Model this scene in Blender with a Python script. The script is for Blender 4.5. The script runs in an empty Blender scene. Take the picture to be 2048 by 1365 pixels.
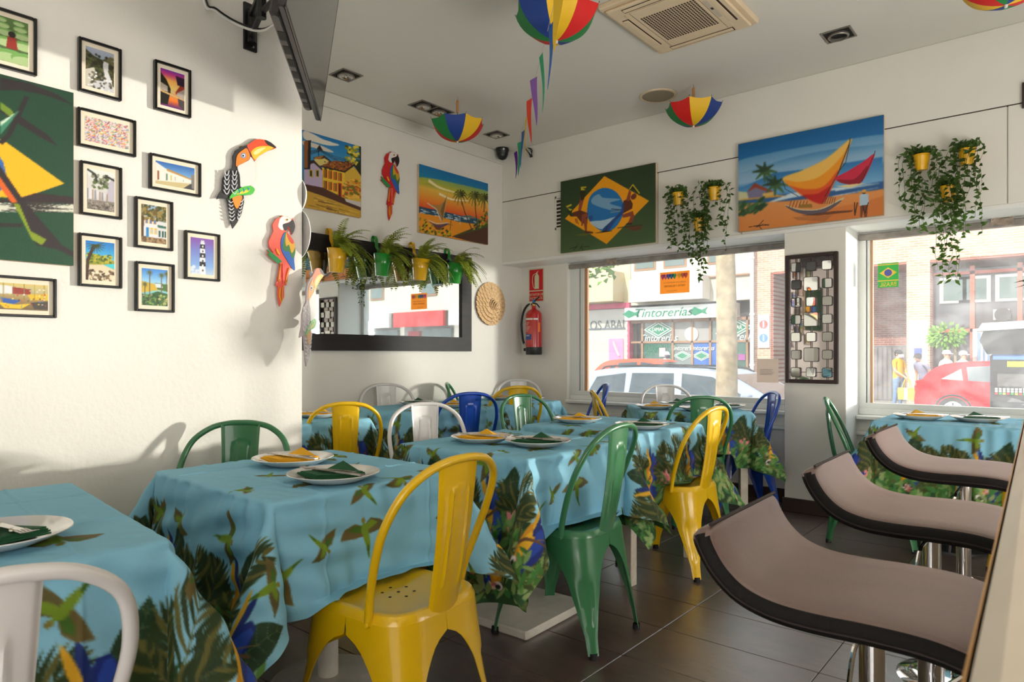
import bpy, bmesh, math, random
import numpy as np
from mathutils import Vector, Matrix

# ------------------------------------------------------------ scene, camera, light
sc = bpy.context.scene
COL = sc.collection
R_ = math.radians
FPX, HOR, CXP, CAMZ = 1350.0, 709.0, 1024.0, 1.12
YAW = R_(50)
FW = np.array([-math.cos(YAW), math.sin(YAW)])
RT = np.array([math.sin(YAW), math.cos(YAW)])

cam_d = bpy.data.cameras.new('camera')
cam = bpy.data.objects.new('camera', cam_d)
COL.objects.link(cam)
cam.location = (0, 0, CAMZ)
cam.rotation_euler = (R_(90), 0, R_(40))
cam_d.sensor_width = 36
cam_d.lens = 36 * FPX / 2048
cam_d.shift_y = (HOR - 682.5) / 2048
cam_d.clip_start = 0.02
cam_d.clip_end = 200
cam_d.dof.use_dof = True
cam_d.dof.focus_distance = 3.2
cam_d.dof.aperture_fstop = 9.0
sc.camera = cam

sc.view_settings.view_transform = 'Standard'
sc.view_settings.look = 'None'
sc.view_settings.gamma = 1.0
sc.view_settings.use_curve_mapping = False
sc.view_settings.exposure = 0.18

cy = getattr(sc, 'cycles', None)
if cy is not None:            # lighter light paths, same picture
    cy.max_bounces = 6; cy.diffuse_bounces = 3; cy.glossy_bounces = 3; cy.transmission_bounces = 3; cy.transparent_max_bounces = 6
    cy.caustics_reflective = False; cy.caustics_refractive = False
    cy.use_adaptive_sampling = True; cy.adaptive_threshold = 0.10; cy.adaptive_min_samples = 16

wd = bpy.data.worlds.new('sky'); sc.world = wd; wd.use_nodes = True
nt = wd.node_tree
bgn = nt.nodes['Background']
skn = nt.nodes.new('ShaderNodeTexSky')
skn.sky_type = 'HOSEK_WILKIE'
skn.sun_direction = (-0.35, -0.62, 0.70)
skn.turbidity = 4.0
mixn = nt.nodes.new('ShaderNodeMixRGB'); mixn.inputs[0].default_value = 0.55
mixn.inputs[2].default_value = (0.9, 0.95, 1.0, 1)
nt.links.new(skn.outputs[0], mixn.inputs[1])
nt.links.new(mixn.outputs[0], bgn.inputs[0])
bgn.inputs[1].default_value = 3.4

def lamp(name, kind, loc, energy, color=(1, 1, 1), target=None, **kw):
    d = bpy.data.lights.new(name, kind); d.energy = energy; d.color = color
    for k, v in kw.items(): setattr(d, k, v)
    o = bpy.data.objects.new(name, d); COL.objects.link(o); o.location = loc
    if target is not None:
        o.rotation_euler = (Vector(target) - Vector(loc)).to_track_quat('-Z', 'Y').to_euler()
    return o
lamp('sun', 'SUN', (-10, -20, 30), 4.6, (1, 0.95, 0.86), (-3, 12, 0), angle=R_(0.6))
# unseen spot standing in for sun thrown back into the room from the street
lamp('street_glint', 'SPOT', (8.6, 14.8, 1.30), 13500, (1, 0.93, 0.84), (-2.72, 0.75, 1.40),
     spot_size=R_(16), spot_blend=0.25, shadow_soft_size=0.22)
# second, softer spot added to brighten the mirror wall, no real source there
lamp('mirror_wall_fill', 'SPOT', (9.6, 13.2, 1.75), 9000, (1, 0.95, 0.88), (-4.28, 3.45, 1.35),
     spot_size=R_(17), spot_blend=0.9, shadow_soft_size=0.9)
# added fill lamps behind the camera and on the bar side, lifting walls and ceiling
lamp('rear_fill', 'AREA', (0.2, -1.55, 1.05), 52, (1, 0.96, 0.91), (-1.6, 2.0, 2.5),
     shape='RECTANGLE', size=2.4, size_y=1.9)
lamp('bar_side_fill', 'AREA', (1.45, 2.2, 1.05), 86, (1, 0.96, 0.91), (-1.6, 2.4, 2.8),
     shape='RECTANGLE', size=2.6, size_y=1.4)

# ------------------------------------------------------------ pixel rays
def ray(x, y):
    p = FW + (x - CXP) / FPX * RT
    return np.array([p[0], p[1], (HOR - y) / FPX])
def onX(x, y, X): r = ray(x, y); return r * (X / r[0]) + [0, 0, CAMZ]
def onY(x, y, Y): r = ray(x, y); return r * (Y / r[1]) + [0, 0, CAMZ]
def onZ(x, y, Z): r = ray(x, y); return r * ((Z - CAMZ) / r[2]) + [0, 0, CAMZ]

# ------------------------------------------------------------ colour and materials
def lin(c):
    c = np.asarray(c, float) / 255.0
    return np.where(c <= 0.04045, c / 12.92, ((c + 0.055) / 1.055) ** 2.4)
def rgba(c): l = lin(c); return (float(l[0]), float(l[1]), float(l[2]), 1)

MATS = {}
def mat(name, col, rough=0.5, metal=0.0, noise=0.0, nscale=8.0, bump=0.0, bscale=60.0, coat=0.0,
        spec=0.5, emit=None, estr=0.0, alpha=1.0, stretch=None, trans=0.0, sheen=0.0):
    if name in MATS: return MATS[name]
    m = bpy.data.materials.new(name); m.use_nodes = True
    t = m.node_tree; b = t.nodes['Principled BSDF']
    b.inputs['Base Color'].default_value = rgba(col)
    b.inputs['Roughness'].default_value = rough
    b.inputs['Metallic'].default_value = metal
    b.inputs['Specular IOR Level'].default_value = spec
    b.inputs['Coat Weight'].default_value = coat
    b.inputs['Coat Roughness'].default_value = 0.08
    if sheen: b.inputs['Sheen Weight'].default_value = sheen
    if trans: b.inputs['Transmission Weight'].default_value = trans
    if emit is not None:
        b.inputs['Emission Color'].default_value = rgba(emit); b.inputs['Emission Strength'].default_value = estr
    if noise or bump:
        tc = t.nodes.new('ShaderNodeTexCoord'); mp = t.nodes.new('ShaderNodeMapping')
        t.links.new(tc.outputs['Object'], mp.inputs[0])
        if stretch: mp.inputs['Scale'].default_value = stretch
    if noise:
        n = t.nodes.new('ShaderNodeTexNoise'); n.inputs['Scale'].default_value = nscale
        n.inputs['Detail'].default_value = 6
        t.links.new(mp.outputs[0], n.inputs['Vector'])
        r = t.nodes.new('ShaderNodeValToRGB')
        c = lin(col)
        lo = np.clip(c * (1 - noise), 0, 1); hi = np.clip(c * (1 + noise), 0, 1)
        r.color_ramp.elements[0].position = 0.3; r.color_ramp.elements[1].position = 0.7
        r.color_ramp.elements[0].color = (*lo, 1); r.color_ramp.elements[1].color = (*hi, 1)
        t.links.new(n.outputs[0], r.inputs[0]); t.links.new(r.outputs[0], b.inputs['Base Color'])
    if bump:
        n2 = t.nodes.new('ShaderNodeTexNoise'); n2.inputs['Scale'].default_value = bscale
        n2.inputs['Detail'].default_value = 4
        t.links.new(mp.outputs[0], n2.inputs['Vector'])
        bp = t.nodes.new('ShaderNodeBump'); bp.inputs['Strength'].default_value = bump
        bp.inputs['Distance'].default_value = 0.01
        t.links.new(n2.outputs[0], bp.inputs['Height']); t.links.new(bp.outputs[0], b.inputs['Normal'])
    MATS[name] = m
    return m

def paint_mat(name, rough=0.55, bump=0.0, bscale=300.0, coat=0.0, translucent=0.0):
    if name in MATS: return MATS[name]
    m = bpy.data.materials.new(name); m.use_nodes = True
    t = m.node_tree; b = t.nodes['Principled BSDF']
    a = t.nodes.new('ShaderNodeVertexColor'); a.layer_name = 'Col'
    t.links.new(a.outputs[0], b.inputs['Base Color'])
    b.inputs['Roughness'].default_value = rough; b.inputs['Coat Weight'].default_value = coat
    if bump:
        tc = t.nodes.new('ShaderNodeTexCoord')
        n = t.nodes.new('ShaderNodeTexNoise'); n.inputs['Scale'].default_value = bscale; n.inputs['Detail'].default_value = 3
        t.links.new(tc.outputs['Object'], n.inputs['Vector'])
        bp = t.nodes.new('ShaderNodeBump'); bp.inputs['Strength'].default_value = bump; bp.inputs['Distance'].default_value = 0.004
        t.links.new(n.outputs[0], bp.inputs['Height']); t.links.new(bp.outputs[0], b.inputs['Normal'])
    if translucent:
        out = t.nodes['Material Output']
        tr = t.nodes.new('ShaderNodeBsdfTranslucent'); mx = t.nodes.new('ShaderNodeMixShader')
        mx.inputs[0].default_value = translucent
        t.links.new(a.outputs[0], tr.inputs[0]); t.links.new(b.outputs[0], mx.inputs[1]); t.links.new(tr.outputs[0], mx.inputs[2])
        t.links.new(mx.outputs[0], out.inputs[0])
    MATS[name] = m
    return m

def translucent(m, f):
    t = m.node_tree; b = t.nodes['Principled BSDF']; out = t.nodes['Material Output']
    tr = t.nodes.new('ShaderNodeBsdfTranslucent'); mx = t.nodes.new('ShaderNodeMixShader'); mx.inputs[0].default_value = f
    l = b.inputs['Base Color'].links
    if l: t.links.new(l[0].from_socket, tr.inputs[0])
    else: tr.inputs[0].default_value = b.inputs['Base Color'].default_value
    t.links.new(b.outputs[0], mx.inputs[1]); t.links.new(tr.outputs[0], mx.inputs[2]); t.links.new(mx.outputs[0], out.inputs[0])
    return m
# ------------------------------------------------------------ object helpers
def link(o, parent=None):
    COL.objects.link(o)
    if parent is not None: o.parent = parent
    return o
def tag(o, label=None, cat=None, group=None, kind=None):
    if label: o['label'] = label
    if cat: o['category'] = cat
    if group: o['group'] = group
    if kind: o['kind'] = kind
    return o
def thing(name, label, cat, loc=(0, 0, 0), rz=0.0, group=None, scale=1.0):
    o = bpy.data.objects.new(name, None); o.empty_display_size = 0.05
    COL.objects.link(o); o.location = loc; o.rotation_euler = (0, 0, rz); o.scale = (scale,) * 3
    return tag(o, label, cat, group)
def copy_tree(o, parent=None):
    c = o.copy(); COL.objects.link(c); c.parent = parent
    for ch in o.children: copy_tree(ch, c)
    return c
def basis(n):
    n = np.asarray(n, float); n = n / np.linalg.norm(n)
    a = np.array([0, 0, 1.0]) if abs(n[2]) < 0.9 else np.array([1.0, 0, 0])
    u = np.cross(a, n); u /= np.linalg.norm(u)
    return u, np.cross(n, u), n
def spline(pts, n=8, closed=False):
    P = [np.asarray(p, float) for p in pts]; out = []
    N = len(P); segs = N if closed else N - 1
    for i in range(segs):
        if closed: a, b, c, d = P[(i - 1) % N], P[i], P[(i + 1) % N], P[(i + 2) % N]
        else:
            b, c = P[i], P[i + 1]
            a = P[i - 1] if i > 0 else 2 * b - c
            d = P[i + 2] if i + 2 < N else 2 * c - b
        for k in range(n):
            t = k / n
            out.append(0.5 * (2 * b + (c - a) * t + (2 * a - 5 * b + 4 * c - d) * t * t + (3 * b - a - 3 * c + d) * t ** 3))
    if not closed: out.append(P[-1])
    return out

class MB:
    """collects shapes into one mesh"""
    def __init__(s): s.v = []; s.f = []
    def add(s, vs, fs):
        o = len(s.v); s.v.extend([tuple(map(float, p)) for p in vs]); s.f.extend([tuple(i + o for i in f) for f in fs]); return s
    def box(s, lo, hi):
        (a, b, c), (d, e, f) = lo, hi
        return s.add([(a, b, c), (d, b, c), (d, e, c), (a, e, c), (a, b, f), (d, b, f), (d, e, f), (a, e, f)],
                     [(0, 3, 2, 1), (4, 5, 6, 7), (0, 1, 5, 4), (1, 2, 6, 5), (2, 3, 7, 6), (3, 0, 4, 7)])
    def bevbox(s, lo, hi, b=0.005):
        x0, y0, z0 = lo; x1, y1, z1 = hi
        b = min(b, (x1 - x0) / 2.01, (y1 - y0) / 2.01, (z1 - z0) / 2.01)
        rings = [(b, z0), (0, z0 + b), (0, z1 - b), (b, z1)]
        vs = []; fs = []
        for ins, z in rings:
            q = [(x0 + ins, y0 + b + ins), (x0 + b + ins, y0 + ins), (x1 - b - ins, y0 + ins), (x1 - ins, y0 + b + ins),
                 (x1 - ins, y1 - b - ins), (x1 - b - ins, y1 - ins), (x0 + b + ins, y1 - ins), (x0 + ins, y1 - b - ins)]
            vs += [(x, y, z) for x, y in q]
        for k in range(3):
            for i in range(8):
                j = (i + 1) % 8; fs.append((k * 8 + i, k * 8 + j, k * 8 + 8 + j, k * 8 + 8 + i))
        fs.append(tuple(range(7, -1, -1))); fs.append(tuple(range(24, 32)))
        return s.add(vs, fs)
    def tube(s, pts, r, n=8, cap=True, closed=False, flat=None):
        P = [np.asarray(p, float) for p in pts]; N = len(P); vs = []; fs = []
        rr = r if hasattr(r, '__len__') else [r] * N
        up = None
        for i in range(N):
            if closed: t = P[(i + 1) % N] - P[(i - 1) % N]
            else: t = P[min(i + 1, N - 1)] - P[max(i - 1, 0)]
            t = t / (np.linalg.norm(t) + 1e-12)
            if up is None: u, w, _ = basis(t)
            else:
                u = up - t * np.dot(up, t); u /= (np.linalg.norm(u) + 1e-12); w = np.cross(t, u)
            up = u
            for k in range(n):
                a = 2 * math.pi * k / n
                vs.append(P[i] + rr[i] * (math.cos(a) * u + math.sin(a) * w * (flat or 1)))
        M = N if closed else N - 1
        for i in range(M):
            j = (i + 1) % N
            for k in range(n):
                l = (k + 1) % n; fs.append((i * n + k, i * n + l, j * n + l, j * n + k))
        if cap and not closed:
            fs.append(tuple(range(n - 1, -1, -1))); fs.append(tuple((N - 1) * n + k for k in range(n)))
        return s.add(vs, fs)
    def cyl(s, a, b, r, r2=None, n=16):
        return s.tube([a, b], [r, r if r2 is None else r2], n)
    def lathe(s, prof, n=24, c=(0, 0, 0), axis=(0, 0, 1)):
        u, w, ax = basis(axis); c = np.asarray(c, float); vs = []; fs = []
        if tuple(axis) == (0, 0, 1): u, w = np.array([1., 0, 0]), np.array([0, 1., 0])
        for r, z in prof:
            for k in range(n):
                a = 2 * math.pi * k / n
                vs.append(c + ax * z + max(r, 1e-5) * (math.cos(a) * u + math.sin(a) * w))
        for i in range(len(prof) - 1):
            for k in range(n):
                l = (k + 1) % n; fs.append((i * n + k, i * n + l, (i + 1) * n + l, (i + 1) * n + k))
        return s.add(vs, fs)
    def prism(s, pts, o, u, v, n, d):
        """closed outline pts (in u, v) from origin o, thickness d along n"""
        o, u, v, n = (np.asarray(q, float) for q in (o, u, v, n)); m = len(pts)
        A = [o + u * p[0] + v * p[1] for p in pts]; B = [a + n * d for a in A]
        fs = [tuple(range(m - 1, -1, -1)), tuple(range(m, 2 * m))]
        fs += [(i, (i + 1) % m, m + (i + 1) % m, m + i) for i in range(m)]
        return s.add(A + B, fs)
    def quad(s, a, b, c, d): return s.add([a, b, c, d], [(0, 1, 2, 3)])
    def grid(s, fn, nu, nv, closed_u=False):
        vs = [fn(i / nu, j / nv) for j in range(nv + 1) for i in range(nu + 1)]
        W = nu + 1
        return s.add(vs, [(j * W + i, j * W + i + 1, (j + 1) * W + i + 1, (j + 1) * W + i) for j in range(nv) for i in range(nu)])
    def sheet(s, fn, nu, nv, t):
        """thin curved sheet with real thickness"""
        P = np.array([[fn(i / nu, j / nv) for i in range(nu + 1)] for j in range(nv + 1)], float)
        du = np.gradient(P, axis=1); dv = np.gradient(P, axis=0)
        N = np.cross(du, dv); N /= (np.linalg.norm(N, axis=2, keepdims=True) + 1e-12)
        A = (P + N * t / 2).reshape(-1, 3); B = (P - N * t / 2).reshape(-1, 3)
        W = nu + 1; o = len(A); fs = []
        for j in range(nv):
            for i in range(nu):
                q = (j * W + i, j * W + i + 1, (j + 1) * W + i + 1, (j + 1) * W + i)
                fs.append(q); fs.append(tuple(o + k for k in q[::-1]))
        rim = [j for j in range(W)] + [k * W + nu for k in range(1, nv + 1)] + [nv * W + i for i in range(nu - 1, -1, -1)] + [k * W for k in range(nv - 1, 0, -1)]
        for a, b in zip(rim, rim[1:] + rim[:1]): fs.append((b, a, o + a, o + b))
        return s.add(np.vstack([A, B]), fs)
    def mesh(s, name, m, smooth=False, ang=40):
        me = bpy.data.meshes.new(name); me.from_pydata(s.v, [], s.f)
        if m is not None: me.materials.append(m)
        bm = bmesh.new(); bm.from_mesh(me); bmesh.ops.recalc_face_normals(bm, faces=bm.faces); bm.to_mesh(me); bm.free()
        if smooth:
            me.polygons.foreach_set('use_smooth', [True] * len(me.polygons))
            me.set_sharp_from_angle(angle=R_(ang))
        return me
    def build(s, name, m, parent=None, loc=None, rz=0.0, smooth=False, ang=40):
        o = bpy.data.objects.new(name, s.mesh(name, m, smooth, ang)); link(o, parent)
        if loc is not None: o.location = loc
        if rz: o.rotation_euler = (0, 0, rz)
        return o
def struct(name, mb, m, parent=None, **k):
    o = mb.build(name, m, parent, **k)
    if parent is None: o['kind'] = 'structure'
    return o

def text_obj(name, s, size, m, parent, mtx, extrude=0.0006, align='CENTER', shear=0.0, sx=1.0):
    cu = bpy.data.curves.new(name, 'FONT'); cu.body = s; cu.size = size; cu.extrude = extrude
    cu.align_x = align; cu.align_y = 'CENTER'; cu.shear = shear; cu.resolution_u = 3
    tmp = bpy.data.objects.new(name, cu); COL.objects.link(tmp)
    dg = bpy.context.evaluated_depsgraph_get(); dg.update()
    me = bpy.data.meshes.new_from_object(tmp.evaluated_get(dg))
    bpy.data.objects.remove(tmp); bpy.data.curves.remove(cu)
    me.transform(Matrix.Diagonal((sx, 1, 1, 1))); me.transform(mtx)
    me.materials.clear(); me.materials.append(m)
    o = bpy.data.objects.new(name, me); link(o, parent)
    return o
def frame_mtx(o, u, v):
    u = Vector(u).normalized(); v = Vector(v).normalized(); n = u.cross(v)
    M = Matrix((u, v, n)).transposed().to_4x4(); M.translation = Vector(o); return M

# ------------------------------------------------------------ painter: pictures as vertex colours on a fine mesh
class Cv:
    def __init__(s, w, h, bg=(255, 255, 255), ss=2, T=None):
        s.w, s.h, s.ss = w * ss, h * ss, ss; s.ow, s.oh = w, h
        s.a = np.zeros((s.h, s.w, 3)); s.a[:] = bg
        s.T = T or (lambda p: p); s.rng = np.random.default_rng(7)
    def _p(s, pts):
        q = np.array([s.T(p) for p in pts], float); q[:, 0] *= s.w; q[:, 1] *= s.h; return q
    def _bb(s, q, m=1):
        x0 = max(int(q[:, 0].min() - m), 0); x1 = min(int(q[:, 0].max() + m) + 1, s.w)
        y0 = max(int(q[:, 1].min() - m), 0); y1 = min(int(q[:, 1].max() + m) + 1, s.h)
        return x0, x1, y0, y1
    def _mask(s, q):
        x0, x1, y0, y1 = s._bb(q)
        if x1 <= x0 or y1 <= y0: return None
        X, Y = np.meshgrid(np.arange(x0, x1) + 0.5, np.arange(y0, y1) + 0.5)
        m = np.zeros(X.shape, bool); n = len(q)
        for i in range(n):
            ax, ay = q[i]; bx, by = q[(i + 1) % n]
            if ay == by: continue
            c = ((ay > Y) != (by > Y)) & (X < (bx - ax) * (Y - ay) / (by - ay) + ax); m ^= c
        return m, (slice(y0, y1), slice(x0, x1)), X, Y
    def poly(s, pts, col, a=1.0, col2=None, raw=False, vert=True):
        q = np.asarray(pts, float) if raw else s._p(pts)
        r = s._mask(q)
        if r is None: return
        m, sl, X, Y = r; c = np.array(col, float)
        if col2 is not None:
            P = Y if vert else X; lo, hi = (q[:, 1].min(), q[:, 1].max()) if vert else (q[:, 0].min(), q[:, 0].max())
            t = np.clip((P - lo) / max(hi - lo, 1e-6), 0, 1)[..., None]; c = c * (1 - t) + np.array(col2, float) * t
            s.a[sl] = np.where(m[..., None], s.a[sl] * (1 - a) + c * a, s.a[sl]); return
        s.a[sl][m] = s.a[sl][m] * (1 - a) + c * a
    def sp(s, pts, col, n=6, **k): s.poly([tuple(p) for p in spline(pts, n, True)], col, **k)
    def line(s, pts, w, col, w2=None, a=1.0, raw=False, smooth=0):
        if smooth: pts = [tuple(p) for p in spline(pts, smooth)]
        q = np.asarray(pts, float) if raw else s._p(pts)
        n = len(q); w2 = w if w2 is None else w2
        k = s.h if not raw else 1.0
        for i in range(n - 1):
            wa = (w + (w2 - w) * i / (n - 1)) * k / 2; wb = (w + (w2 - w) * (i + 1) / (n - 1)) * k / 2
            d = q[i + 1] - q[i]; L = np.hypot(*d)
            if L < 1e-6: continue
            nrm = np.array([-d[1], d[0]]) / L
            e = d / L * 0.4
            s.poly([q[i] + nrm * wa - e, q[i + 1] + nrm * wb + e, q[i + 1] - nrm * wb + e, q[i] - nrm * wa - e], col, a, raw=True)
    def ell(s, c, rx, ry, col, rot=0.0, a=1.0, **k):
        q = s._p([c])[0]; an = np.linspace(0, 2 * math.pi, 18, endpoint=False)
        x = rx * s.h * np.cos(an); y = ry * s.h * np.sin(an); cr, sr = math.cos(rot), math.sin(rot)
        s.poly(np.stack([q[0] + x * cr - y * sr, q[1] + x * sr + y * cr], 1), col, a, raw=True, **k)
    def vgrad(s, stops):
        y = np.linspace(0, 1, s.h); ys = [p for p, _ in stops]; cs = np.array([c for _, c in stops], float)
        for k in range(3): s.a[:, :, k] = np.interp(y, ys, cs[:, k])[:, None]
    def speck(s, n, x0, x1, y0, y1, cols, r, r2=None, ang=None):
        for _ in range(n):
            x = s.rng.uniform(x0, x1); y = s.rng.uniform(y0, y1); c = cols[s.rng.integers(len(cols))]
            rr = s.rng.uniform(0.5, 1) * r
            t = s.T; s.T = lambda p: p
            s.ell((x, y), rr, rr * (r2 or 1), c, s.rng.uniform(0, 3.14) if ang is None else ang); s.T = t
    def soft(s, n):
        for _ in range(n):
            for ax in (0, 1): s.a = (np.roll(s.a, 1, ax) + 2 * s.a + np.roll(s.a, -1, ax)) / 4
    def noise(s, amp):
        s.a += s.rng.normal(0, amp, (s.h, s.w, 1))
    def out(s):
        a = s.a.reshape(s.oh, s.ss, s.ow, s.ss, 3).mean((1, 3)); return np.clip(a, 0, 255)
def grid_mesh(name, P, colors, m, smooth=False):
    """P (rows, cols, 3) points, colors (rows, cols, 3) sRGB 0..255"""
    nr, nc, _ = P.shape
    me = bpy.data.meshes.new(name)
    idx = np.arange(nr * nc).reshape(nr, nc)
    q = np.stack([idx[1:, :-1], idx[1:, 1:], idx[:-1, 1:], idx[:-1, :-1]], -1).reshape(-1, 4)
    me.vertices.add(nr * nc); me.vertices.foreach_set('co', P.astype(np.float32).ravel())
    nq = len(q); me.loops.add(nq * 4); me.loops.foreach_set('vertex_index', q.astype(np.int32).ravel())
    me.polygons.add(nq); me.polygons.foreach_set('loop_start', np.arange(nq, dtype=np.int32) * 4)
    if smooth: me.polygons.foreach_set('use_smooth', np.ones(nq, bool))
    me.update(calc_edges=True); me.validate()
    ca = me.color_attributes.new('Col', 'FLOAT_COLOR', 'POINT')
    l = np.ones((nr * nc, 4), np.float32); l[:, :3] = lin(colors).reshape(-1, 3); ca.data.foreach_set('color', l.ravel())
    me.materials.append(m)
    return me
def picture(name, cv, o, u, v, w, h, m, parent):
    """flat painted surface: o = lower-left corner, u right, v up"""
    c = cv.out(); nr, nc = c.shape[:2]
    o, u, v = (np.asarray(q, float) for q in (o, u, v))
    X = np.linspace(0, w, nc); Y = np.linspace(h, 0, nr)
    P = o + X[None, :, None] * u + Y[:, None, None] * v
    ob = bpy.data.objects.new(name, grid_mesh(name, P, c, m)); link(ob, parent)
    return ob
# ------------------------------------------------------------ the room shell
XL, XM, XR = -2.72, -4.28, 1.6          # near left wall, mirror wall, right wall
YB, YC = -1.8, 1.747                    # back wall, end of the near left wall
YH, YW, YO = 4.95, 5.25, 5.42           # header plane, lower window wall, outer face
ZC, ZH = 3.07, 1.985                    # ceiling, underside of header
wallm = mat('white_plaster', (236, 232, 223), 0.85, noise=0.03, nscale=2.2, bump=0.16, bscale=55)
panelm = mat('painted_panel', (232, 229, 220), 0.7, noise=0.03, nscale=1.5, bump=0.05, bscale=40)
ceilm = mat('ceiling_paint', (226, 223, 213), 0.9, noise=0.02, nscale=1.0, bump=0.05, bscale=30)
trimm = mat('white_gloss_paint', (238, 238, 234), 0.4)
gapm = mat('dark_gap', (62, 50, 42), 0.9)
basem = mat('brown_skirting', (52, 38, 34), 0.45, noise=0.2, nscale=6)

# floor: brown slate-look tiles
def tile_material():
    m = mat('brown_slate_tile', (84, 63, 57), 0.34, spec=1.0, coat=1.0)
    m.node_tree.nodes['Principled BSDF'].inputs['Coat Roughness'].default_value = 0.36; m.node_tree.nodes['Principled BSDF'].inputs['Coat IOR'].default_value = 1.75
    t = m.node_tree; b = t.nodes['Principled BSDF']
    tc = t.nodes.new('ShaderNodeTexCoord'); oi = t.nodes.new('ShaderNodeObjectInfo')
    add = t.nodes.new('ShaderNodeVectorMath'); add.operation = 'ADD'
    cmb = t.nodes.new('ShaderNodeCombineXYZ'); mul = t.nodes.new('ShaderNodeMath'); mul.operation = 'MULTIPLY'; mul.inputs[1].default_value = 37
    t.links.new(oi.outputs['Random'], mul.inputs[0])
    for k in range(3): t.links.new(mul.outputs[0], cmb.inputs[k])
    t.links.new(tc.outputs['Object'], add.inputs[0]); t.links.new(cmb.outputs[0], add.inputs[1])
    mp = t.nodes.new('ShaderNodeMapping'); mp.inputs['Scale'].default_value = (1.0, 2.6, 1)
    t.links.new(add.outputs[0], mp.inputs[0])
    n = t.nodes.new('ShaderNodeTexNoise'); n.inputs['Scale'].default_value = 5; n.inputs['Detail'].default_value = 9
    n.inputs['Distortion'].default_value = 1.2
    t.links.new(mp.outputs[0], n.inputs['Vector'])
    r = t.nodes.new('ShaderNodeValToRGB')
    r.color_ramp.elements[0].color = rgba((58, 43, 39)); r.color_ramp.elements[1].color = rgba((96, 72, 64))
    r.color_ramp.elements[0].position = 0.3; r.color_ramp.elements[1].position = 0.75
    t.links.new(n.outputs[0], r.inputs[0]); t.links.new(r.outputs[0], b.inputs['Base Color'])
    n2 = t.nodes.new('ShaderNodeTexNoise'); n2.inputs['Scale'].default_value = 14; n2.inputs['Detail'].default_value = 10
    n2.inputs['Distortion'].default_value = 2.0
    t.links.new(mp.outputs[0], n2.inputs['Vector'])
    bp = t.nodes.new('ShaderNodeBump'); bp.inputs['Strength'].default_value = 0.30; bp.inputs['Distance'].default_value = 0.005
    t.links.new(n2.outputs[0], bp.inputs['Height']); t.links.new(bp.outputs[0], b.inputs['Normal'])
    return m
tilem = tile_material()
floor = struct('floor', MB().box((XM - 0.1, YB - 0.1, -0.15), (XR + 0.1, YO, -0.004)), mat('grout', (36, 28, 26), 0.8))
TX, TY = 0.60, 0.32
tme = MB().bevbox((0.0015, 0.0015, -0.02), (TX - 0.0015, TY - 0.0015, 0.0), 0.002).mesh('floor_tile', tilem)
for i in range(-5, 5):
    for j in range(-6, 16):
        x = -1.30 + i * TX; y = 2.19 + (j - 6) * TY
        if x + TX > XR + 0.1 or x < XM - 0.55 or y < YB or y + TY > YW + 0.3: continue
        if x + TX < XL and y + TY < YC: continue
        o = bpy.data.objects.new('floor_tile', tme); link(o, floor); o.location = (x, y, 0)

struct('ceiling', MB().box((XM - 0.1, YB - 0.1, ZC), (XR + 0.1, YO, ZC + 0.15)), ceilm)
struct('ceiling_step', MB().box((XM, YB, ZC - 0.03), (XR, 2.57, ZC)), ceilm)
struct('wall_left', MB().box((XL - 0.12, YB - 0.1, 0), (XL, YC, ZC)), wallm)
struct('wall_return', MB().box((XM - 0.1, YC - 0.12, 0), (XL - 0.12, YC, ZC)), wallm)
struct('wall_mirror_side', MB().box((XM - 0.1, YC, 0), (XM, YO, ZC)), wallm)
struct('wall_back', MB().box((XL - 0.12, YB - 0.1, 0), (XR + 0.1, YB, ZC)), wallm)
struct('wall_right', MB().box((XR, YB, 0), (XR + 0.1, YO, ZC)), wallm)
struct('trim_1', MB().bevbox((XM, YC, 2.955), (XM + 0.022, YH, ZC - 0.001), 0.006), ceilm)
# header beam of painted panels above the windows
hd = struct('wall_header', MB().box((XM, YH + 0.012, ZH + 0.012), (XR, YO, ZC)), panelm)
for x0, x1 in ((XM, -2.613), (-2.607, -1.925), (-1.919, -0.325), (-0.319, XR)):
    MB().bevbox((x0, YH, ZH + 0.03), (x1, YH + 0.0125, 2.590), 0.0015).build('panel', panelm, hd)
MB().bevbox((XM, YH, 2.5975), (XR, YH + 0.0125, ZC - 0.001), 0.0015).build('panel', panelm, hd)
MB().box((XM, YH + 0.006, 2.589), (XR, YH + 0.013, 2.599)).build('panel_gap', gapm, hd)
MB().bevbox((XM, YH - 0.004, ZH), (XR, YO, ZH + 0.0295), 0.004).build('lower_edge', trimm, hd)
# lower window wall: stretch with the extinguisher, pillar, breast walls and sills
X1a, X1b, X2a, X2b = -3.72, -1.61, -1.205, 1.35
struct('wall_window_side', MB().box((XM, YW, 0), (X1a, YO, ZH)), wallm)
pil = struct('wall_pillar', MB().box((X1b + 0.012, YH + 0.01, 0), (X2a - 0.012, YO, ZH)), panelm)
MB().bevbox((X1b, YH, 0), (X2a, YH + 0.012, ZH), 0.002).build('front_board', panelm, pil)
MB().box((X1b, YH + 0.012, 0), (X1b + 0.0125, YO, ZH)).build('side_board', trimm, pil)
MB().box((X2a - 0.0125, YH + 0.012, 0), (X2a, YO, ZH)).build('side_board', trimm, pil)
struct('wall_window_end', MB().box((X2b, YH, 0), (XR, YO, ZH)), panelm)
for nm, a, b, zs in (('wall_under_window', X1a, X1b, 0.66), ('wall_under_window', X2a, X2b, 0.66)):
    w = struct(nm, MB().box((a, YW, 0), (b, YO, zs)), panelm)
    MB().bevbox((a, YW - 0.03, zs - 0.11), (b, YW, zs - 0.085), 0.004).build('ledge', trimm, w)
    MB().bevbox((a, YW - 0.045, zs), (b, YO - 0.05, zs + 0.03), 0.006).build('sill', trimm, w)
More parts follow.
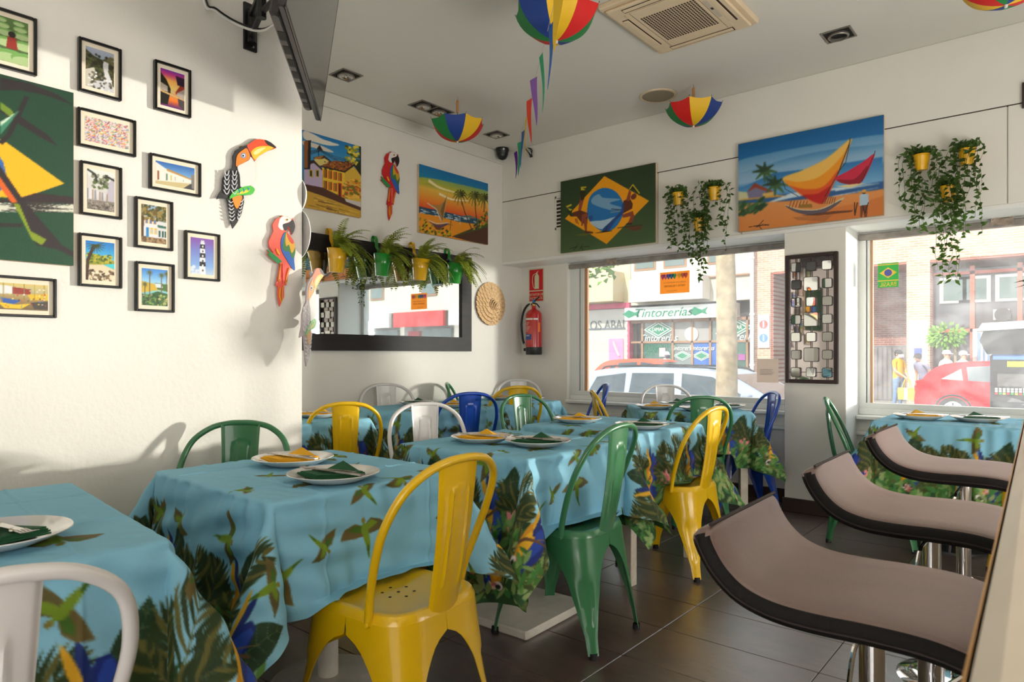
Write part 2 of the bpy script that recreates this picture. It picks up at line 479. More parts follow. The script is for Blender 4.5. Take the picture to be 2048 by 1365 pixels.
for n, seg in (('baseboard_left', ((XL, YB, 0), (XL + 0.015, YC, 0.095))), ('baseboard_mirror', ((XM, YC, 0), (XM + 0.015, YW, 0.095))),
               ('baseboard_window', ((XM, YW - 0.015, 0), (X1b, YW, 0.10))), ('baseboard_pillar', ((X1b - 0.014, YH - 0.015, 0), (X2a + 0.014, YH, 0.10))),
               ('baseboard_end', ((X2a, YW - 0.015, 0), (X2b, YW, 0.10)))):
    struct(n, MB().bevbox(*seg, b=0.004), basem)

# windows: frames, dark upper track, panes with window haze mixed into the glass
def glass_material():
    m = bpy.data.materials.new('hazy_window_glass'); m.use_nodes = True; t = m.node_tree
    for n in list(t.nodes):
        if n.type == 'BSDF_PRINCIPLED': t.nodes.remove(n)
    out = t.nodes['Material Output']
    tr = t.nodes.new('ShaderNodeBsdfTransparent'); tr.inputs[0].default_value = (0.97, 0.99, 0.98, 1)
    gl = t.nodes.new('ShaderNodeBsdfGlossy'); gl.inputs['Roughness'].default_value = 0.02; gl.inputs[0].default_value = (0.9, 0.95, 1, 1)
    ds = t.nodes.new('ShaderNodeBsdfTranslucent'); ds.inputs[0].default_value = (0.95, 0.97, 1, 1)  # whitish veil: glare of the bright windows put into the pane
    m1 = t.nodes.new('ShaderNodeMixShader'); m1.inputs[0].default_value = 0.035
    m2 = t.nodes.new('ShaderNodeMixShader')
    n = t.nodes.new('ShaderNodeTexNoise'); n.inputs['Scale'].default_value = 3.5; n.inputs['Detail'].default_value = 8; n.inputs['Distortion'].default_value = 1.5
    tc = t.nodes.new('ShaderNodeTexCoord'); t.links.new(tc.outputs['Object'], n.inputs['Vector'])
    mr = t.nodes.new('ShaderNodeMapRange'); mr.inputs[1].default_value = 0.35; mr.inputs[2].default_value = 0.8
    mr.inputs[3].default_value = 0.035; mr.inputs[4].default_value = 0.10
    t.links.new(n.outputs[0], mr.inputs[0]); t.links.new(mr.outputs[0], m2.inputs[0])
    t.links.new(tr.outputs[0], m1.inputs[1]); t.links.new(gl.outputs[0], m1.inputs[2])
    t.links.new(m1.outputs[0], m2.inputs[1]); t.links.new(ds.outputs[0], m2.inputs[2]); t.links.new(m2.outputs[0], out.inputs[0])
    return m
glassm = glass_material()
alum = mat('white_aluminium', (233, 234, 230), 0.35)
trackm = mat('grey_track', (150, 142, 134), 0.5, noise=0.3, nscale=12)
oakm = mat('pale_wood_bead', (196, 150, 112), 0.5)
def window(n, a, b, k):
    z0, z1 = 0.69, ZH; yf = YW + 0.05
    fr = struct('window_%d' % n, MB().box((a, yf, z0), (a + 0.075 * k, yf + 0.06, z1)).box((b - 0.05, yf, z0), (b, yf + 0.06, z1))
                .box((a + 0.075 * k, yf, z0), (b - 0.05, yf + 0.06, z0 + 0.085)).box((a + 0.075 * k, yf, z1 - 0.012), (b - 0.05, yf + 0.06, z1)), alum)
    MB().bevbox((a, yf - 0.03, z1 - 0.055), (b, yf + 0.03, z1 - 0.013), 0.005).build('upper_track', trackm, fr)
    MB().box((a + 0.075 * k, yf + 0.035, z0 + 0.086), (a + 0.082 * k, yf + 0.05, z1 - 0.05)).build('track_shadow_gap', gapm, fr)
    MB().bevbox((a + 0.082 * k, yf + 0.01, z0 + 0.08), (a + 0.115 * k, yf + 0.05, z1 - 0.05), 0.004).build('sash_stile', alum, fr)
    MB().box((a + 0.115 * k, yf + 0.02, z0 + 0.085), (a + 0.14 * k, yf + 0.045, z1 - 0.05)).build('bead', oakm, fr)
    MB().bevbox((a, yf - 0.012, z0 + 0.0), (b, yf, z0 + 0.045), 0.004).build('bottom_rail', alum, fr)
    MB().box((a + 0.12 * k, yf + 0.03, z0 + 0.08), (b - 0.04, yf + 0.036, z1 - 0.05)).build('pane', glassm, fr)
window(1, X1a, X1b, 1.3); window(2, X2a, X2b, 0.62)
YG = YW + 0.078   # inner face of the panes
# patch of crumbling plaster on each upper track
for px, py in ((1222, 528), (2005, 462)):
    p = onY(px, py, YW + 0.02)
    o = MB().sheet(lambda u, v: (p[0] - 0.06 + 0.12 * u, YW + 0.018 + 0.006 * math.sin(9 * u + 5 * v), 1.94 + 0.045 * v + 0.006 * math.sin(7 * u)), 8, 4, 0.006) \
        .build('track_cover', mat('grimy_plaster', (168, 152, 136), 0.9, noise=0.3, nscale=30, bump=0.5, bscale=90), bpy.data.objects['window_1' if px < 1600 else 'window_2'])
# ------------------------------------------------------------ metal bistro chairs
chair_paint = {'yellow': mat('yellow_enamel', (232, 186, 10), 0.28, coat=0.4, noise=0.04, nscale=4),
               'green': mat('green_enamel', (56, 118, 76), 0.28, coat=0.4, noise=0.05, nscale=4),
               'blue': mat('blue_enamel', (22, 70, 170), 0.28, coat=0.4, noise=0.05, nscale=4),
               'white': mat('white_enamel', (226, 222, 220), 0.28, coat=0.4)}
rubber = mat('black_rubber', (22, 21, 21), 0.7)
holem = mat('hole_dark', (40, 32, 12), 0.9)
SEATZ = 0.45
def seat_outline(u, hw=0.178, r=0.055):
    """rounded square perimeter, u in 0..1 -> x, y (starts at +x side middle)"""
    a = 2 * math.pi * u; c, s_ = math.cos(a), math.sin(a); p = 4.5
    k = (abs(c) ** p + abs(s_) ** p) ** (-1 / p)
    return hw * k * c, hw * k * s_
def chair_meshes():
    M = {}
    # seat pan: dished top, rolled rim
    mb = MB(); rings = [(0.0, -0.008), (0.35, -0.008), (0.65, -0.006), (0.86, -0.001), (0.94, 0.003), (0.985, 0.0), (1.0, -0.008), (1.02, -0.016), (1.03, -0.030), (1.0, -0.034)]
    n = 48; vs = []; fs = []
    for k, z in rings:
        for i in range(n):
            x, y = seat_outline(i / n); vs.append((x * max(k, 0.01), y * max(k, 0.01) * 1.04, SEATZ + z))
    for j in range(len(rings) - 1):
        for i in range(n): fs.append((j * n + i, j * n + (i + 1) % n, (j + 1) * n + (i + 1) % n, (j + 1) * n + i))
    fs.append(tuple(range(n - 1, -1, -1)))
    M['seat'] = mb.add(vs, fs)
    # drain holes
    M['drain_hole'] = MB().lathe([(0, 0.0004), (0.0045, 0.0004), (0.0052, -0.002)], 10)
    # legs: quarter of the skirt flowing into a pressed foot
    def leg(sx, sy):
        foot = np.array([0.200 if sy > 0 else 0.178, 0.222 if sy > 0 else 0.228])
        def fn(u, v):
            w = u * 2 - 1
            wm = 0.44 - 0.26 * min(1, max(0, (v - 0.25) / 0.6)); tq = min(1, max(0, (v - 0.13) / 0.30))
            half = 0.125 * (1 - (1 - wm) * math.sqrt(max(0, 1 - (1 - tq) ** 2)))
            x, y = seat_outline(0.125 + w * half, 0.182)
            y *= 1.04
            z = SEATZ - 0.022 - v * (SEATZ - 0.034)
            cx, cy = seat_outline(0.125, 0.182); cy *= 1.04
            q = np.array([x - cx, y - cy]); k = 1.0 if v < 0.45 else 1 - 0.35 * (v - 0.45) / 0.55
            e = v ** 1.15 if v < 0.86 else v ** 1.15
            base = np.array([cx, cy]) * (1 - e) + foot * e
            p = base + q * k
            if 0.34 < v < 0.80 and abs(w) < 0.5:      # pressed groove
                g = min(1, (v - 0.34) / 0.06, (0.80 - v) / 0.06) * min(1, (0.5 - abs(w)) / 0.2)
                p = p - 0.007 * g * np.array([0.707, 0.707])
            return (sx * p[0], sy * p[1], z)
        return MB().sheet(fn, 12, 26, 0.0032)
    for nm, sx, sy in (('leg_a', 1, 1), ('leg_b', -1, 1), ('leg_c', 1, -1), ('leg_d', -1, -1)): M[nm] = leg(sx, sy)
    for nm, sx, sy in (('foot_a', 1, 1), ('foot_b', -1, 1), ('foot_c', 1, -1), ('foot_d', -1, -1)):
        fx, fy = (0.196 if sy > 0 else 0.174), (0.218 if sy > 0 else 0.224)
        M[nm] = MB().cyl((sx * fx, sy * fy, 0.0), (sx * fx, sy * fy, 0.022), 0.016, 0.015, 10)
    # hooped back tube
    hp = [(0.180, -0.085, 0.425), (0.188, -0.100, 0.50), (0.203, -0.135, 0.60), (0.206, -0.172, 0.69), (0.180, -0.213, 0.775), (0.120, -0.240, 0.825), (0.055, -0.250, 0.843)]
    pts = hp + [(0, -0.252, 0.846)] + [(-x, y, z) for x, y, z in hp[::-1]]
    M['back_hoop'] = MB().tube(spline(pts, 5), 0.0115, 10)
    # back splat with pressed outline
    def splat(u, v):
        w = u * 2 - 1
        hw = 0.057 + 0.020 * v
        x = w * hw; z = SEATZ - 0.02 + v * 0.41
        y = -0.190 - 0.060 * v - 0.010 * math.sin(math.pi * v) + 0.010 * w * w
        a = abs(w) * hw; top = 0.82
        d = max(a - (0.030 + 0.004 * v), (v - top) * 0.41 - 0.0 if v > top else -1)
        if v > top - 0.05 and a > 0.020: d = max(d, math.hypot(a - 0.020, (v - top + 0.05) * 0.41) - 0.016)
        if v > 0.16: y -= 0.0045 * math.exp(-(d / 0.004) ** 2)
        if abs(w) > 0.93: y += 0.004
        return (x, y, z)
    M['back_splat'] = MB().sheet(splat, 32, 40, 0.0025)
    M['brace_a'] = MB().tube([(0.185, 0.10, 0.33), (-0.185, 0.10, 0.33)], 0.006, 6)
    M['brace_b'] = MB().tube([(0.180, -0.13, 0.35), (-0.180, -0.13, 0.35)], 0.007, 6)
    for q, sg in (('a', 1), ('b', -1)):
        M['rivet_' + q] = MB().lathe([(0, 0.004), (0.006, 0.003), (0.008, 0)], 8, (sg * 0.190, -0.088, 0.425), (sg, 0, 0))
    return M
CH = chair_meshes()
CH_ME = {}
for col, m in chair_paint.items():
    for k, mb in CH.items():
        mm = rubber if k.startswith('foot') else holem if k == 'drain_hole' else m
        CH_ME[col, k] = mb.mesh(k.split('_')[0] if k[:3] in ('leg', 'foo') else k, mm, True, 45)
HOLES = [(0, 0)] + [(0.045 * math.cos(k * math.pi / 3 + 0.26), 0.045 * math.sin(k * math.pi / 3 + 0.26)) for k in range(6)]
def make_chair(col):
    t = bpy.data.objects.new('bistro_chair', None); t.empty_display_size = 0.05; COL.objects.link(t)
    def part(k, name, par=t):
        o = bpy.data.objects.new(name, CH_ME[col, k]); link(o, par); return o
    s_ = part('seat', 'seat')
    for x, y in HOLES:
        h = part('drain_hole', 'drain_hole', s_); h.location = (x, y - 0.01, SEATZ - 0.0075)
    part('back_hoop', 'back_hoop'); part('back_splat', 'back_splat'); part('brace_a', 'brace'); part('brace_b', 'brace')
    part('rivet_a', 'rivet'); part('rivet_b', 'rivet')
    for q in 'abcd':
        l = part('leg_' + q, 'leg'); part('foot_' + q, 'rubber_foot', l)
    return t
chair_proto = {}
def chair(col, x, y, heading, label, scale=1.0):
    """heading = direction the sitter faces, degrees from +X"""
    if col not in chair_proto: chair_proto[col] = t = make_chair(col)
    else: t = copy_tree(chair_proto[col])
    t.location = (x, y, 0); t.rotation_euler = (0, 0, R_(heading - 90)); t.scale = (scale,) * 3
    return tag(t, label, 'chair', 'metal bistro chairs')

CHAIRS = [
 ('white', -1.270, 0.205, 180, 'white metal chair cut off by the bottom left corner of the picture', 1),
 ('yellow', -1.495, 1.265, 184, 'big yellow metal chair in the foreground, holes in its seat showing', 1),
 ('green', -1.595, 2.25, 183, 'green metal chair pushed into the table with a square white foot', 1),
 ('yellow', -1.655, 3.31, 178, 'yellow metal chair pushed in beside a square white wooden table leg', 1),
 ('green', -2.40, 1.19, -48, 'green metal chair against the white wall left of the nearest plates', 1.0),
 ('yellow', -3.34, 2.41, 150, 'yellow metal chair just right of the end of the picture wall', 1.0),
 ('white', -2.55, 2.42, -30, 'white metal chair with its back showing between two nearer tables', 1.0),
 ('blue', -3.27, 3.33, 152, 'blue metal chair in the middle of the back row', 1.02),
 ('green', -2.60, 3.42, -14, 'green metal chair with shining splat right of the blue back row chair', 1.0),
 ('yellow', -3.47, 4.08, 150, 'yellow metal chair at the corner table, behind a green one', 1.03),
 ('white', -3.96, 4.83, -48, 'white metal chair in the far corner under the fire extinguisher', 1.03),
 ('white', -3.97, 3.33, -28, 'white metal chair against the wall below the long mirror', 1.04),
 ('green', -3.93, 4.22, 40, 'green metal chair seen edge-on against the wall under the straw hat', 1.03),
 ('white', -2.44, 4.86, -50, 'pale metal chair between the window and a table, car behind it', 1.02),
 ('green', -1.99, 4.26, 130, 'green metal chair with wide hoop in front of the window table', 1.0),
 ('blue', -1.86, 4.74, 220, 'blue metal chair beside the pillar, at the window table', 1.0),
 ('blue', -3.19, 4.62, 222, 'blue metal chair seen edge-on at the left end of the window', 1.03),
 ('yellow', -2.56, 4.36, 40, 'yellow metal chair seen edge-on at the left end of the window', 1.0),
 ('green', -0.955, 4.50, 12, 'green metal chair right of the pillar, facing a cloth-covered table', 1.0),
 ('yellow', -0.12, 4.42, 176, 'yellow metal chair half hidden behind the bar stools', 1.0),
]
for c in CHAIRS: chair(*c)

# ------------------------------------------------------------ tables
tw = mat('worn_white_paint', (228, 220, 206), 0.5, noise=0.08, nscale=14, bump=0.08, bscale=80)
twood = mat('chipped_white_wood', (206, 196, 178), 0.6, noise=0.14, nscale=18)
ttop = mat('table_board', (206, 198, 184), 0.6)
tblk = mat('black_iron', (26, 26, 28), 0.45)
TZ = 0.735
def table(cx, cy, rz, a, b, kind, label, off=(0, 0), brz=0.0):
    t = thing('dining_table', label, 'table', (cx, cy, 0), R_(rz), 'cloth covered dining tables')
    MB().bevbox((-a, -b, TZ - 0.028), (a, b, TZ), 0.006).build('tabletop', ttop, t)
    if kind == 'round':
        MB().lathe([(0.0, 0.028), (0.06, 0.028), (0.15, 0.022), (0.19, 0.012), (0.195, 0.0), (0, 0)], 36, (off[0], off[1], 0)).build('base', tw, t, smooth=True)
        MB().cyl((off[0], off[1], 0.02), (off[0], off[1], TZ - 0.028), 0.034, n=20).build('column', tw, t, smooth=True)
    elif kind == 'square':
        MB().bevbox((-0.22, -0.22, 0), (0.22, 0.22, 0.035), 0.006).build('base', tw, t, loc=(off[0], off[1], 0), rz=R_(brz))
        MB().cyl((off[0], off[1], 0.03), (off[0], off[1], TZ - 0.028), 0.036, n=20).build('column', tw, t, smooth=True)
    elif kind == 'black':
        MB().lathe([(0, 0.05), (0.05, 0.045), (0.13, 0.02), (0.2, 0.012), (0.205, 0.0), (0, 0)], 36, (off[0], off[1], 0)).build('base', tblk, t, smooth=True)
        MB().cyl((off[0], off[1], 0.02), (off[0], off[1], TZ - 0.028), 0.03, n=20).build('column', tblk, t, smooth=True)
    else:
        for sx in (-1, 1):
            for sy in (-1, 1):
                x, y = sx * (a - 0.035), sy * (b - 0.035)
                MB().bevbox((x - 0.025, y - 0.025, 0), (x + 0.025, y + 0.025, TZ - 0.028), 0.003).build('leg', twood, t)
        for s_ in (-1, 1):
            MB().box((-a + 0.06, s_ * (b - 0.03) - 0.009, TZ - 0.10), (a - 0.06, s_ * (b - 0.03) + 0.009, TZ - 0.028)).build('apron', twood, t)
            MB().box((s_ * (a - 0.03) - 0.009, -b + 0.06, TZ - 0.10), (s_ * (a - 0.03) + 0.009, b - 0.06, TZ - 0.028)).build('apron', twood, t)
    return t
# name: cx, cy, rot, half x, half y, foot, print axis ('x' or 'y'), overhang along print axis, overhang across, seats, where
TABLES = dict(
 T0=(-1.898, 0.295, -5.6, 0.43, 0.35, 'legs', 'x', 0.48, 0.46, [('+x', -0.17)], 'at the left edge of the picture', 380),
 T1=(-1.945, 1.272, -1.0, 0.35, 0.325, 'round', 'y', 0.50, 0.33, [('+x', 0.0)], 'in front of the big yellow chair', 430),
 T2=(-1.890, 2.265, 1.0, 0.335, 0.34, 'square', 'y', 0.40, 0.34, [('+x', 0.0)], 'on the table with a square white foot', 300),
 T3=(-1.955, 3.19, -2.5, 0.335, 0.335, 'legs', 'x', 0.42, 0.36, [('+x', 0.1)], 'on the third table of the middle row', 180),
 T4=(-2.145, 4.475, 40, 0.345, 0.335, 'legs', 'y', 0.38, 0.33, [('-y', 0.0)], 'on the cornerwise table by the window', 150),
 T5=(-0.565, 4.655, 0, 0.335, 0.335, 'black', 'y', 0.44, 0.40, [], 'right of the pillar, behind the bar stools', 190),
 T6=(-3.62, 2.25, 0, 0.35, 0.30, 'legs', 'x', 0.42, 0.22, [], 'in the back row, nearest the picture wall', 130),
 T7=(-3.62, 3.335, 0, 0.35, 0.36, 'legs', 'y', 0.45, 0.40, [], 'in the middle of the back row', 130),
 T8=(-3.62, 4.16, 0, 0.35, 0.34, 'legs', 'y', 0.42, 0.36, [], 'in the far corner below the extinguisher', 110),
)
# -------- the tablecloth print: blue sky, parakeets, a border of palms, macaws and lilies at two ends
PU, PV = 1.72, 1.56          # printed metres: along the print axis, across
def cloth_print():
    K = 420.0                # canvas pixels per metre (super-sampled twice)
    W, Hh = int(PV * K), int(PU * K)
    cv = Cv(W, Hh, (104, 178, 210), 2)
    S = K * 2
    rg = random.Random(11)
    y = np.linspace(-1, 1, cv.h)
    for k in range(3):
        cv.a[:, :, k] = np.interp(np.abs(y), [0, 0.55, 1], [(138, 202, 229)[k], (142, 204, 229)[k], (152, 210, 231)[k]])[:, None]
    for end in (0, 1):
        def P(x, h):         # x across (m from centre), h height above hem (m)
            h *= 0.98
            return ((x + PV / 2) * S, cv.h - h * S) if end == 0 else ((PV / 2 - x) * S, h * S)
        def poly(pts, c, a=1.0): cv.poly([P(*p) for p in pts], c, a, raw=True)
        def line(pts, w, c, w2=None): cv.line([P(*p) for p in pts], w * S, c, None if w2 is None else w2 * S, raw=True)
        def leafblade(x, h, ang, L, wd, c, rib, bend=0.0, ribs=9):
            ax = [(x + L * t * math.cos(ang + bend * t), h + L * t * math.sin(ang + bend * t)) for t in np.linspace(0, 1, 9)]
            nx, ny = -math.sin(ang), math.cos(ang)
            ws = [wd * math.sin(math.pi * min(1, (0.06 + 0.94 * t))) ** 0.75 for t in np.linspace(0, 1, 9)]
            poly([(p[0] + nx * w, p[1] + ny * w) for p, w in zip(ax, ws)] + [(p[0] - nx * w, p[1] - ny * w) for p, w in zip(ax[::-1], ws[::-1])], c)
            if rib:
                line(ax, 0.003, rib, 0.001)
                for k in range(1, ribs):
                    t = k / ribs; i = min(int(t * 8), 7); p = ax[i]; w = ws[i] * 0.9
                    for s_ in (-1, 1):
                        line([p, (p[0] + s_ * nx * w + 0.02 * math.cos(ang), p[1] + s_ * ny * w + 0.02 * math.sin(ang))], 0.0022, rib, 0.0008)
        def frond(x, h, ang, L, c1, c2, curl=-0.9):
            n = 11; pr = None
            for k in range(n + 1):
                t = k / n; a = ang + curl * t * t
                if pr is None: p = (x, h)
                else: p = (pr[0] + L / n * math.cos(a), pr[1] + L / n * math.sin(a))
                if pr is not None: line([pr, p], 0.005 * (1 - 0.7 * t), c2)
                if k > 1:
                    l = L * 0.42 * math.sin(math.pi * (0.12 + 0.8 * t)) + 0.02
                    for s_ in (1, -1):
                        b = a + s_ * (0.95 - 0.35 * t)
                        leafblade(p[0], p[1], b, l, 0.0068, c1 if (k + s_) % 3 else c2, None, bend=-s_ * 0.35)
                pr = p
        hw = PV / 2
        # undergrowth
        top = [(-hw, 0.0)] + [(-hw + PV * i / 40, 0.10 + 0.07 * rg.random() + 0.05 * math.sin(i * 0.7)) for i in range(41)] + [(hw, 0.0)]
        poly(top, (44, 84, 40))
        gcols = [(66, 128, 58), (96, 148, 70), (38, 82, 40), (128, 160, 88), (28, 58, 30), (70, 120, 46), (150, 172, 110), (30, 66, 40)]
        for _ in range(620):
            x = rg.uniform(-hw, hw); h = rg.uniform(0, 0.24) * rg.uniform(0.5, 1)
            leafblade(x, h, rg.uniform(0.2, 2.9), rg.uniform(0.03, 0.08), rg.uniform(0.006, 0.017), rg.choice(gcols), None)
        xs = np.arange(-hw + 0.08, hw, 0.37)
        for i, x in enumerate(xs):
            x += rg.uniform(-0.03, 0.03)
            # big banana leaves
            leafblade(x + 0.20, 0.12, 1.35 + rg.uniform(-.15, .25), 0.26, 0.05, (34, 62, 36), (92, 118, 78))
            leafblade(x + 0.25, 0.10, 1.0, 0.2, 0.04, (52, 82, 44), (120, 140, 92), bend=-0.3)
            leafblade(x + 0.1, 0.13, 1.9, 0.2, 0.036, (26, 50, 36), (84, 112, 84))
            for a, L in ((1.5, 0.30 if i % 2 else 0.2), (1.05, 0.2), (2.1, 0.22), (2.6, 0.16)):
                frond(x, 0.12 + rg.uniform(-.02, .03), a + rg.uniform(-.1, .1), L * rg.uniform(0.85, 1.1), (44, 62, 26), (104, 100, 44), rg.uniform(-0.9, 0.9))
            for a in (0.9, 1.6, 2.3):
                frond(x + 0.2, 0.03, a, 0.18, (64, 78, 30), (120, 118, 56), rg.uniform(-0.8, 0.8))
            # macaw hanging on a branch
            mx, mh = x + 0.16, 0.17 + 0.02 * (i % 2)
            leafblade(mx + 0.02, mh + 0.11, -1.5, 0.24, 0.042, (24, 46, 128), None)
            leafblade(mx + 0.03, mh + 0.10, -1.62, 0.2, 0.026, (40, 74, 176), None)
            leafblade(mx - 0.018, mh + 0.07, -1.5, 0.19, 0.026, (222, 150, 24), None)
            leafblade(mx - 0.008, mh + 0.03, -1.55, 0.11, 0.02, (242, 186, 40), None)
            leafblade(mx + 0.0, mh + 0.02, 1.75, 0.14, 0.014, (28, 50, 120), None)
            leafblade(mx - 0.012, mh + 0.04, 1.9, 0.12, 0.010, (236, 180, 40), None)
            cv.ell((0, 0), 0, 0, (0, 0, 0))
            for dd, r, c in ((0, 0.020, (236, 232, 224)), (-0.004, 0.011, (30, 30, 30))):
                q = [(mx - 0.015 + r * math.cos(t), mh - 0.105 + dd + r * math.sin(t)) for t in np.linspace(0, 6.28, 14)]
                poly(q, c)
            line([(mx - 0.07, mh - 0.10), (mx - 0.02, mh - 0.01), (mx + 0.075, mh + 0.06)], 0.014, (112, 78, 52), 0.008)
            line([(mx + 0.02, mh + 0.025), (mx + 0.07, mh + 0.10)], 0.005, (140, 104, 74), 0.002)
            # lilies
            lx, lh = x - 0.10, 0.12 + 0.05 * rg.random()
            for k in range(6): leafblade(lx, lh, k * 1.047 + 0.3, 0.042, 0.010, (238, 150, 150), (214, 96, 110), ribs=1)
            for k in range(5): leafblade(lx + 0.27, lh - 0.07, k * 1.25, 0.024, 0.007, (226, 196, 170) if k % 2 else (206, 110, 110), None)
        for _ in range(230):
            leafblade(rg.uniform(-hw, hw), rg.uniform(0, 0.15), rg.uniform(0.2, 2.9), rg.uniform(0.03, 0.07), rg.uniform(0.006, 0.014), rg.choice(gcols[:2] + gcols[3:4] + gcols[5:7]), None)
    # parakeets in flight
    def bird(x, yv, ang, s_):
        def Q(dx, dy): c, n = math.cos(ang), math.sin(ang); return ((x + PV / 2 + s_ * (dx * c - dy * n)) * S, (yv + PU / 2 + s_ * (dx * n + dy * c)) * S)
        g1, g2, br = (120, 150, 30), (70, 110, 30), (112, 96, 50)
        for pts, c in (([(-.006, -.022), (-.035, -.040), (-.070, -.036), (-.098, -.012), (-.074, -.004), (-.045, .006), (-.008, .012)], br), ([(-.006, -.02), (-.035, -.034), (-.06, -.028), (-.04, -.012), (-.008, .0)], g2),
                       ([(.006, -.022), (.030, -.034), (.058, -.020), (.086, .012), (.06, .012), (.036, .014), (.008, .012)], (98, 88, 46)), ([(.006, -.02), (.03, -.028), (.05, -.012), (.03, -.004), (.008, .0)], g1)):
            cv.poly([Q(*p) for p in pts], c, raw=True)
        cv.poly([Q(0, -.035), Q(.012, -.015), Q(.012, .02), Q(.003, .09), Q(-.010, .03), Q(-.014, -.015)], g1, raw=True)
        cv.poly([Q(0, .04), Q(.006, .05), Q(.000, .095), Q(-.006, .05)], g2, raw=True)
        cv.ell((0, 0), 0, 0, (0, 0, 0))
        cv.poly([Q(-.007, -.045), Q(.007, -.045), Q(.009, -.03), Q(-.009, -.03)], (140, 130, 50), raw=True)
    rg2 = random.Random(5)
    for gx in np.arange(-0.70, 0.75, 0.17):
        for gy in np.arange(-0.46, 0.50, 0.15):
            if rg2.random() < 0.34:
                bird(gx + rg2.uniform(-.05, .05), gy + rg2.uniform(-.045, .045), rg2.uniform(0, 6.28), rg2.uniform(0.6, 0.95))
    cv.noise(2.0)
    return cv.out(), K
PRINT, PK = cloth_print()
def sample_print(u, v):
    """u along print axis (m from centre), v across"""
    r = np.clip((u + PU / 2) * PK, 0, PRINT.shape[0] - 1.001); c = np.clip((v + PV / 2) * PK, 0, PRINT.shape[1] - 1.001)
    i, j = r.astype(int), c.astype(int); fr, fc = (r - i)[..., None], (c - j)[..., None]
    A = PRINT
    return (A[i, j] * (1 - fr) * (1 - fc) + A[i, j + 1] * (1 - fr) * fc + A[i + 1, j] * fr * (1 - fc) + A[i + 1, j + 1] * fr * fc)
clothm = paint_mat('printed_cotton', 0.75, bump=0.12, bscale=45, translucent=0.12)
def smooth01(x): x = np.clip(x, 0, 1); return x * x * (3 - 2 * x)
def cloth(cx, cy, rz, a, b, axis, hu, hv, seats, n, label, seed):
    hx, hy = (hu, hv) if axis == 'x' else (hv, hu)
    ss_, tt = np.meshgrid(np.linspace(-a - hx, a + hx, n), np.linspace(-b - hy, b + hy, n))
    rg = np.random.default_rng(seed)
    a2, b2 = a + 0.004, b + 0.004
    ds = np.maximum(np.abs(ss_) - a2, 0); dt = np.maximum(np.abs(tt) - b2, 0); sx, sy = np.sign(ss_), np.sign(tt)
    X = np.clip(ss_, -a2, a2); Y = np.clip(tt, -b2, b2); Z = np.zeros_like(X)
    r = np.hypot(ds, dt); th = np.arctan2(dt, ds + 1e-12)
    rad = 0.012; ang = np.minimum(r / rad, math.pi / 2); rest = np.maximum(r - rad * math.pi / 2, 0)
    outw = rad * np.sin(ang); drop = rad * (1 - np.cos(ang))
    flare = 0.07; flx = np.full_like(X, flare); fly = np.full_like(X, flare)
    for sd, c0 in seats:
        sg = 1 if sd[0] == '+' else -1
        if sd[1] == 'x': flx = np.where(sx == sg, 0.0, flx)
        else: fly = np.where(sy == sg, 0.0, fly)
    side_x = (ds > 0) & (dt <= 0); side_y = (dt > 0) & (ds <= 0); cor = (ds > 0) & (dt > 0)
    # hanging direction as tilt (ox, oy) from straight down
    ox = np.zeros_like(X); oy = np.zeros_like(X)
    ox[side_x] = (flx * sx)[side_x]; oy[side_y] = (fly * sy)[side_y]
    psi = th * 4; rho = 0.235
    d0 = rho * (1 - np.cos(psi)); d1 = rho * np.sin(psi) * 0.85
    dx, dy = sx / math.sqrt(2), sy / math.sqrt(2)
    ex, ey = sx / math.sqrt(2), -sy / math.sqrt(2)
    cox = flx * sx * np.cos(th) + dx * d0 + ex * d1; coy = fly * sy * np.sin(th) + dy * d0 + ey * d1
    ox = np.where(cor, cox, ox); oy = np.where(cor, coy, oy)
    om = np.hypot(ox, oy) + 1e-9
    hx_ = np.sin(om) * ox / om; hy_ = np.sin(om) * oy / om; hz_ = np.cos(om)
    ux = np.where(cor, np.cos(th), np.where(side_x, 1, 0)) * sx; uy = np.where(cor, np.sin(th), np.where(side_y, 1, 0)) * sy
    X = X + ux * outw + hx_ * rest; Y = Y + uy * outw + hy_ * rest; Z = -drop - hz_ * rest
    # soft folds on the hanging sides
    for msk, tcoord, hb in ((side_x, tt, b), (side_y, ss_, a)):
        k1, k2 = rg.uniform(9, 13), rg.uniform(19, 26); p1, p2 = rg.uniform(0, 6, 2)
        env = 1 - np.clip(np.abs(tcoord) / hb, 0, 1) ** 3
        rip = (0.030 * np.sin(k1 * tcoord + p1) + 0.012 * np.sin(k2 * tcoord + p2)) * env * smooth01(r / 0.38)
        X = X + np.where(msk & (ds > 0), sx * rip, 0); Y = Y + np.where(msk & (dt > 0), sy * rip, 0)
    # crumples and fold creases from storage
    k = rg.uniform(4, 9, (5, 2)); ph = rg.uniform(0, 6, 5)
    cr = sum(np.sin(k[i, 0] * 4 * ss_ + k[i, 1] * 4 * tt + ph[i]) * np.sin(k[i, 1] * 7 * ss_ - k[i, 0] * 5 * tt + ph[i]) for i in range(5)) * 0.0009
    crease = sum(0.0035 * np.exp(-((tt - q) / 0.004) ** 2) for q in (-0.18, 0.20)) + sum(0.0035 * np.exp(-((ss_ - q) / 0.004) ** 2) for q in (-0.21, 0.15))
    onTop = r <= 0
    Z = Z + np.where(onTop, np.abs(cr) * 1.2 + crease, 0); X = X + np.where(r > 0, ux * (cr * 4 + crease * 1.2) * smooth01(r / 0.03), 0); Y = Y + np.where(r > 0, uy * (cr * 4 + crease * 1.2) * smooth01(r / 0.03), 0)
    # cloth lying on the pushed-in seats
    lim = 0.463 - 0.737
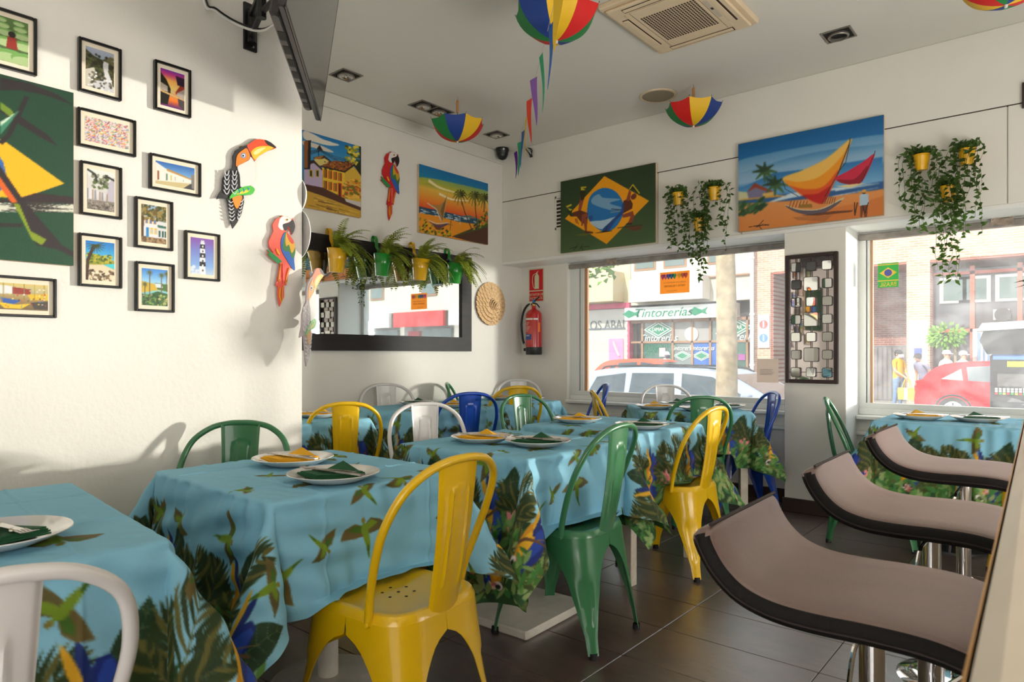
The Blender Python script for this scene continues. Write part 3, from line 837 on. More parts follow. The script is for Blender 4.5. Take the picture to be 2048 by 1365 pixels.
    for sd, c0 in seats:
        msk = (side_x & (np.sign(ss_) == (1 if sd == '+x' else -1))) if sd[1] == 'x' else (side_y & (np.sign(tt) == (1 if sd == '+y' else -1)))
        tc = tt if sd[1] == 'x' else ss_
        w = smooth01((0.245 - np.abs(tc - c0)) / 0.05)
        over = np.maximum(lim - Z, 0) * w
        sg = (1 if sd[0] == '+' else -1)
        Z = np.where(msk, np.where(Z < lim, Z + over, Z), Z)
        if sd[1] == 'x': X = np.where(msk, X + sg * np.minimum(over * 0.8, 0.045), X)
        else: Y = np.where(msk, Y + sg * np.minimum(over * 0.8, 0.045), Y)
    Z = np.maximum(Z, -0.727)
    P = np.stack([X, Y, Z], -1)
    u, v = (ss_, tt) if axis == 'x' else (tt, -ss_)
    # the border sits at the hem whatever the overhang
    L = (a if axis == 'x' else b) + hu
    u = u * (PU / 2) / L if False else np.sign(u) * (np.abs(u) + (PU / 2 - L) * smooth01((np.abs(u) - 0.15) / 0.25))
    o = bpy.data.objects.new('tablecloth', grid_mesh('tablecloth', P[::-1], sample_print(u, v)[::-1], clothm, True))
    link(o); o.location = (cx, cy, TZ + 0.0025); o.rotation_euler = (0, 0, R_(rz))
    return tag(o, label, 'tablecloth', 'blue tropical tablecloths')
FOOT = dict(T0='white wooden table with square legs at the left edge of the picture', T1='pedestal table on a round white foot, in front of the big yellow chair',
  T2='pedestal table on a square white foot, in the middle of the room', T3='table with square white wooden legs, third in the middle row',
  T4='table with square wooden legs set cornerwise by the window', T5='table on a round black iron foot behind the bar stools',
  T6='cloth covered table in the back row, nearest the picture wall', T7='cloth covered table in the middle of the back row', T8='cloth covered table in the far corner')
for i, (k, (cx, cy, rz, a, b, kind, axis, hu, hv, seats, where, n)) in enumerate(TABLES.items()):
    off = {'T1': (-0.02, 0.09), 'T2': (0.02, 0.0)}.get(k, (0, 0))
    table(cx, cy, rz, a, b, kind, FOOT[k], off)
    cloth(cx, cy, rz, a, b, axis, hu, hv, seats, n, 'blue palm and parrot tablecloth ' + where, 20 + i)
# ------------------------------------------------------------ plates, napkins, cutlery
porc = mat('grey_white_porcelain', (228, 226, 222), 0.12, coat=0.5)
steel = mat('cutlery_steel', (198, 194, 190), 0.22, metal=1.0)
napm = {'yellow': mat('yellow_napkin', (240, 178, 30), 0.85, bump=0.2, bscale=200), 'green': mat('green_napkin', (24, 84, 50), 0.85, bump=0.2, bscale=200)}
plate_me = MB().lathe([(0, 0.004), (0.05, 0.004), (0.078, 0.005), (0.092, 0.011), (0.132, 0.026), (0.136, 0.027), (0.137, 0.0255), (0.134, 0.023), (0.096, 0.006), (0.082, 0.0), (0.078, 0.0), (0.076, 0.0015), (0, 0.0015)], 48).mesh('plate', porc, True, 35)
def napkin_mesh(col, k):
    rg = random.Random(k); mb = MB()
    base = [(-0.105, -0.040), (-0.03, -0.066), (0.085, -0.052), (0.112, -0.012), (0.055, 0.058), (-0.045, 0.070)]
    for l in range(4):
        a = rg.uniform(-0.10, 0.10) + l * 0.09; sc_ = 1 - 0.05 * l; c, s_ = math.cos(a), math.sin(a)
        q = [(sc_ * (x * c - y * s_), sc_ * (x * s_ + y * c)) for x, y in base]
        z0 = 0.008 + l * 0.0045; m = len(q)
        zz = [z0 + 0.013 * max(0, math.hypot(*p) - 0.075) / 0.04 for p in q]
        vs = [(0, 0, z0)] + [(x, y, z) for (x, y), z in zip(q, zz)] + [(0, 0, z0 + 0.0038)] + [(x, y, z + 0.0034) for (x, y), z in zip(q, zz)]
        fs = [(0, 1 + (i + 1) % m, 1 + i) for i in range(m)] + [(m + 1, m + 2 + i, m + 2 + (i + 1) % m) for i in range(m)] + [(1 + i, 1 + (i + 1) % m, m + 2 + (i + 1) % m, m + 2 + i) for i in range(m)]
        mb.add(vs, fs)
    # folded flap standing up to a point
    z = 0.028
    A = [(-0.035, 0.000, z), (0.055, 0.010, z), (0.062, 0.046, z - 0.004), (-0.030, 0.056, z), (0.000, 0.050, z + 0.024)]
    mb.add(A, [(0, 1, 4), (1, 2, 4), (2, 3, 4), (3, 0, 4), (0, 3, 2, 1)])
    return mb.mesh('napkin', napm[col])
def fork_mesh():
    mb = MB()
    mb.sheet(lambda u, v: ((-0.085 + 0.125 * u), (v - 0.5) * (0.007 + 0.009 * u * u), 0.0015 * math.sin(3 * u)), 14, 2, 0.0022)
    mb.sheet(lambda u, v: (-0.115 + 0.032 * u, (v - 0.5) * (0.024 - 0.018 * u ** 3), 0.001 - 0.003 * math.sin(3 * u)), 6, 4, 0.0018)
    for k in range(4):
        y = (k - 1.5) * 0.0066
        mb.tube([(-0.113, y, 0.001), (-0.135, y, -0.001), (-0.158, y * 0.95, 0.004)], [0.0016, 0.0016, 0.0009], 6)
    return mb.mesh('fork', steel, True, 50)
def knife_mesh():
    mb = MB()
    mb.sheet(lambda u, v: (-0.02 + 0.105 * u, (v - 0.5) * (0.009 + 0.006 * u), 0.0), 10, 2, 0.0045)
    mb.prism([(-0.02, -0.004), (-0.02, 0.005), (-0.11, 0.009), (-0.128, 0.004), (-0.133, -0.002), (-0.115, -0.0065)], (0, 0, -0.0008), (1, 0, 0), (0, 1, 0), (0, 0, 1), 0.0016)
    return mb.mesh('knife', steel, True, 50)
fork_me, knife_me = fork_mesh(), knife_mesh()
nap_me = {(c, k): napkin_mesh(c, k) for c in napm for k in range(2)}
def setting(x, y, col, ang, where, cutlery=True):
    z = TZ + 0.0045
    def put(name, me, dx, dy, dz, rz, cat, lab, grp, rx=0.0):
        o = bpy.data.objects.new(name, me); link(o); c, s_ = math.cos(R_(ang)), math.sin(R_(ang))
        o.location = (x + dx * c - dy * s_, y + dx * s_ + dy * c, z + dz); o.rotation_euler = (rx, 0, R_(ang + rz)); tag(o, lab, cat, grp); return o
    put('dinner_plate', plate_me, 0, 0, 0, 0, 'plate', 'white plate under a %s napkin, %s' % (col, where), 'dinner plates')
    k = int(abs(x * 10)) % 2
    put('napkin', nap_me[col, k], 0, 0, 0, 0, 'napkin', 'folded %s napkin on a plate, %s' % (col, where), 'cloth napkins')
    if cutlery:
        f = put('fork', fork_me, 0.045, -0.016, 0.033, -4, 'fork', 'steel fork on a %s napkin, %s' % (col, where), 'steel cutlery')
        n = put('knife', knife_me, 0.05, -0.036, 0.033, -11, 'knife', 'steel knife on a %s napkin, %s' % (col, where), 'steel cutlery')
SET = [(-1.660, 0.365, 'green', 200, 'cut off by the left edge'),
 (-2.085, 1.305, 'yellow', 20, 'on the nearest fully visible table'), (-1.722, 1.215, 'green', 20, 'on the nearest fully visible table'),
 (-1.985, 2.165, 'yellow', 20, 'on the table with a square white foot'), (-1.722, 2.22, 'green', 22, 'on the table with a square white foot'),
 (-2.145, 3.125, 'yellow', 25, 'on the third table of the middle row'), (-1.715, 3.08, 'green', 25, 'on the third table of the middle row'),
 (-2.265, 4.255, 'yellow', 40, 'front left on the cornerwise window table'), (-2.26, 4.60, 'green', 40, 'back left on the cornerwise window table'),
 (-1.955, 4.30, 'yellow', 40, 'front right on the cornerwise window table'), (-1.90, 4.59, 'green', 40, 'back right on the cornerwise window table'),
 (-0.715, 4.57, 'yellow', 30, 'on the table behind the bar stools'), (-0.435, 4.62, 'green', 30, 'on the table behind the bar stools'),
 (-3.52, 2.37, 'yellow', 30, 'beside the end of the picture wall'),
 (-3.80, 3.42, 'green', 40, 'on the middle table of the back row'), (-3.45, 3.45, 'yellow', 40, 'on the middle table of the back row'),
 (-3.74, 4.28, 'yellow', 40, 'on the far corner table'), (-3.50, 4.38, 'green', 40, 'on the far corner table')]
for s_ in SET: setting(*s_)

# ------------------------------------------------------------ bar stools and bar counter
leather = mat('brown_leatherette', (122, 94, 87), 0.46, spec=0.8, coat=0.6, noise=0.10, nscale=9, bump=0.30, bscale=420)
leather.node_tree.nodes['Principled BSDF'].inputs['Coat Roughness'].default_value = 0.42; leather.node_tree.nodes['Principled BSDF'].inputs['Coat IOR'].default_value = 1.7
leather_side = mat('black_leatherette', (14, 11, 11), 0.6, spec=0.3, bump=0.3, bscale=420)
seam = mat('dark_seam', (40, 28, 26), 0.6)
chrome = mat('chrome', (214, 214, 214), 0.06, metal=1.0)
blackp = mat('black_plastic', (18, 18, 19), 0.4)
def stool_meshes():
    prof = [(-0.235, 0.112), (-0.222, 0.080), (-0.200, 0.047), (-0.165, 0.019), (-0.115, 0.004), (-0.05, 0.0), (0.03, 0.002), (0.11, 0.0), (0.17, -0.012), (0.20, -0.028)]
    q = spline([(x, 0, z) for x, z in prof], 5)
    hw = 0.205; T = 0.042; M = {}
    N = len(q); nor = []
    for i in range(N):
        d = q[min(i + 1, N - 1)] - q[max(i - 1, 0)]; d /= np.linalg.norm(d); nor.append(np.array([-d[2], 0, d[0]]))
    sec = [(-1.0, -0.5), (-0.995, -0.2), (-0.985, 0.1), (-0.955, 0.36), (-0.90, 0.5), (-0.6, 0.53), (-0.2, 0.545), (0.2, 0.545), (0.6, 0.53), (0.90, 0.5), (0.955, 0.36), (0.985, 0.1), (0.995, -0.2), (1.0, -0.5), (0.96, -0.85), (0.85, -1.0), (0.4, -1.0), (-0.4, -1.0), (-0.85, -1.0), (-0.96, -0.85)]
    vs = []; fs = []; m = len(sec)
    for i in range(N):
        e = min(i, N - 1 - i); k = 1 - 0.10 * max(0, 1 - e / 3) ** 2
        for a, b in sec: vs.append(q[i] + np.array([0, a * hw * (1 if e > 2 else k), 0]) + nor[i] * (b * T / 1.5 - 0.010) * (1 if e > 0 else 0.75))
    for i in range(N - 1):
        for j in range(m): fs.append((i * m + j, i * m + (j + 1) % m, (i + 1) * m + (j + 1) % m, (i + 1) * m + j))
    fs.append(tuple(range(m - 1, -1, -1))); fs.append(tuple((N - 1) * m + j for j in range(m)))
    M['seat'] = MB().add(vs, fs)
    M['piping'] = MB().tube([q[0] + nor[0] * 0.004 + np.array([-0.002, y, 0.003]) for y in np.linspace(-hw * 0.9, hw * 0.9, 12)], 0.0035, 6)
    M['side_seam'] = MB().tube([q[i] + nor[i] * -0.022 + np.array([0, -hw - 0.0005, 0]) for i in range(1, N - 1)], 0.002, 5)
    return M
SM = stool_meshes()
def stool(x, y, z, rz, label):
    t = thing('bar_stool', label, 'bar stool', (x, y, 0), R_(rz), 'chrome bar stools')
    st = SM['seat'].build('seat', leather, t, loc=(0, 0, z), smooth=True, ang=70)
    st.data.materials.append(leather_side)
    for p in st.data.polygons: p.material_index = 1 if (abs(p.normal.y) > 0.62 or p.normal.z < -0.5) else 0
    SM['piping'].build('piping', seam, st, smooth=True); SM['side_seam'].build('seam', seam, st)
    MB().bevbox((-0.11, -0.09, z - 0.052), (0.11, 0.09, z - 0.036), 0.004).build('mount_plate', blackp, t)
    MB().lathe([(0, 0.02), (0.05, 0.022), (0.12, 0.018), (0.185, 0.008), (0.20, 0.0), (0, 0)], 40).build('base', chrome, t, smooth=True, ang=50)
    MB().cyl((0, 0, 0.015), (0, 0, 0.36), 0.030, n=24).build('outer_column', chrome, t, smooth=True)
    MB().cyl((0, 0, 0.34), (0, 0, z - 0.05), 0.0225, n=24).build('piston', chrome, t, smooth=True)
    MB().lathe([(0.03, 0.0), (0.037, 0.004), (0.037, 0.03), (0.03, 0.034)], 24, (0, 0, 0.02)).build('collar', chrome, t, smooth=True)
    fr = [(0.03, 0.0, 0.27), (0.08, -0.13, 0.27), (0.18, -0.15, 0.27), (0.25, -0.08, 0.27), (0.265, 0, 0.27)]
    MB().tube(spline(fr + [(a, -b, c) for a, b, c in fr[-2::-1]], 6), 0.0095, 8).build('footrest', chrome, t, smooth=True)
    lv = MB().tube(spline([(0.0, -0.02, z - 0.06), (-0.02, -0.05, z - 0.10), (-0.03, -0.07, z - 0.22)], 4), 0.0045, 6).build('lever', chrome, t, smooth=True)
    MB().tube([(-0.03, -0.069, z - 0.21), (-0.033, -0.076, z - 0.28)], [0.0075, 0.006], 8).build('lever_grip', blackp, lv, smooth=True)
stool(-0.29, 1.375, 0.690, 1.5, 'dark brown leatherette bar stool in the foreground, nearest of three')
stool(-0.29, 2.02, 0.715, 1, 'dark brown leatherette bar stool, middle of the three')
stool(-0.30, 2.75, 0.735, 0, 'dark brown leatherette bar stool, farthest of the three')

# counter: rounded pale top, warm front
ctop = mat('cream_counter_top', (236, 222, 202), 0.35, noise=0.05, nscale=6)
cedge = mat('amber_wood_edge', (222, 158, 62), 0.4, noise=0.12, nscale=14)
cbody = mat('cream_counter_front', (226, 206, 180), 0.5, noise=0.05, nscale=5)
g = math.tan(R_(38.0)); cdir = FW + g * RT; cdir /= np.linalg.norm(cdir)
crt = np.array([cdir[1], -cdir[0]])
p0 = onZ(1928, 1365, 0.985)
bar = thing('bar_counter', 'cream bar counter out of focus at the right edge of the picture', 'bar counter', (p0[0], p0[1], 0), math.atan2(cdir[1], cdir[0]) - math.pi / 2)
MB().bevbox((0.0, -0.42, 0.945), (0.55, 1.75, 0.985), 0.012).build('counter_top', ctop, bar)
MB().bevbox((-0.004, -0.42, 0.952), (0.004, 1.755, 0.972), 0.003).build('edge_strip', cedge, bar)
MB().bevbox((0.30, -0.40, 0.0), (0.52, 1.73, 0.945), 0.006).build('counter_body', cbody, bar)
# ------------------------------------------------------------ framed photographs on the left wall
blackf = mat('black_frame', (16, 15, 15), 0.3)
matm = mat('cream_mount', (238, 226, 202), 0.8)
printm = paint_mat('photo_print', 0.35)
canvasm = paint_mat('oil_on_canvas', 0.5, bump=0.25, bscale=400)
edgem = mat('canvas_edge', (214, 190, 158), 0.8)
cleargl = None
XF = XL
def scene_waterfall(c):
    c.vgrad([(0, (168, 178, 196)), (0.25, (150, 160, 176)), (1, (190, 188, 182))])
    c.poly([(0, .08), (.3, .2), (.6, .24), (1, .22), (1, 1), (0, 1)], (62, 66, 40))
    c.speck(160, 0, 1, .15, 1, [(40, 48, 28), (84, 88, 52), (60, 52, 36), (104, 100, 68)], .05)
    c.poly([(.62, .26), (.8, .28), (.78, .5), (.9, .7), (1, 1), (.55, 1), (.66, .6), (.6, .4)], (216, 214, 212))
    c.poly([(0, .58), (.3, .48), (.35, .6), (.2, .8), (.3, 1), (0, 1)], (204, 198, 182)); c.poly([(.3, .8), (.7, .75), (1, .85), (1, 1), (.2, 1)], (206, 204, 206))
    c.speck(60, .1, .9, .6, 1, [(70, 66, 50), (230, 228, 226), (110, 104, 90)], .03)
def scene_sunset(c):
    c.vgrad([(0, (120, 50, 160)), (.12, (200, 60, 130)), (.28, (250, 180, 90)), (.5, (252, 220, 130)), (.62, (190, 150, 100)), (.8, (240, 120, 40)), (1, (90, 40, 120))])
    c.poly([(0, .1), (.25, .28), (.42, .5), (.42, .62), (0, .6)], (44, 40, 24)); c.poly([(0, .38), (.3, .45), (.3, .6), (0, .58)], (190, 176, 160))
    c.poly([(1, .25), (.8, .35), (.62, .55), (.62, .6), (1, .7)], (160, 60, 40)); c.poly([(1, .4), (.7, .55), (.66, .62), (1, .72)], (176, 160, 150))
    c.poly([(.62, .1), (1, .12), (1, .35), (.7, .35)], (50, 30, 50)); c.poly([(0, .6), (.4, .62), (.3, .95), (0, .95)], (38, 36, 30)); c.poly([(1, .72), (.7, .66), (.75, .9), (1, 1)], (80, 70, 70))
    c.poly([(0, .58), (1, .70), (1, .73), (0, .63)], (214, 170, 110))
def scene_ribbons(c):
    c.vgrad([(0, (228, 214, 206)), (1, (220, 206, 200))])
    for _ in range(900):
        x, y = c.rng.uniform(0, 1, 2); a = c.rng.uniform(-.4, 1.4); l = .06
        cc = [(226, 60, 60), (60, 120, 200), (240, 200, 40), (60, 160, 90), (230, 120, 40), (220, 120, 170), (245, 240, 235), (90, 60, 140)][c.rng.integers(8)]
        c.line([(x, y), (x + l * math.cos(a) * .6, y - l * math.sin(a))], .016, cc)
def scene_street(c):
    c.vgrad([(0, (226, 230, 222)), (.6, (206, 200, 196)), (1, (150, 140, 132))])
    c.poly([(0, .1), (.2, .3), (.3, .5), (.3, .72), (0, .75)], (214, 208, 204)); c.poly([(1, .1), (.75, .3), (.7, .7), (1, .9)], (190, 184, 196))
    for k in range(9): c.poly([(.02 + .085 * k, .48 + .01 * k), (.06 + .085 * k, .48 + .01 * k), (.06 + .085 * k, .74), (.02 + .085 * k, .74)], [(120, 126, 150), (226, 222, 224), (160, 130, 110)][k % 3])
    c.speck(50, .2, .75, .12, .45, [(90, 110, 60), (140, 140, 120), (60, 60, 50)], .045); c.line([(0, .02), (.3, .12), (.35, .3)], .05, (60, 56, 54)); c.line([(.7, .12), (1, .2)], .05, (52, 50, 50))
    c.poly([(0, .76), (1, .74), (1, 1), (0, 1)], (140, 130, 120)); c.speck(90, 0, 1, .78, 1, [(100, 92, 86), (176, 168, 156), (80, 74, 70)], .02)
def scene_houses(c):
    c.vgrad([(0, (52, 104, 176)), (.5, (120, 170, 216)), (1, (214, 196, 150))])
    c.poly([(0, .06), (.28, .3), (.9, .52), (.9, .72), (.4, .86), (0, .86)], (232, 226, 214)); c.poly([(.28, .26), (.9, .5), (.9, .56), (.28, .36)], (190, 140, 70))
    for k in range(7): c.poly([(.05 + .11 * k, .42 + .03 * k), (.1 + .1 * k, .43 + .03 * k), (.1 + .1 * k, .8 - .02 * k), (.05 + .11 * k, .82 - .02 * k)], [(150, 90, 50), (236, 232, 226), (70, 110, 90), (214, 180, 60)][k % 4])
    c.poly([(0, .86), (.9, .72), (1, .8), (1, 1), (0, 1)], (204, 184, 136)); c.poly([(.7, .98), (.9, .72), (1, .72), (1, 1)], (74, 70, 72)); c.poly([(.9, .3), (1, .3), (1, .98), (.92, .9)], (132, 124, 120))
def scene_yellowwin(c):
    c.vgrad([(0, (150, 176, 210)), (.4, (120, 130, 110)), (1, (150, 120, 84))])
    c.poly([(.1, .3), (.65, .35), (.65, .85), (.1, .85)], (226, 224, 226)); c.poly([(.65, .4), (1, .42), (1, .86), (.65, .85)], (216, 214, 216))
    for x in (.22, .38, .54): c.poly([(x - .06, .36), (x + .06, .36), (x + .06, .5), (x - .06, .5)], (226, 170, 40)); c.poly([(x - .035, .38), (x + .035, .38), (x + .035, .49), (x - .035, .49)], (90, 120, 180))
    for x in (.42, .57): c.poly([(x - .06, .6), (x + .06, .6), (x + .06, .76), (x - .06, .76)], (236, 190, 50)); c.poly([(x - .035, .63), (x + .035, .63), (x + .035, .74), (x - .035, .74)], (190, 190, 200))
    c.poly([(.2, .6), (.3, .6), (.3, .85), (.2, .85)], (40, 130, 190))
    for x in (.72, .85, .96): c.poly([(x - .04, .65), (x + .04, .65), (x + .04, .82), (x - .04, .82)], (40, 90, 80))
    c.poly([(.65, .5), (1, .52), (1, .58), (.65, .57)], (60, 110, 90)); c.speck(120, 0, 1, 0, .4, [(110, 90, 44), (70, 76, 36), (150, 130, 70)], .05); c.poly([(0, .3), (.12, .35), (.1, .9), (0, .9)], (90, 66, 40))
    c.speck(60, 0, 1, .86, 1, [(110, 86, 60), (170, 140, 100)], .04)
def scene_lighthouse(c):
    c.vgrad([(0, (132, 78, 166)), (.35, (120, 130, 200)), (.75, (130, 170, 224)), (1, (190, 206, 226))])
    c.poly([(.43, .12), (.6, .12), (.64, 1), (.36, 1)], (236, 234, 238))
    for k in range(3): c.poly([(.41 - .01 * k, .17 + .24 * k), (.61 + .01 * k, .17 + .24 * k), (.62 + .01 * k, .29 + .24 * k), (.4 - .01 * k, .29 + .24 * k)], (40, 38, 44))
    for k in range(6): c.ell((.52, .23 + .13 * k), .022, .03, (240, 240, 240) if k % 2 == 0 else (60, 58, 66))
    c.poly([(.45, .06), (.57, .06), (.59, .13), (.43, .13)], (214, 212, 218)); c.line([(.51, 0), (.51, .08)], .02, (120, 110, 130)); c.speck(14, 0, .4, .8, 1, [(214, 222, 236)], .05)
def scene_beach(c):
    c.vgrad([(0, (30, 120, 200)), (.4, (80, 180, 220)), (.5, (200, 180, 130)), (1, (190, 160, 120))])
    c.poly([(.05, .3), (.5, .35), (1, .48), (1, .56), (.1, .6)], (150, 150, 40)); c.speck(80, .05, .9, .34, .55, [(90, 110, 30), (190, 180, 50), (60, 80, 24)], .03)
    c.poly([(.6, .58), (1, .53), (1, .68), (.75, .62)], (70, 200, 210)); c.poly([(.1, .62), (.6, .58), (1, .7), (1, 1), (.1, 1)], (226, 206, 172)); c.speck(90, .1, 1, .72, 1, [(70, 50, 36), (236, 220, 190), (120, 96, 70)], .035)
    c.line([(.05, 1), (.08, .5), (.3, .1)], .07, (60, 40, 28))
    for a in np.linspace(-.4, 3.2, 11): c.line([(.35, .1), (.35 + .32 * math.cos(a), .1 + .2 * math.sin(a))], .03, (60, 70, 30), .008)
def scene_river(c):
    c.vgrad([(0, (60, 130, 210)), (.35, (150, 200, 232)), (.5, (190, 180, 90)), (.62, (130, 200, 210)), (1, (60, 110, 60))])
    c.poly([(0, .35), (.5, .42), (.7, .55), (.3, .62), (0, .66)], (206, 170, 50)); c.poly([(.5, .38), (1, .4), (1, .6), (.6, .55)], (70, 110, 50)); c.poly([(.5, .4), (.75, .4), (.8, .5), (.55, .5)], (214, 220, 224))
    c.poly([(.1, .75), (.6, .6), (1, .66), (1, 1), (0, 1)], (40, 86, 40)); c.speck(120, 0, 1, .7, 1, [(30, 60, 26), (110, 150, 60), (190, 180, 110), (60, 100, 50)], .035)
    for x, y, h in ((.3, .1, .75), (.75, .15, .5), (.95, .1, .5), (.12, .42, .35)):
        c.line([(x, y), (x, y + h)], .02, (110, 90, 70))
        for a in np.linspace(0, 3.14 * 2, 12): c.line([(x, y), (x + .13 * math.cos(a), y + .09 * math.sin(a) + .02)], .025, (90, 96, 50), .006)
def scene_boats(c):
    c.vgrad([(0, (214, 190, 110)), (.3, (190, 176, 130)), (.6, (160, 130, 80)), (1, (110, 90, 60))])
    c.poly([(.0, .1), (.5, .12), (.5, .4), (0, .45)], (226, 226, 226)); c.poly([(.5, .15), (.75, .2), (.75, .4), (.5, .4)], (150, 50, 40)); c.poly([(.35, .55), (.62, .65), (.5, .8), (.38, .75)], (40, 90, 170))
    c.poly([(.3, .72), (.55, .8), (.75, .74), (.62, .95), (.4, .95)], (236, 190, 30)); c.poly([(.7, .4), (1, .35), (1, .6), (.75, .6)], (220, 180, 40)); c.poly([(.75, .7), (1, .62), (1, .95), (.8, .95)], (70, 62, 54))
    for k in range(7): c.line([(.1 + .14 * k, .0), (.1 + .14 * k, .6)], .02, (150, 120, 40))
    c.speck(60, 0, 1, .2, .9, [(200, 60, 50), (240, 220, 80), (60, 120, 180), (240, 236, 230), (60, 50, 40)], .03)
def scene_lilypads(c):
    c.vgrad([(0, (90, 120, 60)), (1, (70, 90, 60))])
    for y, r in ((.08, .05), (.2, .06), (.34, .08), (.55, .11), (.85, .15)):
        for x in np.arange(-.1, 1.2, .42): c.ell((x + .3 * y, y), r * 2.2, r, (120, 170, 90)); c.ell((x + .3 * y, y + r * .3), r * 2.0, r * .75, (176, 200, 140))
    c.poly([(.5, .42), (.7, .42), (.74, .68), (.46, .68)], (150, 50, 40)); c.ell((.6, .36), .07, .07, (40, 26, 24))
FR = [(scene_lilypads, (-45, 0), (74, 153), 'lily pad photograph cut off by the top left corner'),
 (scene_waterfall, (157, 72), (243, 203), 'waterfall photograph at the top of the wall'), (scene_sunset, (309, 118), (382, 237), 'photograph of a flooded street at sunset'),
 (scene_ribbons, (155, 213), (272, 315), 'photograph of a mass of coloured ribbons'), (scene_street, (160, 320), (244, 440), 'pale photograph of a cobbled street'),
 (scene_houses, (299, 305), (402, 395), 'photograph of a row of low houses under blue sky'), (scene_yellowwin, (270, 392), (346, 503), 'photograph of a white house with yellow window frames'),
 (scene_lighthouse, (370, 460), (440, 564), 'photograph of a striped lighthouse on a purple sky'), (scene_beach, (157, 465), (244, 578), 'photograph of a beach under a leaning palm'),
 (scene_river, (271, 522), (349, 626), 'photograph of tall palms by a river'), (scene_boats, (-70, 545), (113, 637), 'photograph of yellow boats at a jetty, lowest on the wall')]
for fn, tl, br, lab in FR:
    a = onX(*tl, XF + 0.014); b = onX(*br, XF + 0.014)
    # photographed quads shear with the wall; use the mean of both ends
    y0, y1 = a[1], b[1]; w = y1 - y0
    zt = onX(tl[0], tl[1], XF + 0.014)[2]; zb = b[2]
    t = thing('picture_frame', 'black framed ' + lab, 'picture frame', (XF, (y0 + y1) / 2, (zt + zb) / 2), 0, 'small framed photographs')
    h = zt - zb; fw = 0.009; D = 0.020
    for nm, lo, hi in (('frame_side', (0, -w / 2, -h / 2), (D, -w / 2 + fw, h / 2)), ('frame_side', (0, w / 2 - fw, -h / 2), (D, w / 2, h / 2)),
                       ('frame_side', (0, -w / 2 + fw, h / 2 - fw), (D, w / 2 - fw, h / 2)), ('frame_side', (0, -w / 2 + fw, -h / 2), (D, w / 2 - fw, -h / 2 + fw))):
        MB().bevbox(lo, hi, 0.002).build(nm, blackf, t)
    MB().box((0.002, -w / 2 + fw, -h / 2 + fw), (0.009, w / 2 - fw, h / 2 - fw)).build('mount', matm, t)
    mg = 0.024
    pw, ph = w - 2 * mg, h - 2 * mg
    cv = Cv(max(24, int(pw * 420)), max(24, int(ph * 420)), ss=2); fn(cv); cv.noise(3)
    picture('print', cv, (0.0096, -pw / 2, -ph / 2), (0, 1, 0), (0, 0, 1), pw, ph, printm, t)

# ------------------------------------------------------------ oil paintings
def painting(name, label, plane, ext, cv, depth=0.028):
    """plane ('X', value, facing) or ('Y', value); ext = (lo, hi, z0, z1)"""
    a, b, z0, z1 = ext; w, h = b - a, z1 - z0
    if plane[0] == 'X':
        t = thing(name, label, 'painting', (plane[1], (a + b) / 2, z0)); n = (1, 0, 0); u = (0, 1, 0); o = (depth + 0.0006, -w / 2, 0)
        MB().bevbox((0, -w / 2, 0), (depth, w / 2, h), 0.003).build('stretched_canvas', edgem, t)
    else:
        t = thing(name, label, 'painting', ((a + b) / 2, plane[1] - 0.005, z0)); u = (1, 0, 0); o = (-w / 2, -depth - 0.0006, 0)
        MB().bevbox((-w / 2, -depth, 0), (w / 2, 0, h), 0.003).build('stretched_canvas', edgem, t)
    picture('painted_face', cv, o, u, (0, 0, 1), w, h, canvasm, t)
    return t
def zoomT(ox, oy, s, plane, ext):
    a, b, z0, z1 = ext
    def T(p):
        x, y = ox + p[0] * s, oy + p[1] * s
        q = onX(x, y, plane[1]) if plane[0] == 'X' else onY(x, y, plane[1])
        k = q[1] if plane[0] == 'X' else q[0]
        return ((k - a) / (b - a), (z1 - q[2]) / (z1 - z0))
    return T
# 1. capoeira on a flag
pl = ('Y', YH - 0.028); A = onY(1122, 366, pl[1]); B = onY(1312, 482, pl[1])
ext = (A[0], B[0], onY(1126, 507, pl[1])[2], onY(1122, 364, pl[1])[2])
cv = Cv(210, 150, (46, 66, 36), 2, zoomT(1100, 310, 230 / 1495, pl, ext))
cv.vgrad([(0, (38, 58, 32)), (.5, (52, 74, 40)), (1, (72, 100, 58))])
cv.poly([(712, 280), (1290, 600), (740, 1158), (202, 832)], (252, 168, 0))
cv.sp([(490, 700), (530, 540), (640, 450), (750, 435), (870, 490), (950, 620), (955, 760), (890, 900), (790, 985), (680, 990), (570, 920), (500, 820)], (26, 118, 186))
cv.sp([(560, 560), (640, 515), (700, 560), (920, 580), (780, 630), (940, 690), (800, 720), (560, 640)], (150, 186, 212), a=.8)
cv.sp([(530, 870), (700, 850), (880, 800), (860, 850), (700, 960), (600, 940)], (206, 224, 236), a=.85)
br1, br2 = (96, 44, 26), (150, 70, 44)
cv.poly([(410, 480), (460, 470), (445, 590), (410, 720), (370, 750), (385, 640)], br2); cv.poly([(400, 470), (470, 470), (450, 580), (405, 600)], (40, 40, 14)); cv.poly([(405, 420), (480, 415), (478, 432), (430, 435), (470, 460), (410, 465)], (214, 190, 30))
cv.poly([(300, 750), (400, 720), (500, 760), (490, 900), (420, 890), (350, 800), (290, 805)], br1); cv.poly([(225, 730), (290, 720), (300, 800), (270, 800)], (40, 52, 18)); cv.poly([(212, 670), (285, 640), (290, 660), (225, 690), (300, 710), (270, 730)], (206, 186, 40))
cv.poly([(420, 780), (490, 755), (500, 800), (440, 840), (430, 925), (412, 920)], br2); cv.poly([(440, 830), (490, 830), (485, 990), (460, 990)], br2); cv.poly([(460, 985), (560, 1000), (570, 1020), (460, 1020)], br1)
cv.ell((535, 822), .032, .036, (30, 84, 150)); cv.line([(335, 830), (350, 890)], .012, (150, 60, 30)); cv.line([(350, 830), (375, 900)], .012, (150, 60, 30))
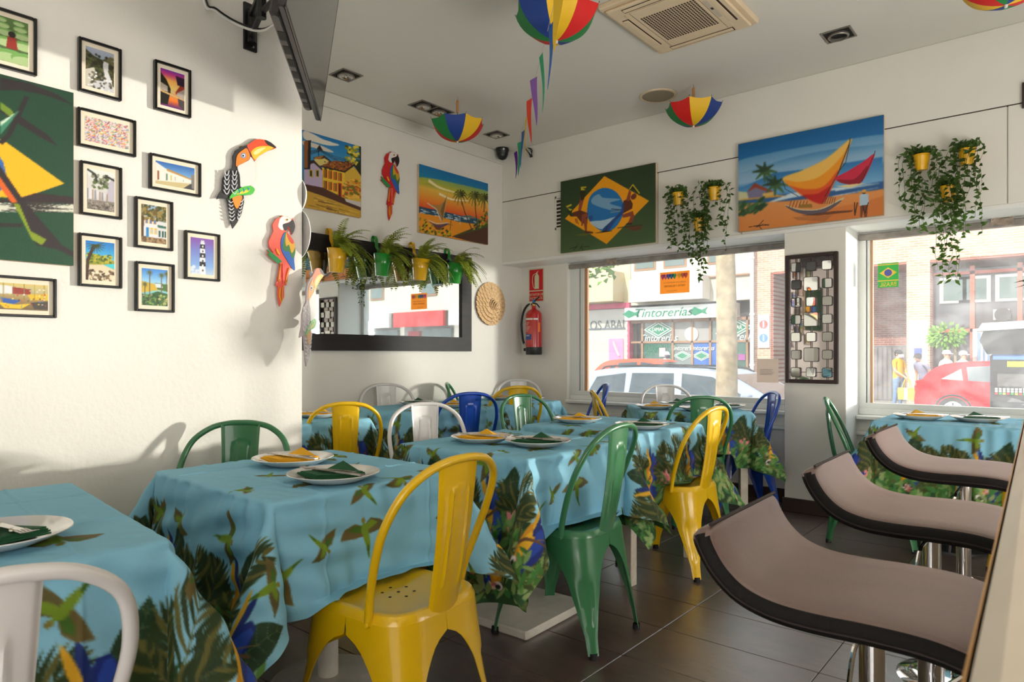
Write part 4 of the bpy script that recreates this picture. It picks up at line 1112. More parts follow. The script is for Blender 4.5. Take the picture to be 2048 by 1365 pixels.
cv.poly([(960, 600), (1040, 560), (1080, 640), (1070, 700), (960, 760), (930, 720)], br1); cv.poly([(1030, 460), (1060, 480), (1040, 600), (990, 600)], br2); cv.poly([(1040, 455), (1080, 390), (1165, 500), (1155, 530), (1110, 470), (1070, 450)], (30, 30, 12)); cv.line([(1035, 450), (1080, 392), (1165, 505)], .014, (222, 196, 30))
cv.ell((1090, 545), .042, .036, (120, 54, 34), -.6); cv.poly([(940, 640), (965, 620), (960, 760), (860, 850), (760, 1000), (680, 1000), (700, 950), (800, 860), (930, 730)], (34, 74, 140)); cv.poly([(950, 640), (880, 740), (760, 920), (740, 990), (700, 1000)], (24, 50, 100))
cv.poly([(940, 780), (1080, 730), (1100, 800), (1070, 890), (1020, 880), (1050, 800), (950, 820)], br2); cv.poly([(1000, 890), (1080, 880), (1060, 910), (990, 905)], (60, 30, 20)); cv.line([(915, 715), (800, 705)], .014, (60, 80, 90)); cv.line([(915, 730), (790, 750)], .014, (140, 160, 160))
cv.poly([(570, 1020), (700, 990), (830, 985), (740, 1005)], (30, 26, 20)); cv.poly([(990, 940), (1200, 920), (1180, 970), (1090, 990), (1020, 960)], (120, 44, 24), a=.7); cv.line([(880, 950), (1200, 910)], .01, (50, 40, 20))
cv.poly([(320, 1045), (440, 1020), (560, 1025), (450, 1050)], (120, 110, 20), a=.7)
for q in ([(260, 1220), (360, 1190), (310, 1240)], [(310, 1240), (375, 1165)], [(390, 1230), (430, 1160)], [(400, 1195), (440, 1235)], [(420, 1195), (520, 1190)]): cv.line(q, .008, (18, 22, 14))
cv.noise(2.5)
painting('oil_painting', 'green painting of a yellow diamond, blue disc and two capoeira dancers', ('Y', YH), ext, cv)
# 2. sailing boats on a beach
pl = ('Y', YH - 0.028); ext = (onY(1477, 290, pl[1])[0], onY(1768, 436, pl[1])[0], onY(1479, 465, pl[1])[2], onY(1477, 289, pl[1])[2])
cv = Cv(270, 190, (20, 100, 160), 2, zoomT(1460, 200, 588 / 2007, pl, ext))
cv.vgrad([(0, (0, 92, 150)), (.18, (20, 106, 166)), (.35, (130, 172, 204)), (.45, (150, 186, 214)), (.5, (70, 136, 190)), (.62, (90, 150, 200)), (1, (90, 150, 200))])
cv.sp([(60, 420), (300, 360), (700, 290), (1040, 240), (1040, 300), (700, 340), (400, 400), (60, 500)], (150, 184, 212), a=.55)
cv.poly([(300, 500), (560, 470), (1040, 390), (1040, 560), (60, 660), (60, 610)], (34, 108, 170), col2=(120, 176, 216))
cv.poly([(60, 680), (400, 640), (600, 640), (1045, 555), (1050, 620), (500, 730), (60, 720)], (44, 92, 146))
for k in range(9): cv.line([(250 + 20 * k, 705 - 8 * k), (480 + 60 * k, 655 - 10 * k)], .010, (206, 222, 232), .004)
cv.line([(720, 620), (1020, 570)], .012, (226, 232, 238), .006); cv.line([(700, 660), (1010, 600)], .010, (226, 232, 238), .004)
cv.poly([(60, 710), (400, 690), (700, 660), (1050, 608), (1056, 790), (64, 910)], (226, 150, 84), col2=(216, 130, 60)); cv.poly([(60, 640), (200, 640), (400, 655), (60, 690)], (222, 160, 60))
cv.poly([(680, 740), (900, 700), (1050, 655), (1054, 785), (500, 850)], (206, 112, 48), a=.6)
cv.poly([(120, 630), (175, 570), (290, 620), (220, 665), (130, 672)], (120, 118, 150)); cv.poly([(118, 632), (170, 568), (300, 625), (270, 632), (178, 600)], (150, 64, 40)); cv.poly([(225, 640), (303, 628), (296, 650), (228, 662)], (222, 180, 100)); cv.poly([(60, 625), (120, 632), (130, 672), (62, 685)], (206, 206, 160))
for cx_, cy_ in ((240, 480), (310, 570)):
    for a in np.linspace(0, 6.28, 9)[:-1]: cv.line([(cx_, cy_), (cx_ + 85 * math.cos(a), cy_ + 70 * math.sin(a) + 15)], .05, (34, 62, 36) if a > 3 else (62, 96, 52), .012)
cv.line([(255, 520), (262, 590)], .008, (50, 60, 40))
cv.speck(46, .0, .22, .66, .8, [(44, 84, 50), (66, 110, 62), (34, 66, 42)], .05, .35, -.6)
cv.sp([(362, 535), (500, 480), (660, 400), (820, 270), (815, 320), (730, 530), (650, 690), (610, 708), (520, 670), (420, 600)], (240, 190, 90), n=8)
cv.sp([(370, 548), (480, 560), (620, 520), (760, 390), (815, 300), (812, 330), (730, 530), (650, 690), (610, 708), (520, 670), (420, 600)], (238, 150, 30), n=8)
cv.sp([(400, 585), (520, 610), (640, 590), (740, 480), (730, 530), (650, 690), (610, 708), (520, 670), (430, 605)], (222, 84, 30), n=8); cv.sp([(500, 650), (600, 640), (690, 590), (650, 690), (610, 708), (540, 680)], (190, 24, 22))
cv.soft(10)
cv.line([(822, 262), (815, 300), (740, 500), (650, 660)], .008, (60, 30, 20)); cv.line([(362, 550), (380, 610), (470, 660)], .006, (40, 40, 60)); cv.line([(815, 310), (790, 430), (735, 500)], .006, (40, 40, 60))
cv.sp([(718, 535), (800, 490), (900, 430), (985, 370), (960, 450), (900, 560), (840, 580), (760, 565)], (204, 40, 70)); cv.sp([(735, 545), (850, 540), (940, 450), (900, 560), (840, 580), (760, 568)], (150, 20, 40)); cv.line([(990, 352), (985, 372), (900, 560)], .006, (50, 20, 20))
cv.poly([(720, 590), (800, 580), (930, 568), (820, 600)], (226, 210, 150))
cv.sp([(375, 715), (480, 745), (620, 740), (775, 665), (740, 710), (640, 770), (540, 785), (440, 760)], (206, 190, 150)); cv.sp([(380, 722), (480, 752), (620, 748), (760, 685), (720, 725), (640, 772), (540, 785), (440, 762)], (96, 86, 96))
for k in range(6): cv.line([(405 + 22 * k, 735), (420 + 22 * k, 690)], .007, (90, 60, 40)); cv.line([(630 + 16 * k, 710), (650 + 14 * k, 665)], .007, (90, 60, 40))
cv.poly([(480, 715), (560, 710), (565, 735), (475, 738)], (150, 110, 40)); cv.poly([(480, 790), (700, 760), (840, 752), (830, 765), (600, 790)], (90, 50, 30), a=.8); cv.poly([(430, 800), (700, 785), (650, 830), (460, 820)], (150, 90, 50), a=.5)
cv.poly([(885, 650), (910, 640), (945, 645), (948, 715), (885, 725)], (176, 200, 216)); cv.poly([(888, 722), (940, 716), (935, 800), (915, 800), (912, 750), (900, 802), (888, 800)], (120, 60, 34)); cv.ell((915, 632), .018, .018, (90, 50, 34)); cv.line([(880, 630), (958, 630)], .012, (206, 150, 60)); cv.ell((915, 622), .02, .014, (214, 160, 70))
cv.line([(850, 700), (852, 790), (870, 700)], .010, (60, 40, 30)); cv.line([(905, 720), (920, 775), (945, 700)], .009, (50, 36, 28))
for q in ([(130, 868), (230, 850), (270, 853)], [(165, 862), (205, 862)], [(185, 870), (232, 820)], [(195, 855), (220, 882)], [(205, 860), (270, 853)]): cv.line(q, .007, (40, 26, 18))
cv.noise(2.5)
painting('oil_painting', 'seascape painting of an orange sail and a red sail on a beach', ('Y', YH), ext, cv)
# 3. sunset beach with palms
pl = ('X', XM + 0.028); ext = (onX(838, 328, pl[1])[1], onX(976, 368, pl[1])[1], onX(835, 464, pl[1])[2], onX(839, 328, pl[1])[2])
cv = Cv(150, 110, (240, 140, 30), 2, zoomT(820, 310, 180 / 1293, pl, ext))
cv.vgrad([(0, (0, 112, 172)), (.16, (10, 124, 170)), (.24, (150, 160, 50)), (.33, (236, 190, 70)), (.5, (240, 140, 40)), (.62, (232, 84, 30)), (1, (240, 150, 20))])
cv.sp([(140, 330), (300, 340), (600, 400), (1120, 530), (1120, 610), (800, 560), (560, 540), (300, 420), (140, 400)], (200, 190, 60), a=.7)
cv.line([(270, 370), (420, 470), (640, 540)], .05, (250, 232, 170), .02, smooth=4); cv.line([(420, 560), (600, 640), (830, 660)], .04, (252, 236, 190), .015, smooth=4)
cv.poly([(125, 740), (420, 800), (720, 870), (1010, 940), (1000, 1000), (700, 960), (400, 900), (125, 830)], (20, 74, 104))
for k in range(30):
    x = cv.rng.uniform(150, 930); y = 790 + (x - 150) * .19 + cv.rng.uniform(-25, 50); cv.line([(x, y), (x + 70, y + 12)], .012, (226, 236, 240), .004)
cv.poly([(740, 878), (860, 870), (1010, 930), (1000, 970), (900, 900)], (40, 130, 130))
cv.poly([(125, 830), (400, 880), (700, 960), (1000, 1000), (700, 1150), (580, 1190), (125, 1120)], (240, 150, 20))
cv.poly([(600, 1170), (900, 1050), (1118, 980), (1118, 1300), (860, 1240)], (80, 44, 26)); cv.poly([(690, 1140), (900, 1070), (1118, 980), (1118, 1030), (900, 1100), (640, 1170)], (60, 80, 20))
for k in range(70):
    x = cv.rng.uniform(130, 590); y = cv.rng.uniform(max(905, 880 + (x - 130) * .5), 1110 + (x - 130) * .16); cv.ell((x, y), .022, .014, [(214, 190, 20), (150, 140, 20), (60, 60, 14)][cv.rng.integers(3)], -.5)
for k in range(60):
    t = cv.rng.uniform(0, 1); x = 1118 - t * 200; y = cv.rng.uniform(780 + t * 230, 1010 + t * 60); cv.ell((x, y), .022, .014, [(190, 170, 20), (110, 116, 20), (40, 50, 14)][cv.rng.integers(3)], -.5)
for tx, ty, bx, by in ((720, 590, 885, 1065), (925, 610, 960, 990), (1060, 640, 1060, 820)):
    cv.line([(tx, ty), (tx + (bx - tx) * .4, ty + (by - ty) * .5), (bx, by)], .016, (70, 40, 20), .02)
    for a in np.linspace(-2.6, 4.2, 13):
        l = 105; m = (tx + l * .6 * math.cos(a), ty + l * .6 * math.sin(a) - 22); e = (tx + l * math.cos(a), ty + l * math.sin(a) + 30)
        cv.line([(tx, ty), m, e], .034, (52, 58, 14) if a < 1 else (110, 104, 24), .008, smooth=3)
cv.poly([(245, 690), (330, 720), (420, 720), (490, 670), (535, 570), (525, 660), (470, 950), (450, 950), (430, 860), (350, 760)], (176, 130, 60)); cv.line([(250, 692), (380, 780), (450, 950)], .012, (236, 226, 220)); cv.line([(535, 565), (500, 800), (465, 960)], .010, (214, 180, 80)); cv.poly([(440, 800), (480, 700), (520, 640), (470, 940)], (130, 90, 50))
cv.sp([(265, 945), (340, 985), (440, 1000), (555, 975), (540, 1000), (450, 1040), (360, 1020)], (90, 60, 90)); cv.line([(265, 940), (380, 985), (555, 975)], .012, (226, 214, 206)); cv.poly([(330, 1010), (460, 1045), (420, 1080), (380, 1070)], (120, 60, 20)); cv.line([(590, 930), (575, 1085)], .008, (50, 40, 20)); cv.line([(555, 1000), (610, 1010)], .008, (50, 40, 20)); cv.line([(718, 890), (718, 1000)], .010, (226, 226, 226))
cv.noise(2.5)
painting('oil_painting', 'painting of palms and a small boat under an orange sunset sky', ('X', XM), ext, cv)
# 4. colonial street
pl = ('X', XM + 0.028); ext = (2.66, onX(722, 300, pl[1])[1], onX(721, 436, pl[1])[2], onX(723, 294, pl[1])[2])
cv = Cv(130, 130, (20, 130, 190), 2, zoomT(600, 250, 140 / 1006, pl, ext))
cv.vgrad([(0, (20, 120, 186)), (.3, (60, 150, 200)), (.5, (20, 130, 190)), (1, (190, 140, 40))])
cv.sp([(60, 90), (200, 140), (330, 210), (560, 290), (420, 300), (200, 250), (60, 200)], (236, 228, 210)); cv.sp([(60, 230), (300, 300), (480, 390), (400, 390), (200, 330), (60, 300)], (226, 214, 196))
for k in range(50):
    x = cv.rng.uniform(660, 880); y = cv.rng.uniform(280 + max(0, 700 - x) * .8, 570); cv.ell((x, y), .03, .018, [(222, 190, 30), (150, 150, 30), (60, 76, 24), (240, 214, 70)][cv.rng.integers(4)])
cv.poly([(840, 290), (890, 305), (880, 720), (800, 590), (860, 500)], (34, 44, 22))
cv.poly([(280, 290), (240, 350), (330, 370)], (30, 26, 24)); 
for a in (0, 22, 44): cv.line([(160, 380 + a), (290, 360 + a * .4), (480, 450 + a), (660, 500 + a)], .006, (24, 24, 30))
cv.line([(265, 330), (268, 960)], .010, (40, 34, 34)); cv.poly([(190, 470), (350, 440), (460, 535), (330, 580), (270, 560)], (60, 36, 20)); cv.poly([(200, 470), (340, 445), (300, 490), (220, 490)], (190, 110, 30)); cv.poly([(210, 490), (300, 495), (350, 480), (440, 540), (280, 590), (210, 560)], (226, 206, 120))
cv.poly([(60, 560), (210, 510), (320, 640), (320, 930), (60, 860)], (196, 176, 206)); cv.poly([(60, 540), (200, 505), (330, 640), (320, 660), (200, 550), (60, 590)], (50, 30, 26)); cv.poly([(80, 230), (160, 225), (150, 640), (60, 640)], (26, 22, 22)); cv.poly([(60, 240), (118, 235), (112, 620), (60, 620)], (150, 90, 40))
for x in (158, 250): cv.poly([(x - 25, 640), (x + 25, 650), (x + 25, 760), (x - 25, 740)], (206, 180, 30)); cv.poly([(x - 12, 655), (x + 16, 660), (x + 16, 745), (x - 12, 735)], (40, 30, 20))
cv.poly([(320, 600), (640, 680), (630, 1100), (325, 950)], (240, 200, 50)); cv.poly([(640, 680), (770, 600), (885, 740), (870, 1170), (620, 1090)], (222, 180, 60)); cv.poly([(300, 590), (490, 515), (775, 550), (640, 680)], (150, 80, 26)); 
for k in range(60):
    x = cv.rng.uniform(340, 740); y = cv.rng.uniform(530, 650); cv.ell((x, y), .012, .008, [(206, 130, 40), (90, 44, 20), (40, 24, 16)][cv.rng.integers(3)])
cv.poly([(290, 585), (640, 665), (780, 555), (885, 720), (880, 750), (775, 590), (640, 690), (300, 605)], (44, 22, 16))
for r, y in ((0, 640), (1, 800)):
    for k in range(4):
        if r == 1 and k == 3: continue
        x = 365 + 70 * k; yy = y + 16 * k; cv.poly([(x - 27, yy), (x + 27, yy + 6), (x + 27, yy + 125), (x - 27, yy + 115)], (222, 80, 20)); cv.poly([(x - 14, yy), (x + 14, yy + 4), (x + 14, yy + 118), (x - 14, yy + 112)], (50, 46, 20)); cv.line([(x - 4, yy + 5), (x - 4, yy + 110)], .01, (214, 190, 40))
cv.poly([(545, 830), (600, 840), (595, 1105), (540, 1090)], (206, 60, 20)); cv.poly([(560, 850), (580, 852), (578, 1090), (558, 1085)], (40, 50, 14))
for k in range(80):
    x = cv.rng.uniform(620, 875); y = cv.rng.uniform(770 + abs(760 - x) * .3, 1060); cv.ell((x, y), .03, .016, [(230, 150, 30), (206, 90, 24), (240, 190, 70), (120, 110, 30)][cv.rng.integers(4)])
cv.poly([(60, 860), (330, 940), (870, 1180), (865, 1340), (400, 1230), (60, 1180)], (206, 160, 50)); cv.poly([(60, 850), (330, 900), (870, 1170), (868, 1230), (300, 1010), (60, 930)], (80, 44, 30)); cv.poly([(640, 1060), (870, 1110), (868, 1180), (660, 1100)], (214, 206, 200))
for k in range(30):
    x = cv.rng.uniform(80, 700); y = 1010 + (x - 80) * .28 + cv.rng.uniform(-20, 150); cv.line([(x, y), (x + 150, y + 40)], .014, [(150, 110, 30), (230, 190, 80), (120, 80, 30)][cv.rng.integers(3)], .005)
cv.noise(2.5)
painting('oil_painting', 'painting of a yellow colonial house and a violet house on a street', ('X', XM), ext, cv)
# 5. green flag painting at the left edge
pl = ('X', XL + 0.028); ext = (0.02, onX(147, 186, pl[1])[1], onX(147, 532, pl[1])[2], onX(147, 186, pl[1])[2])
cv = Cv(200, 170, (0, 62, 34), 2, zoomT(0, 150, 160 / 560, pl, ext))
cv.vgrad([(0, (0, 58, 34)), (1, (0, 66, 36))])
cv.poly([(30, 465), (445, 760), (150, 862), (-700, 820), (-400, 300)], (250, 182, 0)); cv.ell((-330, 640), .2, .2, (40, 100, 170))
cv.poly([(-800, 870), (100, 870), (250, 825), (520, 855), (520, 905), (300, 890), (-800, 900)], (44, 26, 28)); cv.poly([(-800, 880), (520, 905), (522, 962), (-800, 950)], (216, 214, 196))
for k in range(14): y = 890 + 5 * k; cv.line([(cv.rng.uniform(0, 250), y), (cv.rng.uniform(300, 520), y + 6)], .006, (50, 46, 40), .002)
cv.poly([(0, 190), (150, 300), (330, 420), (470, 580), (400, 500), (300, 450), (120, 340), (0, 260)], (36, 24, 26)); cv.poly([(0, 190), (80, 250), (110, 300), (60, 290), (0, 240)], (110, 140, 30)); cv.poly([(0, 20), (200, 60), (400, 140), (510, 215), (330, 150), (150, 110), (0, 110)], (34, 24, 24))
cv.line([(185, 155), (60, 420), (0, 480)], .02, (34, 24, 26)); cv.poly([(0, 330), (140, 245), (80, 320), (0, 420)], (60, 130, 100)); cv.poly([(0, 330), (100, 270), (50, 320), (0, 360)], (206, 226, 200))
cv.poly([(-300, 200), (0, 640), (150, 860), (430, 1190), (520, 1240), (520, 1280), (400, 1220), (250, 1190), (100, 900), (-300, 400)], (38, 26, 28)); cv.poly([(-100, 560), (0, 720), (120, 890), (80, 895), (0, 790), (-100, 650)], (226, 96, 20)); cv.poly([(90, 895), (130, 900), (210, 1090), (320, 1150), (290, 1190), (220, 1150)], (130, 150, 20)); cv.poly([(-800, 1000), (160, 1040), (150, 1065), (-800, 1050)], (36, 30, 26))
cv.noise(2.0)
painting('oil_painting', 'dark green painting with a yellow diamond behind a palm trunk, left edge', ('X', XL), ext, cv)
# ------------------------------------------------------------ painted wooden birds
def flatm(name, c, rough=0.45): return mat('paint_' + name, c, rough, coat=0.15)
BIRDM = {}
def bm_(c): return BIRDM.setdefault(c, flatm('%d_%d_%d' % c, c))
def ribbon(pts, w):
    P = [np.asarray(p, float) for p in spline([(x, y, 0) for x, y in pts], 4)]; L = []; Rr = []
    for i in range(len(P)):
        d = P[min(i + 1, len(P) - 1)] - P[max(i - 1, 0)]; n = np.array([-d[1], d[0]]) / (np.hypot(d[0], d[1]) + 1e-9)
        k = w / 2 * (0.35 + 0.65 * math.sin(math.pi * (0.1 + 0.8 * i / (len(P) - 1))))
        L.append(P[i][:2] + n * k); Rr.append(P[i][:2] - n * k)
    return L + Rr[::-1]
def cutout(name, label, loc, outline, regions, strokes, base, T, scale=1.0, lean=0.0, group=None):
    """flat board facing +X: outline in zoom pixels, T maps to (y, z) metres about its centre"""
    t = thing(name, label, 'wall ornament', loc, group=group); t.rotation_euler = (0, 0, lean)
    S = lambda p: tuple(scale * q for q in T(p))
    MB().prism([S(p) for p in outline], (0.012, 0, 0), (0, 1, 0), (0, 0, 1), (1, 0, 0), 0.007).build('body', bm_(base), t)
    MB().cyl((0.0, *S(outline[0])), (0.014, *S(outline[0])), 0.004, n=8).build('hanger', mat('brass', (176, 128, 60), 0.35, metal=1), t)
    lv = {}
    for k, (nm, pts, c) in enumerate(regions):
        z = 0.019 + 0.0005 * (k + 1)
        pr = lv.get(nm.split('>')[0]) if '>' in nm else t
        o = MB().prism([S(p) for p in (spline([(x, y, 0) for x, y in pts], 4, True) if len(pts) > 4 else [(x, y, 0) for x, y in pts])], (0.018, 0, 0), (0, 1, 0), (0, 0, 1), (1, 0, 0), z - 0.018).build(nm.split('>')[-1], bm_(c), pr)
        lv[nm] = o
    if strokes:
        for c in sorted(set(s_[2] for s_ in strokes)):
            mb = MB()
            for pts, w, cc in strokes:
                if cc == c: mb.prism([S(p) for p in ribbon(pts, w)], (0.018, 0, 0), (0, 1, 0), (0, 0, 1), (1, 0, 0), 0.019 + 0.0005 * (len(regions) + 2) - 0.018)
            tag(mb.build('painted_strokes', bm_(c), t), kind='stuff')
    return t
def circ(x, y, r, n=12): return [(x + r * math.cos(2 * math.pi * k / n), y + r * math.sin(2 * math.pi * k / n)) for k in range(n)]
TOU = [(400, 205), (460, 190), (500, 165), (560, 120), (620, 113), (690, 125), (760, 160), (825, 222), (800, 228), (700, 270), (600, 330), (555, 385), (549, 412), (560, 470), (568, 560), (555, 640), (500, 695), (545, 730), (548, 760), (510, 805), (420, 812), (425, 900), (390, 1050), (340, 1150), (285, 1225), (262, 1150), (235, 980), (210, 852), (130, 850), (85, 858), (110, 800), (150, 740), (160, 600), (210, 520), (280, 470), (290, 400), (285, 330), (320, 255)]
def tou_regions(f=lambda c: c):
    return [('beak', [(462, 195), (500, 165), (560, 122), (620, 115), (690, 127), (760, 162), (822, 222), (700, 270), (600, 330), (555, 383), (505, 290)], f((238, 74, 30))),
     ('beak>lower_beak', [(512, 285), (560, 225), (650, 200), (760, 205), (785, 228), (700, 270), (600, 330), (560, 372)], f((246, 190, 30))), ('beak>highlight', [(540, 285), (600, 235), (690, 220), (640, 262), (570, 310)], f((250, 226, 150))),
     ('beak>beak_tip', [(685, 124), (760, 160), (820, 220), (795, 222), (720, 185), (690, 150)], f((24, 20, 20))),
     ('face', [(332, 458), (322, 400), (340, 310), (400, 255), (455, 230), (495, 320), (480, 370), (400, 420)], f((248, 130, 30))),
     ('eye', circ(412, 320, 32), f((60, 130, 200))), ('eye>eye_white', circ(412, 320, 22), (240, 240, 240)), ('eye>pupil', circ(408, 322, 13), (16, 14, 16)),
     ('breast', [(338, 460), (400, 420), (480, 375), (500, 335), (547, 410), (562, 560), (550, 640), (500, 688), (385, 712), (372, 650), (365, 560)], f((226, 222, 216))),
     ('tail_patch', [(278, 830), (385, 818), (385, 880), (350, 960), (322, 975), (290, 910)], f((244, 140, 30))),
     ('perch', [(240, 858), (260, 800), (330, 745), (420, 705), (500, 697), (545, 730), (546, 760), (510, 803), (420, 810), (330, 820)], f((76, 186, 60))), ('perch>perch_light', [(320, 800), (400, 760), (480, 745), (460, 775), (390, 795)], f((226, 210, 40)))]
def tou_strokes(f=lambda c: c):
    w = f((222, 222, 226)); s = []
    for cx_ in (205, 300):
        for k in range(5): y0 = 540 + 58 * k; s.append(([(cx_ - 26 - 4 * k, y0 - 30), (cx_ - 16, y0 + 16), (cx_ + 6, y0 + 24), (cx_ + 26 + 2 * k, y0 - 34)], 9, w))
    for k in range(6): s.append(([(225 + 3 * k, 880 + 45 * k), (250 + 4 * k, 905 + 45 * k), (280 + 5 * k, 890 + 40 * k)], 9, w)); s.append(([(408 - 8 * k, 860 + 45 * k), (392 - 9 * k, 890 + 45 * k), (365 - 6 * k, 900 + 35 * k)], 9, w))
    b = f((40, 120, 200))
    for k in range(3): s.append(([(345 + 55 * k, 740 - 12 * k), (365 + 55 * k, 765 - 14 * k), (350 + 55 * k, 795 - 18 * k)], 9, b))
    return s
def zT(ox, oy, s, X, c):
    p0 = onX(*c, X)
    def T(p): q = onX(ox + p[0] * s, oy + p[1] * s, X); return (q[1] - p0[1], q[2] - p0[2])
    return T, p0
T, p0 = zT(420, 260, 200 / 1241, XL + 0.02, (490, 365))
cutout('toucan_ornament', 'painted wooden toucan with black and white wings on the left wall', (XL, p0[1], p0[2]), TOU, tou_regions(), tou_strokes(), (30, 27, 30), T)
fade = lambda c: tuple(int(0.45 * v + 0.55 * 222) for v in c)
q0 = onX(597, 632, XL + 0.02)
o = cutout('toucan_ornament', 'faded grey wooden toucan at the end of the picture wall, beak sticking out', (XL + 0.06, q0[1] + 0.02, q0[2]), TOU, tou_regions(fade), tou_strokes(lambda c: (226, 222, 222)), (178, 166, 168), T, 1.12, R_(36))
MAC = [(365, 120), (420, 130), (470, 175), (480, 158), (485, 190), (505, 260), (490, 330), (462, 375), (455, 330), (425, 260), (400, 320), (440, 380), (490, 470), (505, 560), (490, 680), (500, 840), (450, 790), (425, 900), (405, 1025), (382, 1010), (380, 1170), (330, 1290), (312, 1170), (310, 1022), (288, 1020), (320, 850), (335, 722), (295, 722), (190, 600), (210, 590), (190, 535), (265, 590), (215, 500), (210, 430), (240, 360), (262, 310), (252, 220), (290, 150)]
MACR = [('face', [(335, 150), (370, 125), (430, 142), (463, 190), (430, 205), (370, 230), (372, 300), (340, 290), (315, 250), (320, 210)], (236, 232, 226)),
 ('beak', [(365, 230), (430, 212), (475, 178), (502, 260), (488, 330), (463, 370), (455, 330), (425, 258), (405, 308), (380, 300)], (30, 26, 30)),
 ('eye', circ(410, 172, 15), (206, 150, 30)), ('eye>pupil', circ(412, 172, 7), (16, 14, 14)),
 ('wing', [(390, 332), (345, 430), (350, 560), (400, 680), (450, 780), (498, 836), (490, 690), (503, 560), (440, 382)], (30, 96, 180)),
 ('wing>green_feathers', [(400, 328), (372, 430), (362, 540), (400, 582), (430, 590), (470, 680), (498, 620), (500, 540), (470, 440)], (60, 120, 50)),
 ('wing>yellow_feathers', [(404, 330), (390, 430), (400, 520), (430, 500), (460, 610), (492, 560), (494, 490), (440, 385)], (216, 160, 30)),
 ('wing>red_feathers', [(405, 330), (420, 420), (462, 490), (486, 470), (440, 382)], (206, 60, 30)),
 ('perch', [(192, 538), (338, 690), (334, 720), (296, 720), (192, 600), (212, 590)], (30, 140, 70)), ('tail_ridge', [(355, 740), (385, 740), (380, 1000), (362, 1000)], (236, 90, 80))]
MACS = [([(340, 740), (325, 850), (315, 960), (330, 940)], 9, (236, 150, 30)), ([(430, 800), (405, 900), (390, 1000), (412, 960)], 9, (236, 150, 30)), ([(330, 1040), (325, 1150), (345, 1240)], 9, (240, 170, 40)), ([(365, 1020), (350, 1120), (352, 1220)], 9, (240, 150, 40)), ([(290, 540), (310, 590), (325, 620)], 22, (244, 160, 30))]
T, p0 = zT(740, 290, 80 / 682, XM + 0.02, (781, 372))
cutout('macaw_ornament', 'red wooden macaw between two paintings on the mirror wall', (XM, p0[1], p0[2]), MAC, MACR, MACS, (206, 24, 28), T)
q0 = onX(563, 522, XL + 0.02)
cutout('macaw_ornament', 'coral red wooden macaw on the left wall below the toucan', (XL, q0[1], q0[2]), MAC, MACR, MACS, (238, 92, 72), T, 0.72)
# pale round board edge showing beyond the end of the picture wall
for (px, py, r, lab) in ((602, 392, 0.085, 'upper'), (602, 470, 0.12, 'lower')):
    q = onX(px, py, XL - 0.03)
    d = thing('white_plaque', 'white rounded plaque edge at the end of the picture wall, %s' % lab, 'wall ornament', (XL - 0.06, YC + 0.004, q[2]))
    MB().lathe([(0, 0.014), (r * 0.9, 0.012), (r, 0.004), (r, 0)], 28, axis=(0, 1, 0)).build('board', trimm, d, smooth=True)

# ------------------------------------------------------------ long mirror with hanging planters
mframe = mat('black_stained_wood', (30, 25, 25), 0.5, spec=0.3, noise=0.35, nscale=6, stretch=(1, 1, 5))
mglass = mat('mirror_silver', (236, 240, 240), 0.015, metal=1.0)
MX, my0, my1 = XM, 2.30, onX(943, 600, XM + 0.03)[1]
mz0, mz1 = onX(700, 702, XM + 0.03)[2], onX(944, 516, XM + 0.03)[2]
mi = thing('wall_mirror', 'long wall mirror in a wide black wooden frame with planters hung on it', 'mirror', (MX, (my0 + my1) / 2, mz0))
hw_, hh_ = (my1 - my0) / 2, mz1 - mz0; B = 0.125
def mitre(pts): return MB().prism(pts, (0.0, 0, 0), (0, 1, 0), (0, 0, 1), (1, 0, 0), 0.032)
for nm, pts in (('frame_side', [(-hw_, 0), (hw_, 0), (hw_ - B, B), (-hw_ + B, B)]), ('frame_side', [(-hw_, hh_), (-hw_ + B, hh_ - B), (hw_ - B, hh_ - B), (hw_, hh_)]),
                ('frame_side', [(hw_, 0), (hw_, hh_), (hw_ - B, hh_ - B), (hw_ - B, B)]), ('frame_side', [(-hw_, 0), (-hw_ + B, B), (-hw_ + B, hh_ - B), (-hw_, hh_)])):
    mitre(pts).build(nm, mframe, mi)
MB().box((0.004, -hw_ + B - 0.01, B - 0.01), (0.012, hw_ - B + 0.01, hh_ - B + 0.01)).build('mirror_glass', mglass, mi)
fernm = translucent(mat('fern_green', (150, 164, 52), 0.55, noise=0.4, nscale=10), 0.3)
ivym = translucent(mat('ivy_green', (66, 96, 34), 0.5, noise=0.4, nscale=12), 0.35)
stemm = mat('vine_stem', (74, 92, 40), 0.6)
def leaf(mb, p, d, n, L, W):
    """folded pointed leaf"""
    d = d / (np.linalg.norm(d) + 1e-9); s_ = np.cross(n, d); s_ /= (np.linalg.norm(s_) + 1e-9); up = np.cross(d, s_)
    v = [p, p + d * L * .35 + s_ * W + up * W * .3, p + d * L * .4, p + d * L * .35 - s_ * W + up * W * .3, p + d * L]
    mb.add(v, [(0, 1, 2), (0, 2, 3), (1, 4, 2), (2, 4, 3)])
def fern(mb, c, dirs, rg):
    for az, el, L in dirs:
        p = np.array(c, float); a = np.array([math.cos(az) * math.cos(el), math.sin(az) * math.cos(el), math.sin(el)])
        N = 17; st = L / N; side = np.cross(a, [0, 0, 1.0]); side /= (np.linalg.norm(side) + 1e-9)
        pts = [p.copy()]
        for k in range(N):
            p = p + a * st; pts.append(p.copy())
            a = a + np.array([0, 0, -0.115]); a /= np.linalg.norm(a)
            t = (k + 1) / N; w = 0.040 * math.sin(math.pi * min(1, 0.16 + 0.84 * t)) ** 0.6 + 0.003
            nrm = np.cross(side, a)
            for s_ in (-1, 1): leaf(mb, p, s_ * side * 1.0 + a * 0.45, nrm, w * rg.uniform(.85, 1.15), 0.0066)
        mb.tube(pts, 0.0013, 4, cap=False)
